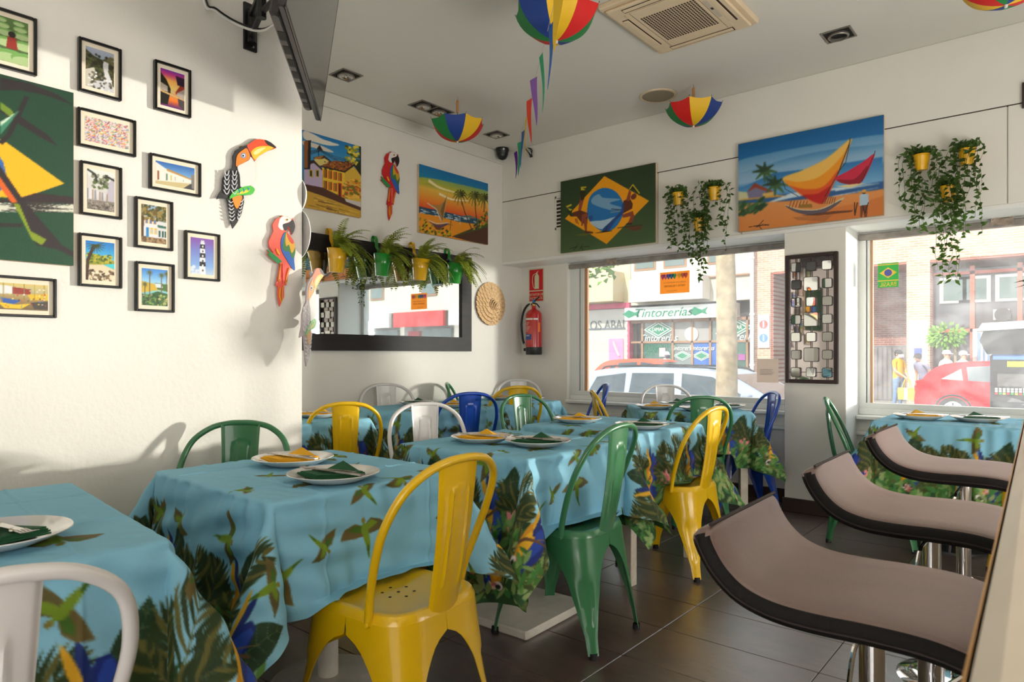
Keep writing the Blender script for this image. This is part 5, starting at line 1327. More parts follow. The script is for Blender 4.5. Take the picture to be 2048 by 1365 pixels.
def planter(px, py, col, seed, az0, label):
    rg = random.Random(seed)
    c = onX(px, py, XM + 0.115)
    t = thing('hanging_planter', label, 'planter', (XM, c[1], c[2]), 0, 'planters on the mirror frame')
    m = mat(col + '_planter_paint', (238, 182, 16) if col == 'yellow' else (40, 150, 50), 0.25, coat=0.5)
    ax = np.array([0.10, 0, 1.0]); ax /= np.linalg.norm(ax); cc = np.array([0.118, 0, -0.085])
    pr = [(0.0, 0.0), (0.052, 0.0), (0.054, 0.006), (0.066, 0.095), (0.0675, 0.098), (0.067, 0.104), (0.078, 0.168), (0.081, 0.171), (0.079, 0.174), (0.075, 0.17), (0.064, 0.11), (0.0, 0.11)]
    b = MB().lathe(pr, 28, cc, ax).build('bucket', m, t, smooth=True, ang=40)
    top = cc + ax * 0.15 + np.array([-0.055, 0, 0])
    zt = mz1 - c[2] + 0.012
    pts = spline([top + [0.006, 0, -0.03], top + [0.0, 0, 0.05], (0.056, 0, zt - 0.05), (0.050, 0, zt + 0.012), (0.028, 0, zt + 0.038), (0.008, 0, zt + 0.022), (0.005, 0, zt - 0.02)], 6)
    hb = MB(); P = [np.asarray(p) for p in pts]; n = len(P)
    hb.sheet(lambda u, v: tuple(P[min(int(round(u * (n - 1))), n - 1)] + np.array([0, (v - 0.5) * 0.030, 0])), n - 1, 2, 0.003)
    hb.build('handle', m, b, smooth=True)
    mb = MB(); cf = cc + ax * 0.15
    dirs = [(az0 + rg.uniform(-1.5, 1.2), rg.uniform(0.35, 1.3), rg.uniform(0.2, 0.34)) for _ in range(26)] + [(az0 + rg.uniform(-0.9, 0.7), rg.uniform(-0.1, 0.6), rg.uniform(0.24, 0.36)) for _ in range(14)]
    fern(mb, cf, dirs, rg)
    tag(mb.build('fern_fronds', fernm, t), kind='stuff')
planter(672, 522, 'yellow', 1, 0.75, 'yellow bucket planter with a fern, leftmost on the mirror frame')
planter(763, 531, 'green', 2, 0.9, 'green bucket planter with a fern, second from the left on the mirror frame')
planter(838, 540, 'yellow', 3, 0.9, 'yellow bucket planter with a fern, third from the left on the mirror frame')
planter(908, 548, 'green', 4, 0.9, 'green bucket planter with a fern, rightmost on the mirror frame')

# ------------------------------------------------------------ straw hat, extinguisher, sign
straw = mat('straw', (222, 184, 136), 0.75, noise=0.25, nscale=40, bump=0.3, bscale=150)
q = onX(984, 608, XM + 0.03)
hat = thing('straw_hat', 'round woven straw hat hung on the wall beside the mirror', 'hat', (XM, q[1], q[2]))
MB().lathe([(0, 0.022), (0.06, 0.03), (0.12, 0.018), (0.195, 0.012), (0.2, 0.004), (0, 0.0)], 40, axis=(1, 0, 0)).build('brim', mat('straw_dark', (120, 84, 52), 0.85), hat, smooth=True)
pm = MB().prism([(-0.034, 0), (-0.016, -0.030), (0.016, -0.024), (0.032, 0.006), (0.012, 0.034), (-0.016, 0.030)], (0, 0, 0), (0, 1, 0), (0, 0, 1), (1, 0, 0), 0.006).mesh('straw_plait', straw)
for rr, n, h in ((0.180, 26, 0.014), (0.145, 22, 0.020), (0.110, 17, 0.027), (0.076, 12, 0.034)):
    for k in range(n):
        a = 2 * math.pi * (k + 0.5 * (n % 2)) / n
        p_ = bpy.data.objects.new('straw_plait', pm); link(p_, hat); p_.location = (h, rr * math.cos(a), rr * math.sin(a)); p_.rotation_euler = (a + 0.6, -0.22, 0)
for k in range(5):
    r_ = 0.056 - 0.009 * k
    MB().tube([(0.036 + 0.009 * k, r_ * math.cos(t) + 0.008 * k, r_ * math.sin(t) - 0.006 * k) for t in np.linspace(0, 2 * math.pi, 25)[:-1]], 0.0075, 6, closed=True).build('crown_coil', straw, hat, smooth=True)
MB().lathe([(0, 0.085), (0.018, 0.08), (0.024, 0.07)], 14, (0, 0.04, -0.03), (1, 0, 0)).build('crown_tip', straw, hat, smooth=True)

redm = mat('extinguisher_red', (190, 22, 20), 0.22, coat=0.5)
lblw = mat('label_white', (230, 228, 222), 0.5); lblb = mat('label_blue', (40, 70, 140), 0.5)
p = onY(1067, 700, YW - 0.10); zb = onY(1067, 710, YW - 0.1)[2]
fe = thing('fire_extinguisher', 'red fire extinguisher with black hose hung below its sign', 'fire extinguisher', (p[0], YW - 0.095, zb))
rE = 0.078
MB().lathe([(0, 0.075), (rE, 0.075), (rE, 0.375), (rE * 0.96, 0.40), (rE * 0.75, 0.425), (0.03, 0.44), (0.022, 0.45), (0.022, 0.475), (0, 0.475)], 32).build('cylinder', redm, fe, smooth=True)
MB().lathe([(0, 0), (rE * 0.97, 0), (rE * 1.01, 0.006), (rE * 1.01, 0.074), (0, 0.074)], 32).build('base_ring', blackp, fe, smooth=True)
MB().lathe([(0, 0), (0.016, 0), (0.02, 0.012), (0.016, 0.03), (0, 0.03)], 16, (0, 0, 0.474)).build('valve', mat('brass2', (190, 160, 90), 0.3, metal=1), fe, smooth=True)
MB().tube(spline([(-0.005, -0.01, 0.50), (0.03, -0.02, 0.525), (0.085, -0.025, 0.555)], 4), 0.0075, 8).build('lever', blackp, fe)
MB().tube(spline([(0, -0.01, 0.495), (0.05, -0.02, 0.49), (0.085, -0.02, 0.455)], 4), 0.0065, 8).build('carry_handle', blackp, fe)
MB().bevbox((0.0, -0.028, 0.505), (0.028, -0.004, 0.535), 0.004).build('safety_clip', mat('clip_blue', (30, 120, 190), 0.4), fe)
ho = MB().tube(spline([(-0.015, 0, 0.49), (-0.07, -0.005, 0.485), (-0.12, -0.01, 0.42), (-0.142, -0.015, 0.30), (-0.13, -0.01, 0.16), (-0.112, 0, 0.085)], 6), 0.011, 10).build('hose', blackp, fe, smooth=True)
MB().cyl((-0.052, 0, 0.489), (-0.028, 0, 0.492), 0.013, n=10).build('hose_ferrule', lblw, ho); MB().cyl((-0.112, 0, 0.085), (-0.114, 0, 0.11), 0.0135, n=10).build('hose_ferrule', lblw, ho)
MB().bevbox((-0.118, -0.016, 0.035), (-0.074, 0.016, 0.065), 0.004).build('nozzle_clip', blackp, fe)
def wrap(z0, z1, a0, a1, m, nm, r=rE + 0.0008):
    return MB().sheet(lambda u, v: (r * math.cos(a0 + (a1 - a0) * u), r * math.sin(a0 + (a1 - a0) * u), z0 + (z1 - z0) * v), 14, 1, 0.0006).build(nm, m, fe, smooth=True)
wrap(0.335, 0.352, R_(200), R_(300), lblw, 'label_band'); wrap(0.145, 0.20, R_(205), R_(290), lblb, 'maker_label'); wrap(0.335, 0.352, R_(305), R_(340), lblw, 'label_band')
for k in range(7): wrap(0.225 + 0.014 * k, 0.231 + 0.014 * k, R_(208 + 3 * (k % 3)), R_(262 + 7 * (k % 4)), mat('label_text', (222, 170, 164), 0.5), 'label_line')
wrap(0.22, 0.31, R_(340), R_(356), mat('orange_tag', (250, 130, 10), 0.4), 'orange_tag')
u_, v_ = Vector((1, 0, 0)), Vector((0, 0, 1))
nmx = R_(247)
text_obj('maker_name', 'EXACARREX', 0.020, lblw, fe, frame_mtx((rE * 1.02 * math.cos(nmx), rE * 1.02 * math.sin(nmx), 0.184), (-math.sin(nmx), math.cos(nmx), 0), (0, 0, 1)), 0.0003)

a_, b_ = onY(1058, 542, YW), onY(1088, 600, YW); w_ = b_[0] - a_[0]; h_ = a_[2] - b_[2] + 0.03
sg = thing('fire_sign', 'red sign with a pale extinguisher and the words EXTINTOR DE INCENDIOS', 'sign', ((a_[0] + b_[0]) / 2, YW, b_[2] - 0.015))
MB().box((-w_ / 2, -0.004, 0), (w_ / 2, 0, h_)).build('board', mat('photoluminescent', (206, 206, 170), 0.5), sg)
signr = mat('sign_red', (206, 12, 20), 0.5); glow = mat('sign_pale', (214, 214, 176), 0.5)
e_ = 0.010; zs_ = 0.105
MB().box((-w_ / 2 + e_, -0.0048, e_ * .8), (w_ / 2 - e_, -0.004, zs_ - 0.002)).build('word_panel', signr, sg)
MB().box((-w_ / 2 + e_, -0.0048, zs_ + 0.008), (w_ / 2 - e_, -0.004, h_ - e_)).build('symbol_panel', signr, sg)
MB().prism([(-0.018, zs_ + 0.022), (0.034, zs_ + 0.022), (0.034, h_ - 0.075), (0.022, h_ - 0.06), (0.016, h_ - 0.045), (0.03, h_ - 0.022), (-0.006, h_ - 0.046), (0.0, h_ - 0.06), (-0.018, h_ - 0.072)], (0, -0.0054, 0), (1, 0, 0), (0, 0, 1), (0, 1, 0), 0.0006).build('extinguisher_symbol', glow, sg)
MB().tube(spline([(0.0, -0.0052, h_ - 0.05), (-0.036, -0.0052, h_ - 0.065), (-0.046, -0.0052, h_ - 0.11), (-0.036, -0.0052, zs_ + 0.05), (-0.022, -0.0052, zs_ + 0.025)], 5), 0.0028, 6).build('hose_symbol', glow, sg)
text_obj('words', 'EXTINTOR DE', 0.034, glow, sg, frame_mtx((0, -0.0052, 0.070), (1, 0, 0), (0, 0, 1)), 0.0003, sx=0.78)
text_obj('words', 'INCENDIOS', 0.036, glow, sg, frame_mtx((0, -0.0052, 0.034), (1, 0, 0), (0, 0, 1)), 0.0003, sx=0.80)

# ------------------------------------------------------------ mosaic mirror on the pillar
dm = mat('dark_brown_frame', (52, 36, 34), 0.4, noise=0.15, nscale=8)
dgl = mat('grey_mirror', (206, 198, 198), 0.03, metal=1.0)
a_, b_ = onY(1571, 512, YH - 0.02), onY(1676, 767, YH - 0.02); x0_, x1_ = a_[0], b_[0]; zz0 = onY(1571, 766, YH - 0.02)[2]; zz1 = a_[2]
mm = thing('mosaic_mirror', 'tall dark framed mirror with small square mirrors on the pillar', 'mirror', ((x0_ + x1_) / 2, YH, zz0))
W_, Hm = x1_ - x0_, zz1 - zz0; fb = 0.026
for lo, hi in (((-W_ / 2, -0.03, 0), (-W_ / 2 + fb, 0, Hm)), ((W_ / 2 - fb, -0.03, 0), (W_ / 2, 0, Hm)), ((-W_ / 2 + fb, -0.03, 0), (W_ / 2 - fb, 0, fb)), ((-W_ / 2 + fb, -0.03, Hm - fb), (W_ / 2 - fb, 0, Hm))):
    MB().bevbox(lo, hi, 0.003).build('frame_side', dm, mm)
MB().box((-W_ / 2 + fb, -0.008, fb), (W_ / 2 - fb, -0.003, Hm - fb)).build('back_mirror', dgl, mm)
def roundsq(h, r=0.012):
    P = []
    for cx_, cz_, a0 in ((h - r, h - r, 0), (-h + r, h - r, 90), (-h + r, -h + r, 180), (h - r, -h + r, 270)):
        for k in range(4): P.append((cx_ + r * math.cos(R_(a0 + 30 * k)), cz_ + r * math.sin(R_(a0 + 30 * k))))
    return P
rods = [(-0.105, 0), (0.002, 0), (0.108, 0)]
tm = {s: (MB().prism(roundsq(s), (0, -0.022, 0), (1, 0, 0), (0, 0, 1), (0, 1, 0), 0.015).mesh('mirror_square_rim', dm), MB().prism(roundsq(s - 0.004, 0.009), (0, -0.0235, 0), (1, 0, 0), (0, 0, 1), (0, 1, 0), 0.003).mesh('mirror_square', mglass)) for s in (0.0335, 0.050)}
rgm = random.Random(3)
for r_ in range(7):
    zc = Hm - 0.088 - r_ * (Hm - 0.165) / 6
    for k, xc in enumerate((-0.102, 0.0, 0.104)):
        s = 0.050 if (k == 1 and r_ in (1, 3, 5)) else 0.0335
        rim = bpy.data.objects.new('mirror_square_rim', tm[s][0]); link(rim, mm); rim.location = (xc, 0, zc); rim.rotation_euler = (rgm.uniform(-.04, .04), 0, rgm.uniform(-.07, .07))
        gsq = bpy.data.objects.new('mirror_square', tm[s][1]); link(gsq, rim)
for xc in (-0.102, 0.0, 0.104):
    MB().box((xc - 0.006, -0.014, fb), (xc - 0.003, -0.009, Hm - fb)).build('rod', dm, mm); MB().box((xc + 0.003, -0.014, fb), (xc + 0.006, -0.009, Hm - fb)).build('rod', dm, mm)
for r_ in (0, 3, 6):
    zc = Hm - 0.088 - r_ * (Hm - 0.165) / 6; MB().box((-W_ / 2 + fb, -0.014, zc - 0.002), (W_ / 2 - fb, -0.009, zc + 0.002)).build('rod', dm, mm)

# ------------------------------------------------------------ ivy in yellow wall pots
potm = mat('yellow_pot', (236, 180, 12), 0.3, coat=0.3)
def ivy(px, py, seed, longest, n, label, spread=0.13):
    rg = random.Random(seed); c = onY(px, py, YH - 0.065)
    t = thing('ivy_pot', label, 'potted plant', (c[0], YH, c[2]), 0, 'ivy pots on the header')
    MB().lathe([(0, -0.048), (0.034, -0.048), (0.046, 0.040), (0.049, 0.042), (0.049, 0.050), (0.045, 0.050), (0.042, 0.03), (0, 0.03)], 24, (0, -0.062, 0), (0.0, -0.08, 1.0)).build('pot', potm, t, smooth=True)
    MB().bevbox((-0.012, -0.02, 0.0), (0.012, 0, 0.03), 0.002).build('wall_hook', potm, t)
    lv = MB(); st = MB()
    for k in range(n):
        a = rg.uniform(0, 2 * math.pi); L = longest * rg.uniform(0.25, 1.0) if k > 2 else longest
        ex, ey = spread * rg.uniform(.35, 1) * math.cos(a), -abs(0.07 * rg.uniform(.2, 1)) * (1 if math.sin(a) < 0.7 else 0.2)
        p_ = [np.array((0.03 * math.cos(a), -0.062 + 0.02 * math.sin(a), 0.04)), np.array((ex * .6, -0.062 + ey * .5, 0.075 + 0.03 * rg.random())), np.array((ex, -0.062 + ey, 0.02))]
        m = max(2, int(L / 0.07))
        for j in range(1, m + 1): p_.append(np.array((ex * (1 - 0.25 * j / m) + rg.uniform(-.02, .02), -0.062 + ey + rg.uniform(-.015, .015), 0.02 - L * j / m)))
        pts = spline(p_, 5); st.tube(pts, 0.0012, 4, cap=False)
        tot = 0.0
        for i in range(1, len(pts)):
            tot += np.linalg.norm(pts[i] - pts[i - 1])
            if tot > 0.0175:
                tot = 0
                d = np.array([rg.uniform(-1, 1), rg.uniform(-1, .5), rg.uniform(-.9, .35)])
                q_ = pts[i].copy(); q_[1] = min(q_[1], -0.015); d[1] = min(d[1], 0.2)
                leaf(lv, q_, d, np.array([rg.uniform(-.6, .6), -1, rg.uniform(.1, .9)]), rg.uniform(.030, .052), rg.uniform(.009, .0145))
    for k in range(60):
        d = np.array([rg.uniform(-1, 1), rg.uniform(-1, .2), rg.uniform(.1, 1)])
        leaf(lv, np.array((rg.uniform(-.045, .045), -0.062 + rg.uniform(-.04, .03), 0.045 + rg.uniform(0, .03))), d, np.array([0, -1, .5]), rg.uniform(.026, .042), .010)
    tag(lv.build('leaves', ivym, t), kind='stuff'); tag(st.build('vine_stems', stemm, t), kind='stuff')
ivy(1357, 398, 1, 0.42, 12, 'ivy in a yellow wall pot, upper left of the three between the paintings')
ivy(1428, 388, 2, 0.46, 12, 'ivy in a yellow wall pot, upper right of the three between the paintings')
ivy(1398, 450, 3, 0.44, 10, 'ivy in a yellow wall pot, lowest of the three between the paintings', 0.09)
ivy(1843, 325, 4, 0.46, 13, 'ivy in a yellow wall pot, upper left of the three above the right window')
ivy(1934, 314, 5, 0.50, 13, 'ivy in a yellow wall pot, upper right of the three above the right window')
ivy(1897, 388, 6, 0.56, 11, 'ivy in a yellow wall pot, lowest of the three above the right window', 0.09)
# glossy plant reaching in at the right edge
hp = onY(2100, 590, 4.6)
pg = thing('leafy_plant', 'glossy green leaves reaching in at the right edge by the window', 'potted plant', (hp[0], 4.6, hp[2]))
lv = MB(); rg = random.Random(9)
for k in range(16):
    a = rg.uniform(0, 6.28); leaf(lv, np.array((rg.uniform(-.03, .03), rg.uniform(-.03, .03), rg.uniform(-.08, .1))), np.array([math.cos(a), math.sin(a), rg.uniform(-.2, .6)]), np.array([0, -.3, 1.0]), 0.155, 0.026)
lv.build('leaves', mat('glossy_leaf', (40, 92, 36), 0.3, noise=.3, nscale=9), pg)
MB().tube([(0, 0, -0.15), (0.01, 0, 0.12)], 0.004, 6).build('stem', stemm, pg)
MB().lathe([(0, -0.30), (0.05, -0.30), (0.075, -0.15), (0.07, -0.15), (0.06, -0.17), (0, -0.17)], 20).build('pot', potm, pg, smooth=True)
MB().tube([(0, 0, -0.30), (0, 0, -hp[2] + 0.02)], 0.010, 8).build('stand', tblk, pg); MB().lathe([(0, .02), (.12, .012), (.13, 0), (0, 0)], 24, (0, 0, -hp[2])).build('stand_foot', tblk, pg)
# dark edge of one more picture on the header at the right border
q1, q2 = onY(2044, 165, YH - 0.02), onY(2044, 216, YH - 0.02)
dp = thing('picture_frame', 'brown frame edge of a small picture at the top right border', 'picture frame', (q1[0], YH, q2[2]))
dw, dh = 0.16, q1[2] - q2[2]
for lo, hi in (((0, -0.02, 0), (0.015, 0, dh)), ((dw - 0.015, -0.02, 0), (dw, 0, dh)), ((0.015, -0.02, 0), (dw - 0.015, 0, 0.015)), ((0.015, -0.02, dh - 0.015), (dw - 0.015, 0, dh))): MB().bevbox(lo, hi, 0.002).build('frame_side', dm, dp)
MB().box((0.015, -0.008, 0.015), (dw - 0.015, -0.002, dh - 0.015)).build('picture_face', mat('tan_print', (150, 110, 70), 0.6, noise=.4, nscale=20), dp)
# louvre grille half hidden by the flag painting
vg = thing('vent_grille', 'white louvre vent half hidden behind the green flag painting', 'vent', (onY(1113, 420, YH)[0], YH, onY(1113, 456, YH)[2]))
vh = onY(1113, 398, YH)[2] - onY(1113, 456, YH)[2]
MB().box((0, -0.003, 0), (0.22, 0, vh)).build('back_plate', gapm, vg)
for lo, hi in (((-0.01, -0.008, -0.02), (0.004, 0, vh + 0.02)), ((-0.01, -0.008, -0.02), (0.22, 0, 0)), ((-0.01, -0.008, vh), (0.22, 0, vh + 0.02))): MB().box(lo, hi).build('rim', panelm, vg)
for k in range(8): MB().box((0.004, -0.010, (k + .5) * vh / 8), (0.22, -0.002, (k + .5) * vh / 8 + 0.010)).build('louvre', panelm, vg)
# notices stuck to the panes
def notice(name, label, cat, tl, br, m, dy=0.0):
    a, b = onY(*tl, YG - 0.002 - dy), onY(*br, YG - 0.002 - dy); w, h = b[0] - a[0], a[2] - b[2]
    t = thing(name, label, cat, ((a[0] + b[0]) / 2, YG - 0.002, b[2])); MB().box((-w / 2, -0.0008, 0), (w / 2, 0.0008, h)).build('sheet', m, t); return t, w, h
inkm = mat('black_ink', (50, 44, 50), 0.7)
def rev(t, s, size, x, z, m, sx=1.0, nm='words'):   # printed on the street side: reads backwards from inside
    return text_obj(nm, s, size, m, t, frame_mtx((x, -0.0012, z), (-1, 0, 0), (0, 0, 1)), 0.0002, sx=sx)
t, w, h = notice('poster', 'orange party poster stuck to the window, its print reversed', 'poster', (1320, 546), (1379, 585), translucent(mat('orange_paper', (250, 190, 104), 0.7), .75))
for k, (fx, c) in enumerate(((-.40, (206, 90, 140)), (-.30, (226, 110, 150)), (-.20, (90, 110, 190)), (-.10, (70, 130, 190)), (.0, (70, 170, 110)), (.16, (240, 190, 60)), (.28, (236, 120, 90)), (.38, (230, 100, 90)))):
    MB().prism([(fx * w + 0.05 * w * p_[0], h * (0.80 + 0.12 * p_[1])) for p_ in ((-1.4, .3), (-.6, 1.1), (0, .7), (.6, 1.1), (1.4, .3), (.7, -.6), (0, -1.3), (-.8, -.6))], (0, -0.0014, 0), (1, 0, 0), (0, 0, 1), (0, 1, 0), 0.0008).build('paint_splash', mat('splash%d' % k, c, 0.7), t)
rev(t, 'CELEBRA CON NOSOTROS TUS', 0.017, 0, h * 0.50, mat('grey_ink', (150, 120, 96), .7), 0.86); rev(t, 'FIESTAS Y REUNIONES', 0.024, 0, h * 0.34, inkm, 0.82); rev(t, 'pide informacion en la barra', 0.011, -w * .1, h * 0.13, mat('grey_ink', (150, 120, 96), .7), 0.8)
t, w, h = notice('flag_sticker', 'Brazilian flag sticker with BRASIL reversed, stuck to the right window', 'sticker', (1756, 528), (1797, 574), translucent(mat('sticker_green', (96, 190, 110), 0.6), .5))
yl = mat('sticker_yellow', (244, 200, 80), .6)
MB().prism([(-w * .42, h * .60), (0, h * .38), (w * .42, h * .60), (0, h * .82)], (0, -0.0014, 0), (1, 0, 0), (0, 0, 1), (0, 1, 0), 0.0006).build('diamond', yl, t)
MB().lathe([(0, 0), (w * .19, 0), (w * .19, -.0004), (0, -.0004)], 24, (0, -0.0016, h * .60), (0, 1, 0)).build('disc', mat('sticker_blue', (90, 96, 170), .6), t)
MB().box((-w / 2, -0.0012, h * .26), (w / 2, -0.0008, h * .30)).build('stripe', yl, t); MB().box((-w / 2, -0.0012, h * .92), (w / 2, -0.0008, h * .955)).build('stripe', yl, t)
rev(t, 'BRASIL', h * .25, 0, h * .12, yl, 0.82)
t, w, h = notice('paper_notice', 'grey paper notice taped to the left window beside the pillar', 'notice', (1514, 718), (1557, 766), translucent(mat('grey_paper', (214, 202, 192), 0.8), .75))
for k in range(5): MB().box((-w * .36, -0.0013, h * (.32 + .055 * k)), (w * (.2 + .05 * (k % 3)), -0.0008, h * (.335 + .055 * k))).build('print_line', mat('faint_ink', (150, 138, 132), .8), t)
# ------------------------------------------------------------ ceiling fittings
greym = mat('brushed_grey', (142, 136, 126), 0.4, metal=0.6)
darkm = mat('recess_dark', (26, 22, 20), 0.7)
lensm = mat('lamp_reflector', (206, 204, 198), 0.12, metal=1.0)
def downlight(px, py, n, label, lit=True):
    c = onZ(px, py, ZC); t = thing('ceiling_spotlight', label, 'ceiling light', (c[0], c[1], ZC), 0, 'recessed ceiling spotlights')
    w, l = 0.086, 0.086 * n + (0.0 if n == 1 else 0.006); e = 0.013
    for lo, hi in (((-w, -l, -0.006), (-w + e, l, 0)), ((w - e, -l, -0.006), (w, l, 0)), ((-w + e, -l, -0.006), (w - e, -l + e, 0)), ((-w + e, l - e, -0.006), (w - e, l, 0))): MB().bevbox(lo, hi, 0.002).build('rim', greym, t)
    MB().box((-w + e, -l + e, -0.0016), (w - e, l - e, -0.0006)).build('recess', darkm, t)
    if n == 2: MB().box((-w + e, -0.006, -0.006), (w - e, 0.006, 0)).build('divider', greym, t)
    for k in range(n):
        y = 0 if n == 1 else (-0.083 + 0.166 * k)
        MB().lathe([(0.058, -0.002), (0.060, -0.014), (0.056, -0.020), (0.048, -0.018), (0.047, -0.004)], 28, (0, y, 0)).build('lamp_ring', greym, t, smooth=True)
        if lit: MB().lathe([(0, -0.006), (0.02, -0.005), (0.03, -0.011), (0.047, -0.017), (0.047, -0.003)], 28, (0, y, 0)).build('reflector', lensm, t, smooth=True)
        if lit: MB().lathe([(0, -0.022), (0.006, -0.02), (0.008, -0.008)], 10, (0, y, 0)).build('bulb', mat('bulb_glass', (236, 230, 220), 0.1), t, smooth=True)
downlight(692, 150, 1, 'square ceiling spotlight beside the television'); downlight(863, 217, 2, 'double ceiling spotlight left of a hanging umbrella')
downlight(993, 269, 1, 'square ceiling spotlight above the corner camera'); downlight(1677, 69, 1, 'square ceiling spotlight with empty ring, right of the air conditioner', False)

# air conditioner cassette
acm = mat('aged_cream_plastic', (226, 204, 170), 0.45, noise=0.05, nscale=5)
acd = mat('ac_shadow', (48, 32, 22), 0.7)
c1, c2, c3 = onZ(1206, 16, ZC - 0.03), onZ(1312, 114, ZC - 0.03), onZ(1516, 44, ZC - 0.03)
ax0, ax1, ay0, ay1 = (c1[0] + c2[0]) / 2, c3[0], c1[1], (c2[1] + c3[1]) / 2
hx, hy = (ax1 - ax0) / 2, (ay1 - ay0) / 2
ac = thing('air_conditioner', 'cream ceiling cassette air conditioner with perforated grille', 'air conditioner', (ax0 + hx, ay0 + hy, ZC))
MB().bevbox((-hx, -hy, -0.032), (hx, hy, 0), 0.006).build('panel', acm, ac)
MB().bevbox((-hx + 0.03, -hy + 0.03, -0.050), (hx - 0.03, hy - 0.03, -0.032), 0.006).build('raised_panel', acm, ac)
ih = 0.215
MB().bevbox((-ih, -ih - 0.04, -0.0545), (ih, ih + 0.04, -0.050), 0.002).build('intake_panel', acm, ac)
gm = MB()
for i in range(20):
    for j in range(17):
        x, y = -0.155 + 0.31 * i / 19, -0.16 + 0.32 * j / 16; gm.box((x - 0.0052, y - 0.0075, -0.0552), (x + 0.0052, y + 0.0075, -0.0544))
tag(gm.build('grille_holes', acd, ac), kind='stuff')
for s_ in (-1, 1):
    x = s_ * (hx - 0.082); MB().box((x - 0.022, -0.2, -0.0512), (x + 0.022, 0.2, -0.0498)).build('air_slot', acd, ac)
    MB().bevbox((x - 0.019, -0.195, -0.056), (x + 0.012 * (1 if s_ > 0 else 1), 0.195, -0.051), 0.002).build('louvre_flap', acm, ac)
    y = s_ * (hy - 0.075); MB().box((-0.2, y - 0.022, -0.0512), (0.2, y + 0.022, -0.0498)).build('air_slot', acd, ac)
    MB().bevbox((-0.195, y - 0.019, -0.056), (0.195, y + 0.010, -0.051), 0.002).build('louvre_flap', acm, ac)
for x in (-0.18, 0.18): MB().box((x - 0.001, -ih - 0.04, -0.0549), (x + 0.001, ih + 0.04, -0.0543)).build('panel_seam', acd, ac)
MB().box((0.186, -0.12, -0.0556), (0.212, 0.10, -0.0545)).build('receiver', mat('receiver_grey', (196, 184, 164), .4), ac); MB().box((0.192, -0.03, -0.0562), (0.206, -0.005, -0.0555)).build('receiver_window', acd, ac)
# white hatch edge at the top border
p = onZ(1745, -22, ZC); MB().bevbox((-0.09, -0.06, -0.012), (0.09, 0.06, 0), 0.003).build('hatch_cover', trimm, (h_ := thing('ceiling_hatch', 'white ceiling hatch cut off by the top border', 'hatch', (p[0], p[1], ZC))))
# round loudspeaker
p = onZ(1316, 191, ZC); sp_ = thing('ceiling_speaker', 'round beige loudspeaker set in the ceiling beside an umbrella', 'speaker', (p[0], p[1], ZC))
MB().lathe([(0.118, -0.001), (0.138, -0.001), (0.136, -0.007), (0.122, -0.010), (0.118, -0.006)], 40).build('ring', acm, sp_, smooth=True)
MB().lathe([(0, -0.006), (0.08, -0.0055), (0.119, -0.004), (0.119, 0)], 40).build('grille', mat('speaker_mesh', (164, 150, 126), .7, bump=.3, bscale=900), sp_, smooth=True)

# frevo umbrellas hung upside down
UC = {'r': mat('umb_red', (216, 24, 22), 0.6), 'y': mat('umb_yellow', (240, 190, 30), 0.6), 'b': mat('umb_blue', (26, 62, 140), 0.6), 'g': mat('umb_green', (22, 130, 62), 0.6)}
woodm = mat('handle_wood', (196, 140, 84), 0.5)
def umbrella(hook, tip_y, r, rot, label, xy=None, seq='gbyr'):
    c = onZ(*hook, ZC) if xy is None else xy
    d = FW @ np.array(c[:2]); zt = CAMZ + (HOR - tip_y) / FPX * d
    t = thing('hanging_umbrella', label, 'umbrella', (c[0], c[1], zt), R_(rot), 'small carnival umbrellas'); H_ = 0.72 * r
    def pt(a, s_):
        rr = r * math.sin(s_ * 1.28) / math.sin(1.28); z = H_ * (1 - math.cos(s_ * 1.28)) / (1 - math.cos(1.28)); return rr, z
    for k in range(8):
        a0, a1 = k * math.pi / 4, (k + 1) * math.pi / 4
        def fn(u, v):
            rr, z = pt(0, max(v, 0.03)); a = a0 + (a1 - a0) * u; sag = 1 - 0.055 * math.sin(math.pi * u) * v - (1 - math.cos(math.pi / 8)) * math.sin(math.pi * u) * 0.6
            return (rr * sag * math.cos(a), rr * sag * math.sin(a), z - 0.05 * r * math.sin(math.pi * u) * v * v)
        MB().sheet(fn, 8, 10, 0.0012).build('panel', UC[seq[k % 4]], t, smooth=True)
        rb = MB().tube([(pt(0, s_)[0] * math.cos(a0), pt(0, s_)[0] * math.sin(a0), pt(0, s_)[1] + 0.002) for s_ in np.linspace(0.03, 1.03, 9)], 0.0014, 5).build('rib', greym, t)
        p_ = pt(0, 1.03); MB().lathe([(0, .004), (.003, .002), (.003, -.004), (0, -.005)], 6, (p_[0] * math.cos(a0), p_[0] * math.sin(a0), p_[1])).build('rib_tip', greym, rb)
    top = ZC - zt
    MB().lathe([(0, -0.014), (0.006, -0.012), (0.008, -0.002), (0.008, 0.006), (0, 0.008)], 12).build('ferrule', mat('clear_white', (226, 220, 216), .3), t, smooth=True)
    MB().cyl((0, 0, 0), (0, 0, top - 0.10), 0.0035, n=8).build('shaft', greym, t); MB().lathe([(0, top - 0.12), (0.009, top - 0.118), (0.010, top - 0.03), (0.006, top - 0.022), (0, top - 0.02)], 12).build('handle', woodm, t, smooth=True)
    MB().tube([(0, 0, top - 0.021), (0, 0, top)], 0.0012, 5).build('hook_wire', greym, t)
umbrella((915, 195), 283, 0.205, 62, 'small carnival umbrella beside the double spotlight, blue panel in front')
umbrella((1387, 169), 252, 0.200, 17, 'small carnival umbrella beside the round loudspeaker', seq='gryb')
pc = ray(1113, 82) * 3.35; umbrella(None, 82, 0.212, 22, 'small carnival umbrella at the top, left of the air conditioner', (pc[0], pc[1]))
pc = ray(2012, 8) * 2.95; umbrella(None, 10, 0.205, 60, 'small carnival umbrella cut off by the top right corner', (pc[0], pc[1]))

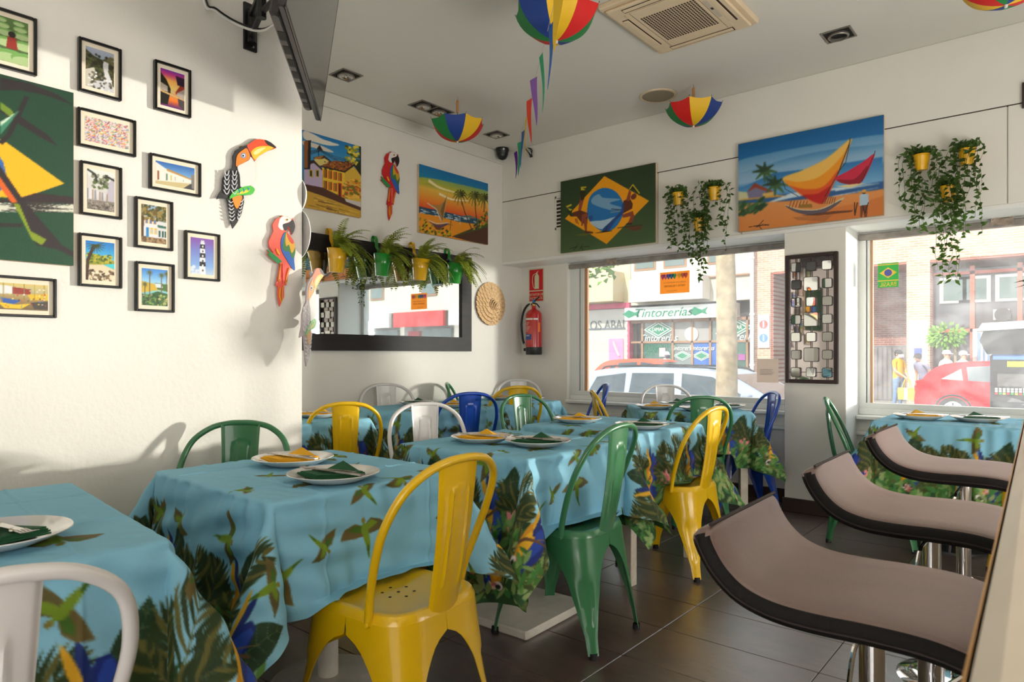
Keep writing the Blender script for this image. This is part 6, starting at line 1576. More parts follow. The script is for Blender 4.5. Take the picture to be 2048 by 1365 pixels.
# pennant string running from the corner to the ceiling above
PEN = [('purple', (110, 40, 160), (1031, 304), 357), ('green', (40, 170, 120), (1038, 284), 352), ('blue', (50, 110, 190), (1044, 262), 336), ('yellow', (246, 200, 30), (1053, 234), 316), ('red', (240, 70, 50), (1061, 200), 286),
       ('violet', (150, 100, 190), (1070, 158), 251), ('green', (50, 180, 130), (1083, 110), 226), ('blue', (50, 100, 200), (1098, 50), 180), ('yellow', (240, 196, 40), (1113, -14), 105)]
P0 = np.array([-4.08, 4.86, 2.97]); P1 = ray(1113, -14) * 2.75 + [0, 0, CAMZ]
ga = thing('pennant_string', 'string of coloured pennants running from the far corner up to the ceiling', 'bunting', tuple(P0))
sp_pts = []
for k, (nm, c, top, by) in enumerate(PEN):
    t = k / (len(PEN) - 1); d = (FW @ P0[:2]) * (1 - t) + (FW @ P1[:2]) * t
    p = ray(*top) * d + [0, 0, CAMZ]; sp_pts.append(p - P0)
dirn = (P1 - P0)[:2] / np.linalg.norm((P1 - P0)[:2])
up_end = sp_pts[-1] + np.array([0.55, -0.75, 0.0]); up_end[2] = ZC - P0[2]
st_pts = [np.array([-0.1, 0.06, ZC - P0[2]])] + sp_pts + [up_end]
MB().tube(st_pts, 0.0014, 5).build('string', mat('string', (206, 196, 176), .8), ga)
for k, (nm, c, top, by) in enumerate(PEN):
    p = sp_pts[k]; d = FW @ (P0 + p)[:2]; L = (by - top[1]) / FPX * d
    tw = 0.35 + 0.25 * math.sin(k * 1.7); w = 0.034 if k else 0.036
    a = math.atan2(dirn[1], dirn[0]) + tw
    def fn(u, v):
        ww = w * (1 - v) ** 0.8 + 0.002; x = (u - 0.5) * 2 * ww; cu = 0.012 * math.sin(3 * v + k)
        return (p[0] + x * math.cos(a) - cu * math.sin(a), p[1] + x * math.sin(a) + cu * math.cos(a), p[2] - v * L)
    MB().sheet(fn, 4, 12, 0.0008).build('pennant', mat('pennant_' + nm + str(c[0]), c, 0.6), ga, smooth=True)

# dome camera and cable in the corner
p = onZ(1012, 300, ZC)
dc = thing('dome_camera', 'black dome security camera in the ceiling corner', 'camera', (XM + 0.10, 4.84, ZC))
MB().lathe([(0, 0), (0.062, 0), (0.064, -0.02), (0.058, -0.03), (0.052, -0.065), (0.034, -0.098), (0, -0.112)], 28).build('dome', blackp, dc, smooth=True)
MB().lathe([(0, 0.006), (0.014, 0.004), (0.02, 0), (0.022, -0.01)], 18, (0.030, -0.032, -0.072), (0.6, -0.65, -0.45)).build('lens', mat('lens_glass', (60, 70, 60), 0.1), dc, smooth=True)
MB().bevbox((0.02, -0.045, -0.03), (0.055, -0.03, -0.012), 0.003).build('sticker', lblw, dc)
p = onY(1056, 304, YH - 0.02)
cb = thing('cable_loop', 'loop of black cable dangling in the corner beside the camera', 'cable', (p[0], YH - 0.02, p[2]))
for k in range(3): MB().tube(spline([(0.0, 0, 0.04), (0.03 + 0.01 * k, 0, 0.01), (0.06 - 0.012 * k, -0.01, -0.06), (0.03, -0.01 * k, -0.03), (-0.03, 0, 0.035)], 5), 0.003, 6).build('cable', blackp, cb)

# ------------------------------------------------------------ television on its bracket
tvd = mat('tv_back', (44, 40, 42), 0.45, noise=.1, nscale=8); scr = mat('tv_screen', (52, 52, 54), 0.16, spec=0.9, coat=0.6); scr2 = mat('tv_bezel', (14, 14, 15), 0.3)
zb = 2.12; pb = ray(641, 243); pb = pb * ((zb - CAMZ) / pb[2]) + [0, 0, CAMZ]
e = np.array([0.766, -0.642]); tv = thing('television', 'flat television on a wall bracket, seen edge-on from below', 'television', (pb[0], pb[1], zb), math.atan2(e[1], e[0]))
# local: x along lower edge towards camera, -y? screen faces local +y
TW, TH = 0.97, 0.56; tl = R_(8)

def tilt(o): o.rotation_euler = (-tl, 0, 0); return o
tilt(MB().bevbox((0, -0.022, 0), (TW, 0.0, TH), 0.004).build('casing', tvd, tv))
tilt(MB().box((0.006, 0.0, 0.012), (TW - 0.006, 0.0015, TH - 0.006)).build('screen', scr, tv))
tilt(MB().box((0, -0.001, 0), (TW, 0.002, 0.012)).build('bezel', scr2, tv)); tilt(MB().box((0, -0.001, 0.012), (0.006, 0.002, TH)).build('bezel', scr2, tv))
tilt(MB().bevbox((0.10, -0.058, 0.0), (TW - 0.06, -0.022, TH * 0.62), 0.008).build('back_housing', tvd, tv))
for k in range(7):
    tilt(MB().box((0.14 + 0.10 * k, -0.050, -0.001), (0.20 + 0.10 * k, -0.028, 0.0)).build('bottom_vent', darkm, tv))
bkm = mat('black_steel', (18, 17, 18), 0.45)
bp0 = onX(500, 55, XL + 0.005); br = thing('tv_bracket', 'black steel swing bracket holding the television to the left wall', 'bracket', (XL, bp0[1], bp0[2]))
MB().bevbox((0, -0.030, -0.10), (0.012, 0.030, 0.10), 0.002).build('wall_plate', bkm, br)
for k, z in enumerate((-0.085, -0.06, 0.0, 0.055, 0.085)): MB().lathe([(0, .006), (.006, .004), (.007, 0)], 8, (0.012, 0.008, z), (1, 0, 0)).build('bolt', lensm, br)
tvc = np.array([pb[0] + e[0] * 0.40, pb[1] + e[1] * 0.40]); nrm = np.array([-e[1], e[0]])
tb = tvc - nrm * 0.065; end = np.array([tb[0] - XL, tb[1] - bp0[1], 0.0])
for z in (-0.045, 0.045):
    MB().tube([(0.01, 0, z), tuple(end * 0.5 + [0, -0.03, z])], 0.012, 8).build('arm', bkm, br); MB().tube([tuple(end * 0.5 + [0, -0.03, z]), tuple(end + [0, 0, z * .8])], 0.012, 8).build('arm', bkm, br)
MB().cyl(tuple(end * 0.5 + [0, -0.03, -0.07]), tuple(end * 0.5 + [0, -0.03, 0.07]), 0.018, n=12).build('pivot', bkm, br); MB().cyl((0.02, 0, -0.07), (0.02, 0, 0.07), 0.018, n=12).build('pivot', bkm, br)
MB().bevbox((end[0] - 0.05, end[1] - 0.05, -0.09), (end[0] + 0.04, end[1] + 0.03, 0.09), 0.01).build('head', bkm, br)
ct = [np.array([XL + 0.02, onX(395, 0, XL)[1] - 0.03, ZC - 0.03]), onX(405, -12, XL + 0.02), onX(430, 22, XL + 0.03), onX(480, 52, XL + 0.05), onX(530, 60, XL + 0.18), np.array([tb[0], tb[1], 2.40])]
cbl = thing('tv_cable', 'pair of cables looping from the ceiling to the television', 'cable', tuple(ct[0]))
MB().tube([q - ct[0] for q in spline(ct, 6)], 0.005, 8).build('pale_cable', lblw, cbl, smooth=True); MB().tube([q - ct[0] + np.array([0.004, 0.006, 0.009]) for q in spline(ct, 6)], 0.004, 8).build('black_cable', blackp, cbl, smooth=True)
# ------------------------------------------------------------ the street outside
ZS = -0.5
asph = mat('asphalt', (104, 101, 98), 0.9, noise=0.12, nscale=3, bump=.2, bscale=60)
pave = mat('pavement_slabs', (150, 143, 134), 0.9, noise=0.10, nscale=4)
struct('ground_street', MB().box((-45, 9.1, ZS - 0.3), (45, 21.0, ZS - 0.02)), asph)
struct('pavement_near', MB().box((-45, YO, ZS - 0.3), (45, 9.1, ZS)), pave)
struct('pavement_far', MB().box((-45, 21.0, ZS - 0.3), (45, 30, ZS)), pave)
for k, y in ((1, 9.1), (2, 20.88)): struct('trim_%d' % (k + 1), MB().bevbox((-45, y, ZS - 0.2), (45, y + 0.12, ZS + 0.012), 0.01), mat('kerb', (178, 172, 164), .9))
# outer face of the restaurant below its floor
struct('wall_plinth', MB().box((XM - 6, YO - 0.15, ZS), (XR + 6, YO, -0.15)), mat('plinth', (150, 140, 130), .9))
def brick_mat(name, c1, c2, mo, sc_=1.0):
    m = mat(name, c1, 0.9); t = m.node_tree; b = t.nodes['Principled BSDF']
    tc = t.nodes.new('ShaderNodeTexCoord'); mp = t.nodes.new('ShaderNodeMapping'); mp.inputs['Rotation'].default_value = (R_(90), 0, 0)
    br = t.nodes.new('ShaderNodeTexBrick'); br.inputs['Scale'].default_value = sc_
    br.inputs['Brick Width'].default_value = 0.26; br.inputs['Row Height'].default_value = 0.075; br.inputs['Mortar Size'].default_value = 0.007
    br.inputs['Color1'].default_value = rgba(c1); br.inputs['Color2'].default_value = rgba(c2); br.inputs['Mortar'].default_value = rgba(mo)
    t.links.new(tc.outputs['Object'], mp.inputs[0]); t.links.new(mp.outputs[0], br.inputs[0]); t.links.new(br.outputs[0], b.inputs['Base Color'])
    return m
creamw = mat('cream_render', (200, 190, 172), .9, noise=.05, nscale=1.5); pinkm = mat('pink_fascia', (196, 70, 104), .6)
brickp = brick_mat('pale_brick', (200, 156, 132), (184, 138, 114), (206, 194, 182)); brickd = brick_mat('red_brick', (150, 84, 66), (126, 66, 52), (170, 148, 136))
brown = mat('brown_shopfront', (150, 112, 84), .6); shopgl = mat('shop_glass', (96, 110, 104), .08, spec=.8); signw = mat('sign_white', (214, 216, 210), .5); sgreen = mat('sign_green', (0, 122, 84), .5)
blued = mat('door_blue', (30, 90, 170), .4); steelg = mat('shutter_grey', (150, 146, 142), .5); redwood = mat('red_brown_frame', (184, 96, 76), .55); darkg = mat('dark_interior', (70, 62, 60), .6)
def EX(px, Y): return float(onY(px, 700, Y)[0])
def EZ(px, py, Y): return float(onY(px, py, Y)[2])
YF = 25.0
def rect(t, nm, x0, x1, z0, z1, y0, y1, m): return MB().box((x0, y0, z0), (x1, y1, z1)).build(nm, m, t)
# --- dry cleaner's house
b1 = thing('dry_cleaner_building', 'cream building across the street with green lettered shop sign and diamond emblems', 'building', (0, 0, 0))
xa, xb = EX(1262, YF), EX(1506, YF); zz = lambda py, px=1370: EZ(px, py, YF)
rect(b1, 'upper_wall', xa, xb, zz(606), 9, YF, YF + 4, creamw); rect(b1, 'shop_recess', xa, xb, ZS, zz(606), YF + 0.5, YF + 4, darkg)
rect(b1, 'projecting_bay', EX(1275, YF), EX(1420, YF), zz(602), zz(556), YF - 0.7, YF, mat('bay_white', (212, 206, 196), .9)); rect(b1, 'string_course', xa, xb, zz(560), zz(557), YF - 0.08, YF, brown)
sb = rect(b1, 'sign_board', EX(1258, YF), EX(1480, YF), zz(638), zz(612), YF - 0.35, YF, signw)
sx0, sx1, sz = EX(1258, YF), EX(1480, YF), (zz(638) + zz(612)) / 2
text_obj('sign_words', 'Tintorerías', 0.50, sgreen, sb, frame_mtx((EX(1332, YF), YF - 0.36, sz), (1, 0, 0), (0, 0, 1)), 0.01, shear=0.3, sx=1.15)
for px in (1270, 1402):
    x = EX(px, YF); MB().prism([(x - .38, sz), (x - .1, sz + .17), (x + .2, sz + .05), (x + .42, sz + .14), (x + .34, sz - .02), (x + .42, sz - .14), (x + .2, sz - .06), (x - .1, sz - .17)], (0, YF - 0.37, 0), (1, 0, 0), (0, 0, 1), (0, 1, 0), 0.02).build('fish_emblem', sgreen, sb)
rect(b1, 'side_sign', EX(1452, YF), EX(1474, YF), zz(632), zz(611), YF - 0.40, YF - 0.35, mat('turquoise_sign', (40, 170, 170), .5))
for px in (1284, 1345, 1384, 1420, 1454, 1494): rect(b1, 'shopfront_post', EX(px - 2, YF), EX(px + 2, YF), ZS, zz(638), YF, YF + 0.15, brown)
rect(b1, 'shopfront_beam', xa, xb, zz(644), zz(638), YF, YF + 0.2, brown); rect(b1, 'transom', xa, xb, zz(686), zz(682), YF, YF + 0.15, brown)
for x0, x1, m, nm in ((1286, 1343, shopgl, 'shop_window'), (1347, 1382, steelg, 'roller_shutter'), (1386, 1418, steelg, 'roller_shutter'), (1422, 1452, shopgl, 'shop_window'), (1456, 1492, shopgl, 'shop_window')):
    rect(b1, nm, EX(x0, YF), EX(x1, YF), zz(682), zz(644), YF + 0.08, YF + 0.12, m)
for x0, x1, m, nm in ((1286, 1343, mat('dark_green_glass', (60, 96, 84), .1), 'display_window'), (1347, 1382, mat('grey_door', (110, 118, 116), .3), 'door_leaf'), (1386, 1418, blued, 'door_leaf'), (1422, 1452, blued, 'display_window'), (1456, 1492, mat('dark_green_glass', (60, 96, 84), .1), 'display_window')):
    rect(b1, nm, EX(x0, YF), EX(x1, YF), ZS + .1, zz(686), YF + 0.06, YF + 0.12, m)
def diamond(px, py, w, h, txt):
    x, z = EX(px, YF), zz(py)
    for k, (s, m) in enumerate(((1, signw), (.88, sgreen), (.74, signw), (.62, sgreen))): MB().prism([(x - w * s, z), (x, z - h * s), (x + w * s, z), (x, z + h * s)], (0, YF + 0.04 - .006 * k, 0), (1, 0, 0), (0, 0, 1), (0, 1, 0), 0.006).build('diamond_emblem', m, b1)
    if txt: text_obj('emblem_words', txt, h * .62, signw, b1, frame_mtx((x, YF + 0.01, z), (1, 0, 0), (0, 0, 1)), 0.004, sx=.8)
diamond(1316, 658, .68, .36, 'DIMAR'); diamond(1470, 658, .68, .36, 'DIMAR'); diamond(1364, 712, .42, .20, None); diamond(1402, 712, .42, .20, None)
for px, s in ((1315, .42), (1470, .42)): text_obj('window_words', 'Tintorerías', s, signw, b1, frame_mtx((EX(px, YF), YF + .03, zz(676)), (1, 0, 0), (0, 0, 1)), 0.01, shear=.3, sx=.9)
for px in (1364, 1402): text_obj('window_words', 'Tintorerías', .26, signw, b1, frame_mtx((EX(px, YF), YF + .03, zz(697)), (1, 0, 0), (0, 0, 1)), 0.01, shear=.3, sx=.9)
for k, w in enumerate(('LIMPIEZA EN SECO', 'ALFOMBRAS', 'CORTINAS', 'PIELES')): text_obj('window_words', w, .17, sgreen, b1, frame_mtx((EX(1288, YF), YF + .04, zz(692 + 6 * k)), (1, 0, 0), (0, 0, 1)), 0.006, align='LEFT')
MB().lathe([(0, 0), (.28, 0), (.28, .03), (0, .03)], 24, (EX(1382, YF), YF + .02, zz(669)), (0, 1, 0)).build('round_lamp', mat('lamp_cream', (236, 222, 200), .5), b1); rect(b1, 'window_poster', EX(1318, YF), EX(1330, YF), zz(714), zz(696), YF + .02, YF + .05, mat('poster_mix', (226, 170, 170), .6)); rect(b1, 'window_poster', EX(1476, YF), EX(1490, YF), zz(720), zz(709), YF + .02, YF + .05, mat('poster_purple', (150, 70, 140), .6))
for z0 in (4.6, 7.0):
    for px in (1290, 1350, 1440):
        f_ = rect(b1, 'window', EX(px, YF) - .5, EX(px, YF) + .5, z0, z0 + 1.4, YF - .03, YF + .02, brown); rect(f_, 'pane', EX(px, YF) - .42, EX(px, YF) + .42, z0 + .08, z0 + 1.32, YF - .045, YF - .03, shopgl)
# --- pink hairdresser beside it
b0 = thing('hairdresser_building', 'cream building with a pink shop frame at the left end of the street view', 'building', (0, 0, 0))
xa, xb = EX(1100, YF), EX(1262, YF) - .02; zp = lambda py: EZ(1220, py, YF)
rect(b0, 'upper_wall', xa, xb, zp(609), 9, YF, YF + 4, mat('yellow_render', (206, 192, 150), .9)); rect(b0, 'balcony', EX(1150, YF), EX(1248, YF), zp(606), zp(548), YF - .9, YF, mat('balcony_cream', (200, 184, 146), .9)); rect(b0, 'shop_interior', xa, xb, ZS, zp(609), YF + .6, YF + 4, mat('beige_interior', (176, 160, 138), .8))
rect(b0, 'pink_fascia', xa, xb, zp(618), zp(608), YF - .12, YF + .1, pinkm); rect(b0, 'pink_pillar', EX(1257, YF), xb, ZS, zp(618), YF - .1, YF + .2, pinkm)
gw = rect(b0, 'shop_window', xa, EX(1256, YF), ZS + .3, zp(619), YF + .05, YF + .1, mat('beige_glass', (176, 170, 158), .1, spec=.8)); rect(b0, 'stall_riser', xa, EX(1256, YF), ZS, ZS + .3, YF, YF + .1, creamw)
text_obj('window_words', 'LOS ABAD', .56, mat('grey_letters', (96, 100, 104), .5), gw, frame_mtx((EX(1213, YF), YF + .03, zp(651)), (1, 0, 0), (0, 0, 1)), .01, sx=.85); rect(gw, 'letter_strip', EX(1178, YF), EX(1250, YF), zp(660), zp(656), YF + .03, YF + .04, mat('grey_letters', (96, 100, 104), .5))
ps = rect(gw, 'window_poster', EX(1217, YF), EX(1246, YF), zp(721), zp(678), YF + .02, YF + .04, mat('poster_pink', (226, 130, 170), .6)); MB().tube(spline([(EX(1228, YF), YF + .01, zp(684)), (EX(1234, YF), YF + .01, zp(700)), (EX(1239, YF), YF + .01, zp(712))], 4), .16, 8, flat=.1).build('hand_print', mat('poster_hand', (244, 220, 212), .6), ps)
for k in range(10): MB().lathe([(0, .05), (.05, 0), (0, -.05)], 8, (EX(1254, YF), YF - .02, zp(628 + 10 * k)), (0, 1, 0)).build('bulb', mat('bulb_lit', (255, 236, 190), .4, emit=(255, 220, 150), estr=4), b0)
# --- brick building on the right
b2 = thing('brick_building', 'pale brick building across the street with a recessed garage and glazed front', 'building', (0, 0, 0))
YP = 24.0; zq = lambda py: EZ(1780, py, YP)
x1, x2, x3, x4, x5 = EX(1509, YP), EX(1742, YP), EX(1813, YP), EX(1860, YP), 3.2
rect(b2, 'brick_wall', x1, EX(1541, YP), ZS, zq(527), YP, YP + 5, brickp); rect(b2, 'upper_wall', x1, x5, zq(527), 9.5, YP, YP + 5, brickp); rect(b2, 'brick_pillar', x3, x4, ZS, zq(527), YP, YP + 1.0, brickp)
rect(b2, 'pillar_plaque', x3 + .05, x4 - .05, zq(780), zq(643), YP - .02, YP, mat('white_plaque', (206, 198, 190), .8)); rect(b2, 'letter_box', EX(1829, YP), EX(1844, YP), zq(716), zq(697), YP - .08, YP - .02, mat('box_blue', (90, 100, 190), .5)); rect(b2, 'meter_box', EX(1824, YP), EX(1848, YP), zq(722), zq(694), YP - .04, YP - .018, signw)
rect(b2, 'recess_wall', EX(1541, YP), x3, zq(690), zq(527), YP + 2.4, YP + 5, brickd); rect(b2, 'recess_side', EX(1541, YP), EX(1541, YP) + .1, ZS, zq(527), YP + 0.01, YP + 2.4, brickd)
gd = rect(b2, 'garage_door', EX(1541, YP) + .1, x3 + 1, ZS, zq(690), YP + 2.35, YP + 2.5, mat('garage_grey', (104, 98, 98), .6))
for k in range(44):
    x = x2 - 2.8 + k * .15
    if x < x3 + .9: MB().box((x, YP + 2.33, ZS + .05), (x + .10, YP + 2.352, zq(694))).build('door_slat', mat('garage_slat', (124, 116, 116), .6), gd)
for k in range(12): rect(b2, 'soffit_board', EX(1541, YP), x5, zq(527) - .06, zq(527) - .005, YP + .02 + .2 * k, YP + .2 + .2 * k, redwood)
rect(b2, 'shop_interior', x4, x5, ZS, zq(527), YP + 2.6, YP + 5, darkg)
for px in (1862, 1945, 2040): rect(b2, 'frame_post', EX(px, YP + .5) - .06, EX(px, YP + .5) + .06, ZS, zq(540), YP + .45, YP + .6, redwood)
for py in (661, 545): rect(b2, 'frame_rail', x4, x5, EZ(1950, py, YP + .5) - .05, EZ(1950, py, YP + .5) + .05, YP + .45, YP + .6, redwood)
rect(b2, 'shop_glazing', x4, x5, ZS, zq(545), YP + .55, YP + .58, mat('dark_shop_glass', (84, 76, 78), .06, spec=.9))
for px, w in ((1905, .8), (1945, .8), (2030, 1.0)):
    f_ = rect(b2, 'reflected_window_frame', EX(px, YP) - w / 2, EX(px, YP) + w / 2, zq(610), zq(560), YP + .50, YP + .54, mat('frame_cream', (206, 190, 178), .6)); rect(f_, 'pane', EX(px, YP) - w / 2 + .1, EX(px, YP) + w / 2 - .1, zq(605), zq(565), YP + .49, YP + .5, shopgl)
rect(b2, 'grille_frame', EX(1943, YP), EX(1995, YP), zq(760), zq(661), YP + .30, YP + .45, mat('pale_pink_frame', (236, 196, 184), .6)); rect(b2, 'grille_opening', EX(1952, YP), EX(1992, YP), zq(755), zq(668), YP + .26, YP + .30, mat('grille_blue', (120, 136, 166), .5))
for px in (1962, 1971, 1981): MB().cyl((EX(px, YP), YP + .24, zq(755)), (EX(px, YP), YP + .24, zq(669)), .03, n=8).build('grille_bar', signw, b2)
au = rect(b2, 'air_unit', EX(1985, YP), EX(2018, YP), zq(645), zq(626), YP + .2, YP + .5, mat('unit_grey', (190, 180, 172), .6)); MB().lathe([(0, 0), (.2, 0), (.2, .02), (0, .02)], 20, (EX(2004, YP), YP + .18, zq(636)), (0, 1, 0)).build('fan', darkg, au)
# no-parking plates on the brick wall, drainpipe
npt = thing('parking_sign', 'white plate with two round no parking signs on the brick wall', 'sign', (EX(1528, YP), YP - .02, zq(660)))
MB().box((-.2, -.02, -.55), (.2, 0, .62)).build('plate', signw, npt)
for z, c in ((.28, (206, 90, 80)), (-.2, (80, 130, 200))): MB().lathe([(0, .01), (.15, .01), (.15, 0), (0, 0)], 24, (0, -.03, z), (0, 1, 0)).build('disc', mat('disc%d' % c[0], c, .5), npt); MB().box((-.03, -.036, z - .12), (.03, -.028, z + .12)).build('bar', mat('bar_blue', (150, 160, 210), .5), npt)
dr = thing('drainpipe', 'white drainpipe between the cream and the brick building', 'pipe', (EX(1504, YP - .2), YP - .2, ZS)); MB().cyl((0, 0, 0), (0, 0, 9.5), .07, n=12).build('pipe', signw, dr)
for z in (1.2, 3.0, 5.0): MB().cyl((0, 0, z), (0, 0, z + .08), .09, n=12).build('collar', signw, dr)
# --- houses further right (seen in the long mirror)
b3 = thing('shop_terrace', 'terrace of red and white shops, seen reflected in the long mirror', 'building', (0, 0, 0))
rect(b3, 'wall', 3.25, 34, 3.4, 9.5, YF - .5, YF + 4, creamw); rect(b3, 'shop_recess', 3.25, 34, ZS, 3.4, YF + .3, YF + 4, mat('shop_pale', (196, 190, 184), .6))
rg = random.Random(4)
for k in range(7):
    x = 3.6 + k * 4.3; m = [mat('fascia_red', (206, 50, 50), .6), signw, mat('fascia_grey', (190, 186, 180), .6)][k % 3]
    rect(b3, 'fascia', x, x + 3.9, 2.6, 3.4, YF - .7, YF - .5, m); f_ = rect(b3, 'shop_window', x + .2, x + 2.4, ZS + .4, 2.5, YF + .1, YF + .3, shopgl); rect(b3, 'shop_door', x + 2.7, x + 3.6, ZS, 2.4, YF + .1, YF + .3, mat('door_red', (196, 60, 60), .5))
    for z0 in (4.2, 6.8): w = rect(b3, 'window', x + .6, x + 1.8, z0, z0 + 1.5, YF - .56, YF - .5, brown); rect(w, 'pane', x + .7, x + 1.7, z0 + .1, z0 + 1.4, YF - .58, YF - .56, shopgl)

# ------------------------------------------------------------ cars
tyre = mat('tyre', (44, 42, 46), .8); hub = mat('hubcap', (206, 206, 212), .3, metal=.6); carglass = mat('car_glass', (66, 76, 82), .1, spec=.3); lampred = mat('tail_lamp', (180, 30, 30), .2)
def car(label, x0, yc, L, H, body, rear_left=True, wagon=False, rails=False):
    t = thing('parked_car', label, 'car', (x0, yc, ZS - 0.02), 0 if rear_left else math.pi)
    k = L / 4.3; W = 0.88
    low = [(0.02, .34), (0.0, .55), (.06, .92), (.12, 1.0), (1.3, .98), (3.0, .94), (3.5, .90), (4.1, .74), (4.28, .60), (4.3, .36), (4.1, .22), (.2, .22)]
    cab = [(.10, .96), (.30, 1.22), (.62, 1.40), (1.3, 1.46), (2.0, 1.45), (2.55, 1.36), (3.30, .92)] if not wagon else [(.06, .94), (.16, 1.20), (.36, 1.40), (1.1, 1.47), (2.0, 1.46), (2.55, 1.37), (3.35, .92)]
    s = H / 1.46
    low = [(x * k, z * s) for x, z in low]; cab = [(x * k, z * s) for x, z in cab]
    def loft(pts, prof, ztop=None):
        P = spline([(x, z, 0) for x, z in pts], 4, False); vs = []; fs = []; n = len(P); m = len(prof)
        for y, sc_ in prof:
            cz = min(p[1] for p in P)
            for p in P:
                w = y(p[1]) if callable(y) else y
                vs.append((p[0], w, cz + (p[1] - cz) * sc_))
        for j in range(m - 1):
            for i in range(n - 1): fs.append((j * n + i, j * n + i + 1, (j + 1) * n + i + 1, (j + 1) * n + i))
        for j in (0, m - 1): fs.append(tuple(j * n + i for i in (range(n) if j else range(n - 1, -1, -1))))
        for j in range(m - 1): fs.append((j * n, (j + 1) * n, (j + 1) * n + n - 1, j * n + n - 1))
        return MB().add(vs, fs)
    lo = loft(low + [low[0]], [(-W, .96), (-W * .99, 1.0), (-W * .9, 1.015), (0, 1.02), (W * .9, 1.015), (W * .99, 1.0), (W, .96)]); lo.build('body', body, t, smooth=True, ang=35)
    zb = cab[0][1]; top = max(z for _, z in cab)
    nar = lambda z, f=1.0: (W - .03 - .19 * (z - zb) / (top - zb)) * f
    cb_ = loft(cab, [(lambda z: -nar(z), 1), (lambda z: -nar(z, .9), 1.02), (lambda z: 0, 1.03), (lambda z: nar(z, .9), 1.02), (lambda z: nar(z), 1)]); cb_.build('roof', body, t, smooth=True, ang=35)
    def win(pts, nm):
        for sd in (-1, 1):
            MB().add([(x * k, sd * (nar(z * s) + .006), z * s) for x, z in pts], [tuple(range(len(pts)))]).build(nm, carglass, t)
    if wagon: win([(.32, 1.0), (.44, 1.3), (.95, 1.38), (.98, 1.0)], 'side_window'); win([(1.06, 1.0), (1.06, 1.38), (1.75, 1.39), (1.80, .99)], 'side_window'); win([(1.92, .99), (1.88, 1.39), (2.35, 1.34), (2.98, .97)], 'side_window')
    else: win([(.55, 1.05), (.95, 1.30), (1.0, 1.02)], 'side_window'); win([(1.10, 1.02), (1.05, 1.34), (1.75, 1.38), (1.78, .99)], 'side_window'); win([(1.9, .99), (1.88, 1.38), (2.32, 1.33), (2.95, .96)], 'side_window')
    MB().add([(2.56 * k, -.60, 1.35 * s), (2.56 * k, .60, 1.35 * s), (3.24 * k, .74, .95 * s), (3.24 * k, -.74, .95 * s)], [(0, 1, 2, 3)]).add([(v[0] + .03, v[1], v[2] + .03) for v in [(2.56 * k, -.60, 1.35 * s), (2.56 * k, .60, 1.35 * s), (3.24 * k, .74, .95 * s), (3.24 * k, -.74, .95 * s)]], [(0, 1, 2, 3)]).build('windscreen', carglass, t)
    for sd in (-1, 1):
        for xw in (.80, 3.42):
            yo = sd * (W + .005)
            w = MB().lathe([(0, -.10), (.30, -.10), (.32, -.07), (.32, .0), (.29, .012), (.215, .004)], 28, (xw * k, yo, .31), (0, sd, 0)).build('wheel', tyre, t, smooth=True)
            MB().lathe([(0, .02), (.05, .02), (.20, .008), (.215, .0), (.215, -.03)], 28, (xw * k, yo, .31), (0, sd, 0)).build('hubcap', hub, w, smooth=True)
            for q in range(8): a = q * math.pi / 4; MB().prism([(.09 * math.cos(a), .09 * math.sin(a)), (.185 * math.cos(a - .13), .185 * math.sin(a - .13)), (.185 * math.cos(a + .13), .185 * math.sin(a + .13))], (xw * k, yo + sd * .013, .31), (1, 0, 0), (0, 0, 1), (0, sd, 0), .01).build('hubcap_slot', tyre, w)
            MB().tube([(xw * k + .37 * math.cos(a), sd * (W - .003), .31 + .37 * math.sin(a)) for a in np.linspace(0, math.pi, 13)], .022, 6).build('wheel_arch', tyre, t)
        MB().bevbox((.0, min(sd * .62, sd * .885), .74 * s), (.14, max(sd * .62, sd * .885), .90 * s), .02).build('tail_lamp', lampred, t)
        MB().bevbox((2.85 * k, min(sd * .86, sd * 1.03), .98 * s), (2.97 * k, max(sd * .86, sd * 1.03), 1.10 * s), .02).build('door_mirror', body, t)
        for xd in (1.45, 2.4): MB().bevbox((xd * k, min(sd * .875, sd * .905), .78 * s), ((xd + .2) * k, max(sd * .875, sd * .905), .815 * s), .008).build('door_handle', body, t)
        if rails: MB().tube(spline([(.45 * k, sd * .60, 1.42 * s), (.7 * k, sd * .60, 1.50 * s), (2.2 * k, sd * .60, 1.49 * s), (2.5 * k, sd * .60, 1.40 * s)], 4), .018, 6).build('roof_rail', tyre, t)
    return t
car('silver estate car with black roof rails parked outside the left window', -6.95, 10.75, 4.75, 1.40, mat('silver_paint', (150, 158, 176), .55, spec=.3), True, True, True)
car('red hatchback parked across the street outside the right window', -3.05, 19.7, 4.25, 1.46, mat('red_paint', (196, 22, 36), .6, spec=.2))
car('orange red car parked on the far side, behind the silver car', -12.4, 19.6, 4.2, 1.48, mat('orange_paint', (206, 84, 60), .6, spec=.2))
car('dark blue car parked on the far side, left of the orange car', -18.2, 19.6, 4.2, 1.48, mat('dark_blue_paint', (60, 66, 84), .6, spec=.2))

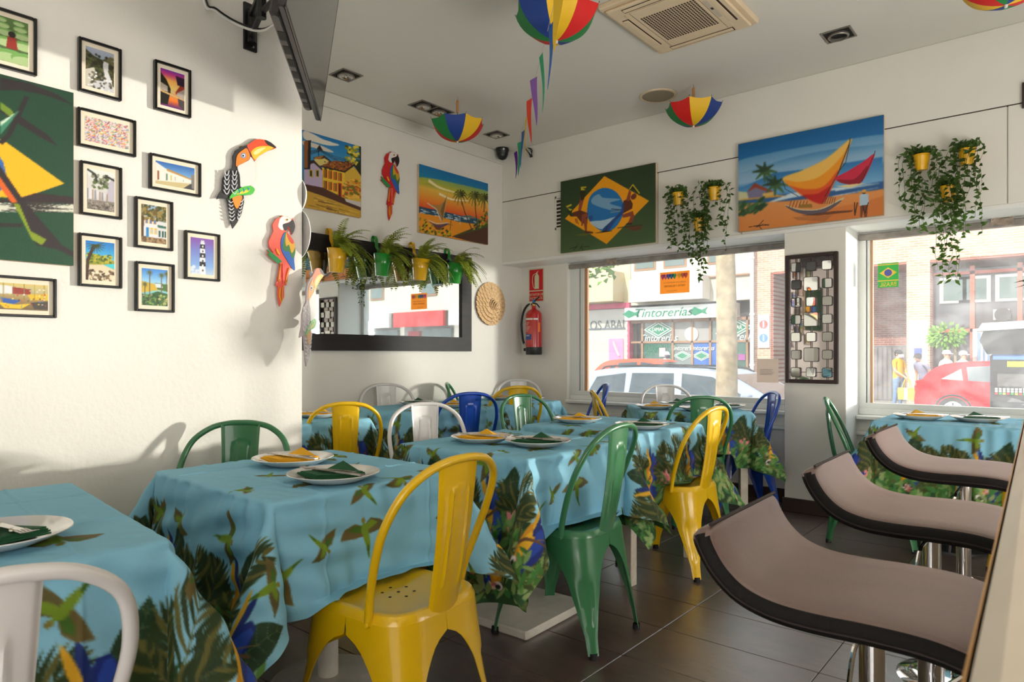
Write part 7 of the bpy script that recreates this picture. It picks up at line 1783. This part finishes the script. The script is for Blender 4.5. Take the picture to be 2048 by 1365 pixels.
# ------------------------------------------------------------ trees
bark = mat('plane_bark', (164, 146, 120), .9, noise=.35, nscale=7, bump=.4, bscale=20); tleaf = mat('plane_leaf', (110, 150, 60), .6, noise=.4, nscale=2)
def tree(x, y, r, h, crown, label, seed, n=900):
    rg = random.Random(seed); t = thing('plane_tree', label, 'tree', (x, y, ZS), 0, 'street plane trees')
    MB().tube(spline([(0, 0, 0), (.02, .01, h * .3), (-.03, .02, h * .7), (0, 0, h)], 4), [r * (1.25 - .5 * i / 12) for i in range(13)], 14).build('trunk', bark, t, smooth=True)
    lv = MB()
    for cx_, cy_, cz_, cr in crown:
        MB().tube(spline([(0, 0, h * .72), ((cx_) * .4, cy_ * .4, (h * .75 + cz_) / 2 + .2), (cx_, cy_, cz_)], 4), [.06 - .004 * i for i in range(9)], 7).build('branch', bark, t)
        for _ in range(int(n / len(crown))):
            d = np.array([rg.gauss(0, 1), rg.gauss(0, 1), rg.gauss(0, 1)]); d /= np.linalg.norm(d); p = np.array([cx_, cy_, cz_]) + d * cr * rg.random() ** .4
            leaf(lv, p, np.array([rg.uniform(-1, 1), rg.uniform(-1, 1), rg.uniform(-.8, .2)]), np.array([rg.uniform(-.5, .5), rg.uniform(-.5, .5), 1.0]), rg.uniform(.12, .2), rg.uniform(.05, .08))
    tag(lv.build('leaves', tleaf, t), kind='stuff')
tree(-3.60, 8.7, .125, 6.0, [(-.6, 0, 6.2, 1.2), (.7, .3, 6.0, 1.2), (0, 0, 7.2, 1.3)], 'plane tree trunk between the window and the silver car', 1)
tree(-9.2, 10.0, .13, 4.6, [(.6, .3, 4.6, 1.1), (1.9, .9, 3.75, .85), (-.6, 0, 5.2, 1.2)], 'leafy plane tree at the left of the street view', 2, 1200)
tree(5.6, 9.0, .13, 4.8, [(.2, .2, 4.4, 1.3), (-.9, .2, 4.0, 1.0), (.6, .6, 5.6, 1.2)], 'leafy plane tree seen only in the long mirror', 3, 1000)
pt_ = thing('potted_tree', 'small tree in front of the dark shop glazing', 'tree', (EX(1912, 23.4), 23.4, ZS)); lv = MB(); rg = random.Random(8)
for _ in range(260):
    d = np.array([rg.gauss(0, 1), rg.gauss(0, .6), rg.gauss(0, .7)]); d *= .42 / np.linalg.norm(d) * rg.random() ** .4; leaf(lv, np.array([-.25, 0, 2.15]) + d * np.array([1.1, 1, .8]), d + [0, 0, -.1], np.array([0, -1, .6]), .14, .04)
tag(lv.build('leaves', tleaf, pt_), kind='stuff'); MB().tube([(0, 0, 0), (-.02, 0, 1.9)], .035, 8).build('trunk', bark, pt_); MB().lathe([(0, 0), (.2, 0), (.26, .45), (.2, .45), (0, .4)], 18).build('pot', steelg, pt_)

# ------------------------------------------------------------ parking meter
pmx = ray(2024, 700) * 7.6
pk = thing('parking_meter', 'black parking meter outside the right window, at the right edge', 'parking meter', (pmx[0], pmx[1], ZS), R_(6))
pkb = mat('meter_black', (44, 42, 46), .45)
MB().bevbox((-.20, -.14, 0), (.24, .14, 1.62), .02).build('cabinet', pkb, pk); MB().prism([(-.23, 1.62), (-.30, 1.78), (-.26, 1.90), (.34, 1.94), (.34, 1.62)], (0, -.17, 0), (1, 0, 0), (0, 0, 1), (0, 1, 0), .34).build('hood', pkb, pk)
MB().prism([(-.33, 1.88), (-.28, 1.97), (.34, 2.0), (.36, 1.92)], (0, -.19, 0), (1, 0, 0), (0, 0, 1), (0, 1, 0), .38).build('cap', signw, pk)
MB().box((-.18, -.147, 1.56), (.22, -.14, 1.64)).build('blue_header', mat('meter_blue', (90, 130, 200), .4), pk); MB().box((-.05, -.148, 1.48), (.10, -.14, 1.54)).build('yellow_label', mat('meter_yellow', (230, 220, 40), .4), pk); text_obj('label_words', 'ATENCION', .028, inkm, pk, frame_mtx((.025, -.149, 1.51), (1, 0, 0), (0, 0, 1)), .0005)
MB().box((-.14, -.147, 1.26), (.14, -.14, 1.40)).build('display', mat('meter_display', (96, 92, 92), .15), pk)
for i in range(9):
    for j in range(3): MB().box((-.16 + .036 * i, -.149, 1.17 + .026 * j), (-.136 + .036 * i, -.14, 1.19 + .026 * j)).build('key', signw if j else mat('key_c%d' % (i % 3), [(220, 60, 50), (60, 150, 80), (230, 200, 60)][i % 3], .4), pk)
MB().lathe([(0, .012), (.035, .01), (.04, 0)], 16, (-.10, -.14, .90), (0, -1, 0)).build('coin_slot', mat('meter_yellow', (230, 220, 40), .4), pk); MB().box((.02, -.149, .87), (.16, -.14, .92)).build('tag', mat('meter_yellow', (230, 220, 40), .4), pk); MB().prism([(.02, .52), (.10, .52), (.085, .62), (.035, .62)], (0, -.15, 0), (1, 0, 0), (0, 0, 1), (0, 1, 0), .012).build('ticket_cup', steelg, pk); MB().lathe([(0, .012), (.06, .01), (.07, 0)], 16, (-.11, -.14, .55), (0, -1, 0)).build('lock', steelg, pk)

# ------------------------------------------------------------ passers-by
skinm = mat('skin', (214, 160, 132), .6); hairm = mat('dark_hair', (44, 34, 30), .7)
def person(label, x, y, rz, shirt, trousers, pose='stand', h=1.72, hairc=None, cap=None, mask=None, z0=ZS, short=True):
    k = h / 1.72; lean = .0 if pose != 'bend' else .45
    J = {}; E_ = []
    def add(n, p, r, par=None):
        q = np.array(p, float)
        if lean and q[2] > .95: dz = q[2] - .95; q = np.array([q[0], q[1] - math.sin(lean) * dz, .95 + math.cos(lean) * dz])
        J[n] = (len(J), q * k, r * k)
        if par: E_.append((J[par][0], J[n][0]))
    add('pelvis', (0, 0, .95), .135); add('waist', (0, .01, 1.08), .125, 'pelvis'); add('chest', (0, .01, 1.28), .145, 'waist'); add('neckb', (0, 0, 1.43), .075, 'chest'); add('neck', (0, -.01, 1.50), .055, 'neckb'); add('head', (0, -.025, 1.585), .088, 'neck'); add('crown', (0, -.01, 1.66), .085, 'head')
    for s, n in ((1, 'l'), (-1, 'r')):
        add('sh' + n, (s * .17, .01, 1.40), .068, 'neckb')
        if pose == 'hold': add('el' + n, (s * .21, -.05, 1.13), .042, 'sh' + n); add('wr' + n, (s * .07, -.24, .96), .030, 'el' + n); add('pa' + n, (s * .035, -.275, .92), .034, 'wr' + n)
        else: add('el' + n, (s * .23, .03, 1.12), .042, 'sh' + n); add('wr' + n, (s * .24, -.05, .88), .030, 'el' + n); add('pa' + n, (s * .235, -.07, .80), .034, 'wr' + n)
        for f, (fx, fl) in enumerate(((-.024, .06), (-.008, .075), (.008, .072), (.024, .058))):
            b_ = J['pa' + n][1] / k; add('f%d%s' % (f, n), tuple(b_ + [fx * .6, fx, -fl * .5]), .010, 'pa' + n); add('g%d%s' % (f, n), tuple(b_ + [fx * .6, fx - .012, -fl]), .008, 'f%d%s' % (f, n))
        b_ = J['pa' + n][1] / k; add('th' + n, tuple(b_ + [-s * .02, -.035, -.02]), .010, 'pa' + n)
        add('hip' + n, (s * .09, 0, .88), .105, 'pelvis'); add('kn' + n, (s * .10, -.02 if s > 0 else .02, .48), .062, 'hip' + n); add('an' + n, (s * .10, .03 if s > 0 else .07, .09), .042, 'kn' + n); add('to' + n, (s * .115, -.13 if s > 0 else -.09, .035), .035, 'an' + n)
    me = bpy.data.meshes.new('body'); me.from_pydata([tuple(v[1]) for v in J.values()], E_, [])
    o = bpy.data.objects.new('tmp', me); COL.objects.link(o)
    sk = o.modifiers.new('s', 'SKIN'); sk.use_smooth_shade = True
    for v, dat in zip(J.values(), me.skin_vertices[0].data): dat.radius = (v[2], v[2]); dat.use_root = (v[0] == 0)
    ss2 = o.modifiers.new('u', 'SUBSURF'); ss2.levels = 1; ss2.render_levels = 1
    dg = bpy.context.evaluated_depsgraph_get(); dg.update(); bm_e = bpy.data.meshes.new_from_object(o.evaluated_get(dg)); bpy.data.objects.remove(o)
    bm_e.materials.clear()
    for m_ in (skinm, shirt, trousers, mat('shoe', (60, 56, 56), .6)): bm_e.materials.append(m_)
    zh, zn, zf, zw = .95 * k, J['neck'][1][2] - .02 * k, .10 * k, .96 * k
    for p in bm_e.polygons:
        c = p.center; arm = abs(c.x) > .145 * k and c.z < 1.30 * k or (pose == 'hold' and c.y < -.13 * k and c.z > .8 * k and c.z < 1.2 * k)
        skin_arm = arm and (c.z < 1.20 * k if short else c.z < .92 * k) and c.z > .68 * k and (abs(c.x) > .17 * k or c.y < -.13 * k)
        p.material_index = 0 if (c.z > zn or skin_arm) else 3 if c.z < zf else 1 if c.z > zw - .02 else 2
        p.use_smooth = True
    t = thing('person', label, 'person', (x, y, z0), rz); b = bpy.data.objects.new('body', bm_e); link(b, t)
    hd = J['head'][1]; cr_ = J['crown'][1]; c_ = (hd * .4 + cr_ * .6)
    hm = hairc or hairm
    if cap: MB().lathe([(0, .115), (.06, .105), (.10, .06), (.108, .0), (.104, -.01)], 20, tuple(c_ + [0, .01, .0])).build('cap', cap, t, smooth=True); MB().sheet(lambda u, v: (c_[0] + (u - .5) * .17, c_[1] - .09 - .08 * v * math.sin(math.pi * (.15 + .7 * u)), c_[2] + .012 - .02 * v), 8, 4, .006).build('cap_peak', cap, t)
    else: MB().lathe([(0, .108), (.055, .098), (.094, .055), (.104, .0), (.102, -.05), (.07, -.06)], 20, tuple(c_ + [0, .022, .0]), (0, .25, 1)).build('hair', hm, t, smooth=True)
    for s in (-1, 1): MB().lathe([(0, .012), (.018, .008), (.024, 0), (.016, -.006), (0, -.006)], 10, tuple(hd + [s * .092 * k, .015, .01]), (s, 0, 0)).build('ear', skinm, t); MB().lathe([(0, .006), (.008, .004), (.011, 0)], 8, tuple(hd + [s * .034, -.088 * k, .03]), (0, -1, 0)).build('eye', hairm, t)
    MB().tube([tuple(hd + [0, -.085, .03]), tuple(hd + [0, -.112, -.008])], [.008, .014], 8).build('nose', skinm, t, smooth=True)
    if mask: MB().sheet(lambda u, v: (hd[0] + .10 * math.sin((u - .5) * 2.6), hd[1] - .012 - .104 * math.cos((u - .5) * 2.6) - .012 * math.sin(math.pi * v), hd[2] - .075 + .085 * v), 10, 6, .003).build('face_mask', mask, t, smooth=True)
    else: MB().tube([tuple(hd + [-.025, -.088, -.045]), tuple(hd + [0, -.095, -.048]), tuple(hd + [.025, -.088, -.045])], .005, 6).build('mouth', mat('lips', (170, 96, 84), .6), t)
    return t, J
maskw = mat('mask_white', (236, 238, 242), .8); whitesh = mat('white_shirt', (240, 238, 234), .8); jeans = mat('jeans', (110, 136, 176), .8, noise=.15, nscale=8)
yp = ray(1797, 700) * 19.7
t, J = person('person in a yellow T-shirt and jeans holding a striped basket, wearing a mask', yp[0], yp[1], R_(62), mat('yellow_shirt', (226, 168, 10), .8), jeans, 'hold', 1.74, mask=maskw)
bx_ = np.array([yp[0], yp[1], ZS]); ha = J['pal'][1] * .5 + J['par'][1] * .5; ca, sa = math.cos(R_(62)), math.sin(R_(62)); hw3 = np.array([ha[0] * ca - ha[1] * sa, ha[0] * sa + ha[1] * ca, ha[2]])
bk = thing('basket_bag', 'yellow striped basket bag held by the person in yellow', 'bag', tuple(bx_ + hw3 + [0, 0, -.62]), R_(-20))
bw = mat('basket_yellow', (236, 186, 70), .7, noise=.2, nscale=20)
MB().prism([(-.22, 0), (.22, 0), (.26, .34), (-.26, .34)], (0, -.07, 0), (1, 0, 0), (0, 0, 1), (0, 1, 0), .14).build('basket', bw, bk); MB().box((-.05, -.075, .0), (.05, .075, .335)).build('pale_stripe', mat('basket_pale', (240, 226, 190), .7), bk)
for s in (-1, 1): MB().tube(spline([(-.12, s * .06, .33), (-.06, s * .03, .55), (0, 0, .62), (.06, s * .03, .55), (.12, s * .06, .33)], 4), .012, 6).build('handle', bw, bk)
gp = ray(1850, 700) * 19.3; person('person in a grey shirt bending behind the red car', gp[0], gp[1], R_(-30), mat('grey_shirt', (150, 146, 170), .8), jeans, 'bend', 1.70)
wp = ray(1893, 700) * 18.6; person('person in a white shirt and pale cap behind the red car, left of another', wp[0], wp[1], R_(60), whitesh, jeans, 'stand', 1.72, cap=mat('pale_cap', (206, 200, 196), .8))
wp = ray(1926, 700) * 19.0; person('person in white with a light cap behind the red car, right of another', wp[0], wp[1], R_(60), mat('cream_shirt', (226, 224, 226), .8), jeans, 'stand', 1.70, cap=mat('light_cap', (220, 216, 214), .8))
cp = ray(1333, 700) * 24.6; person('person in a white cap and dark mask outside the dry cleaner', cp[0], cp[1], R_(50), whitesh, jeans, 'stand', 1.70, cap=maskw, mask=mat('mask_dark', (70, 72, 96), .8))
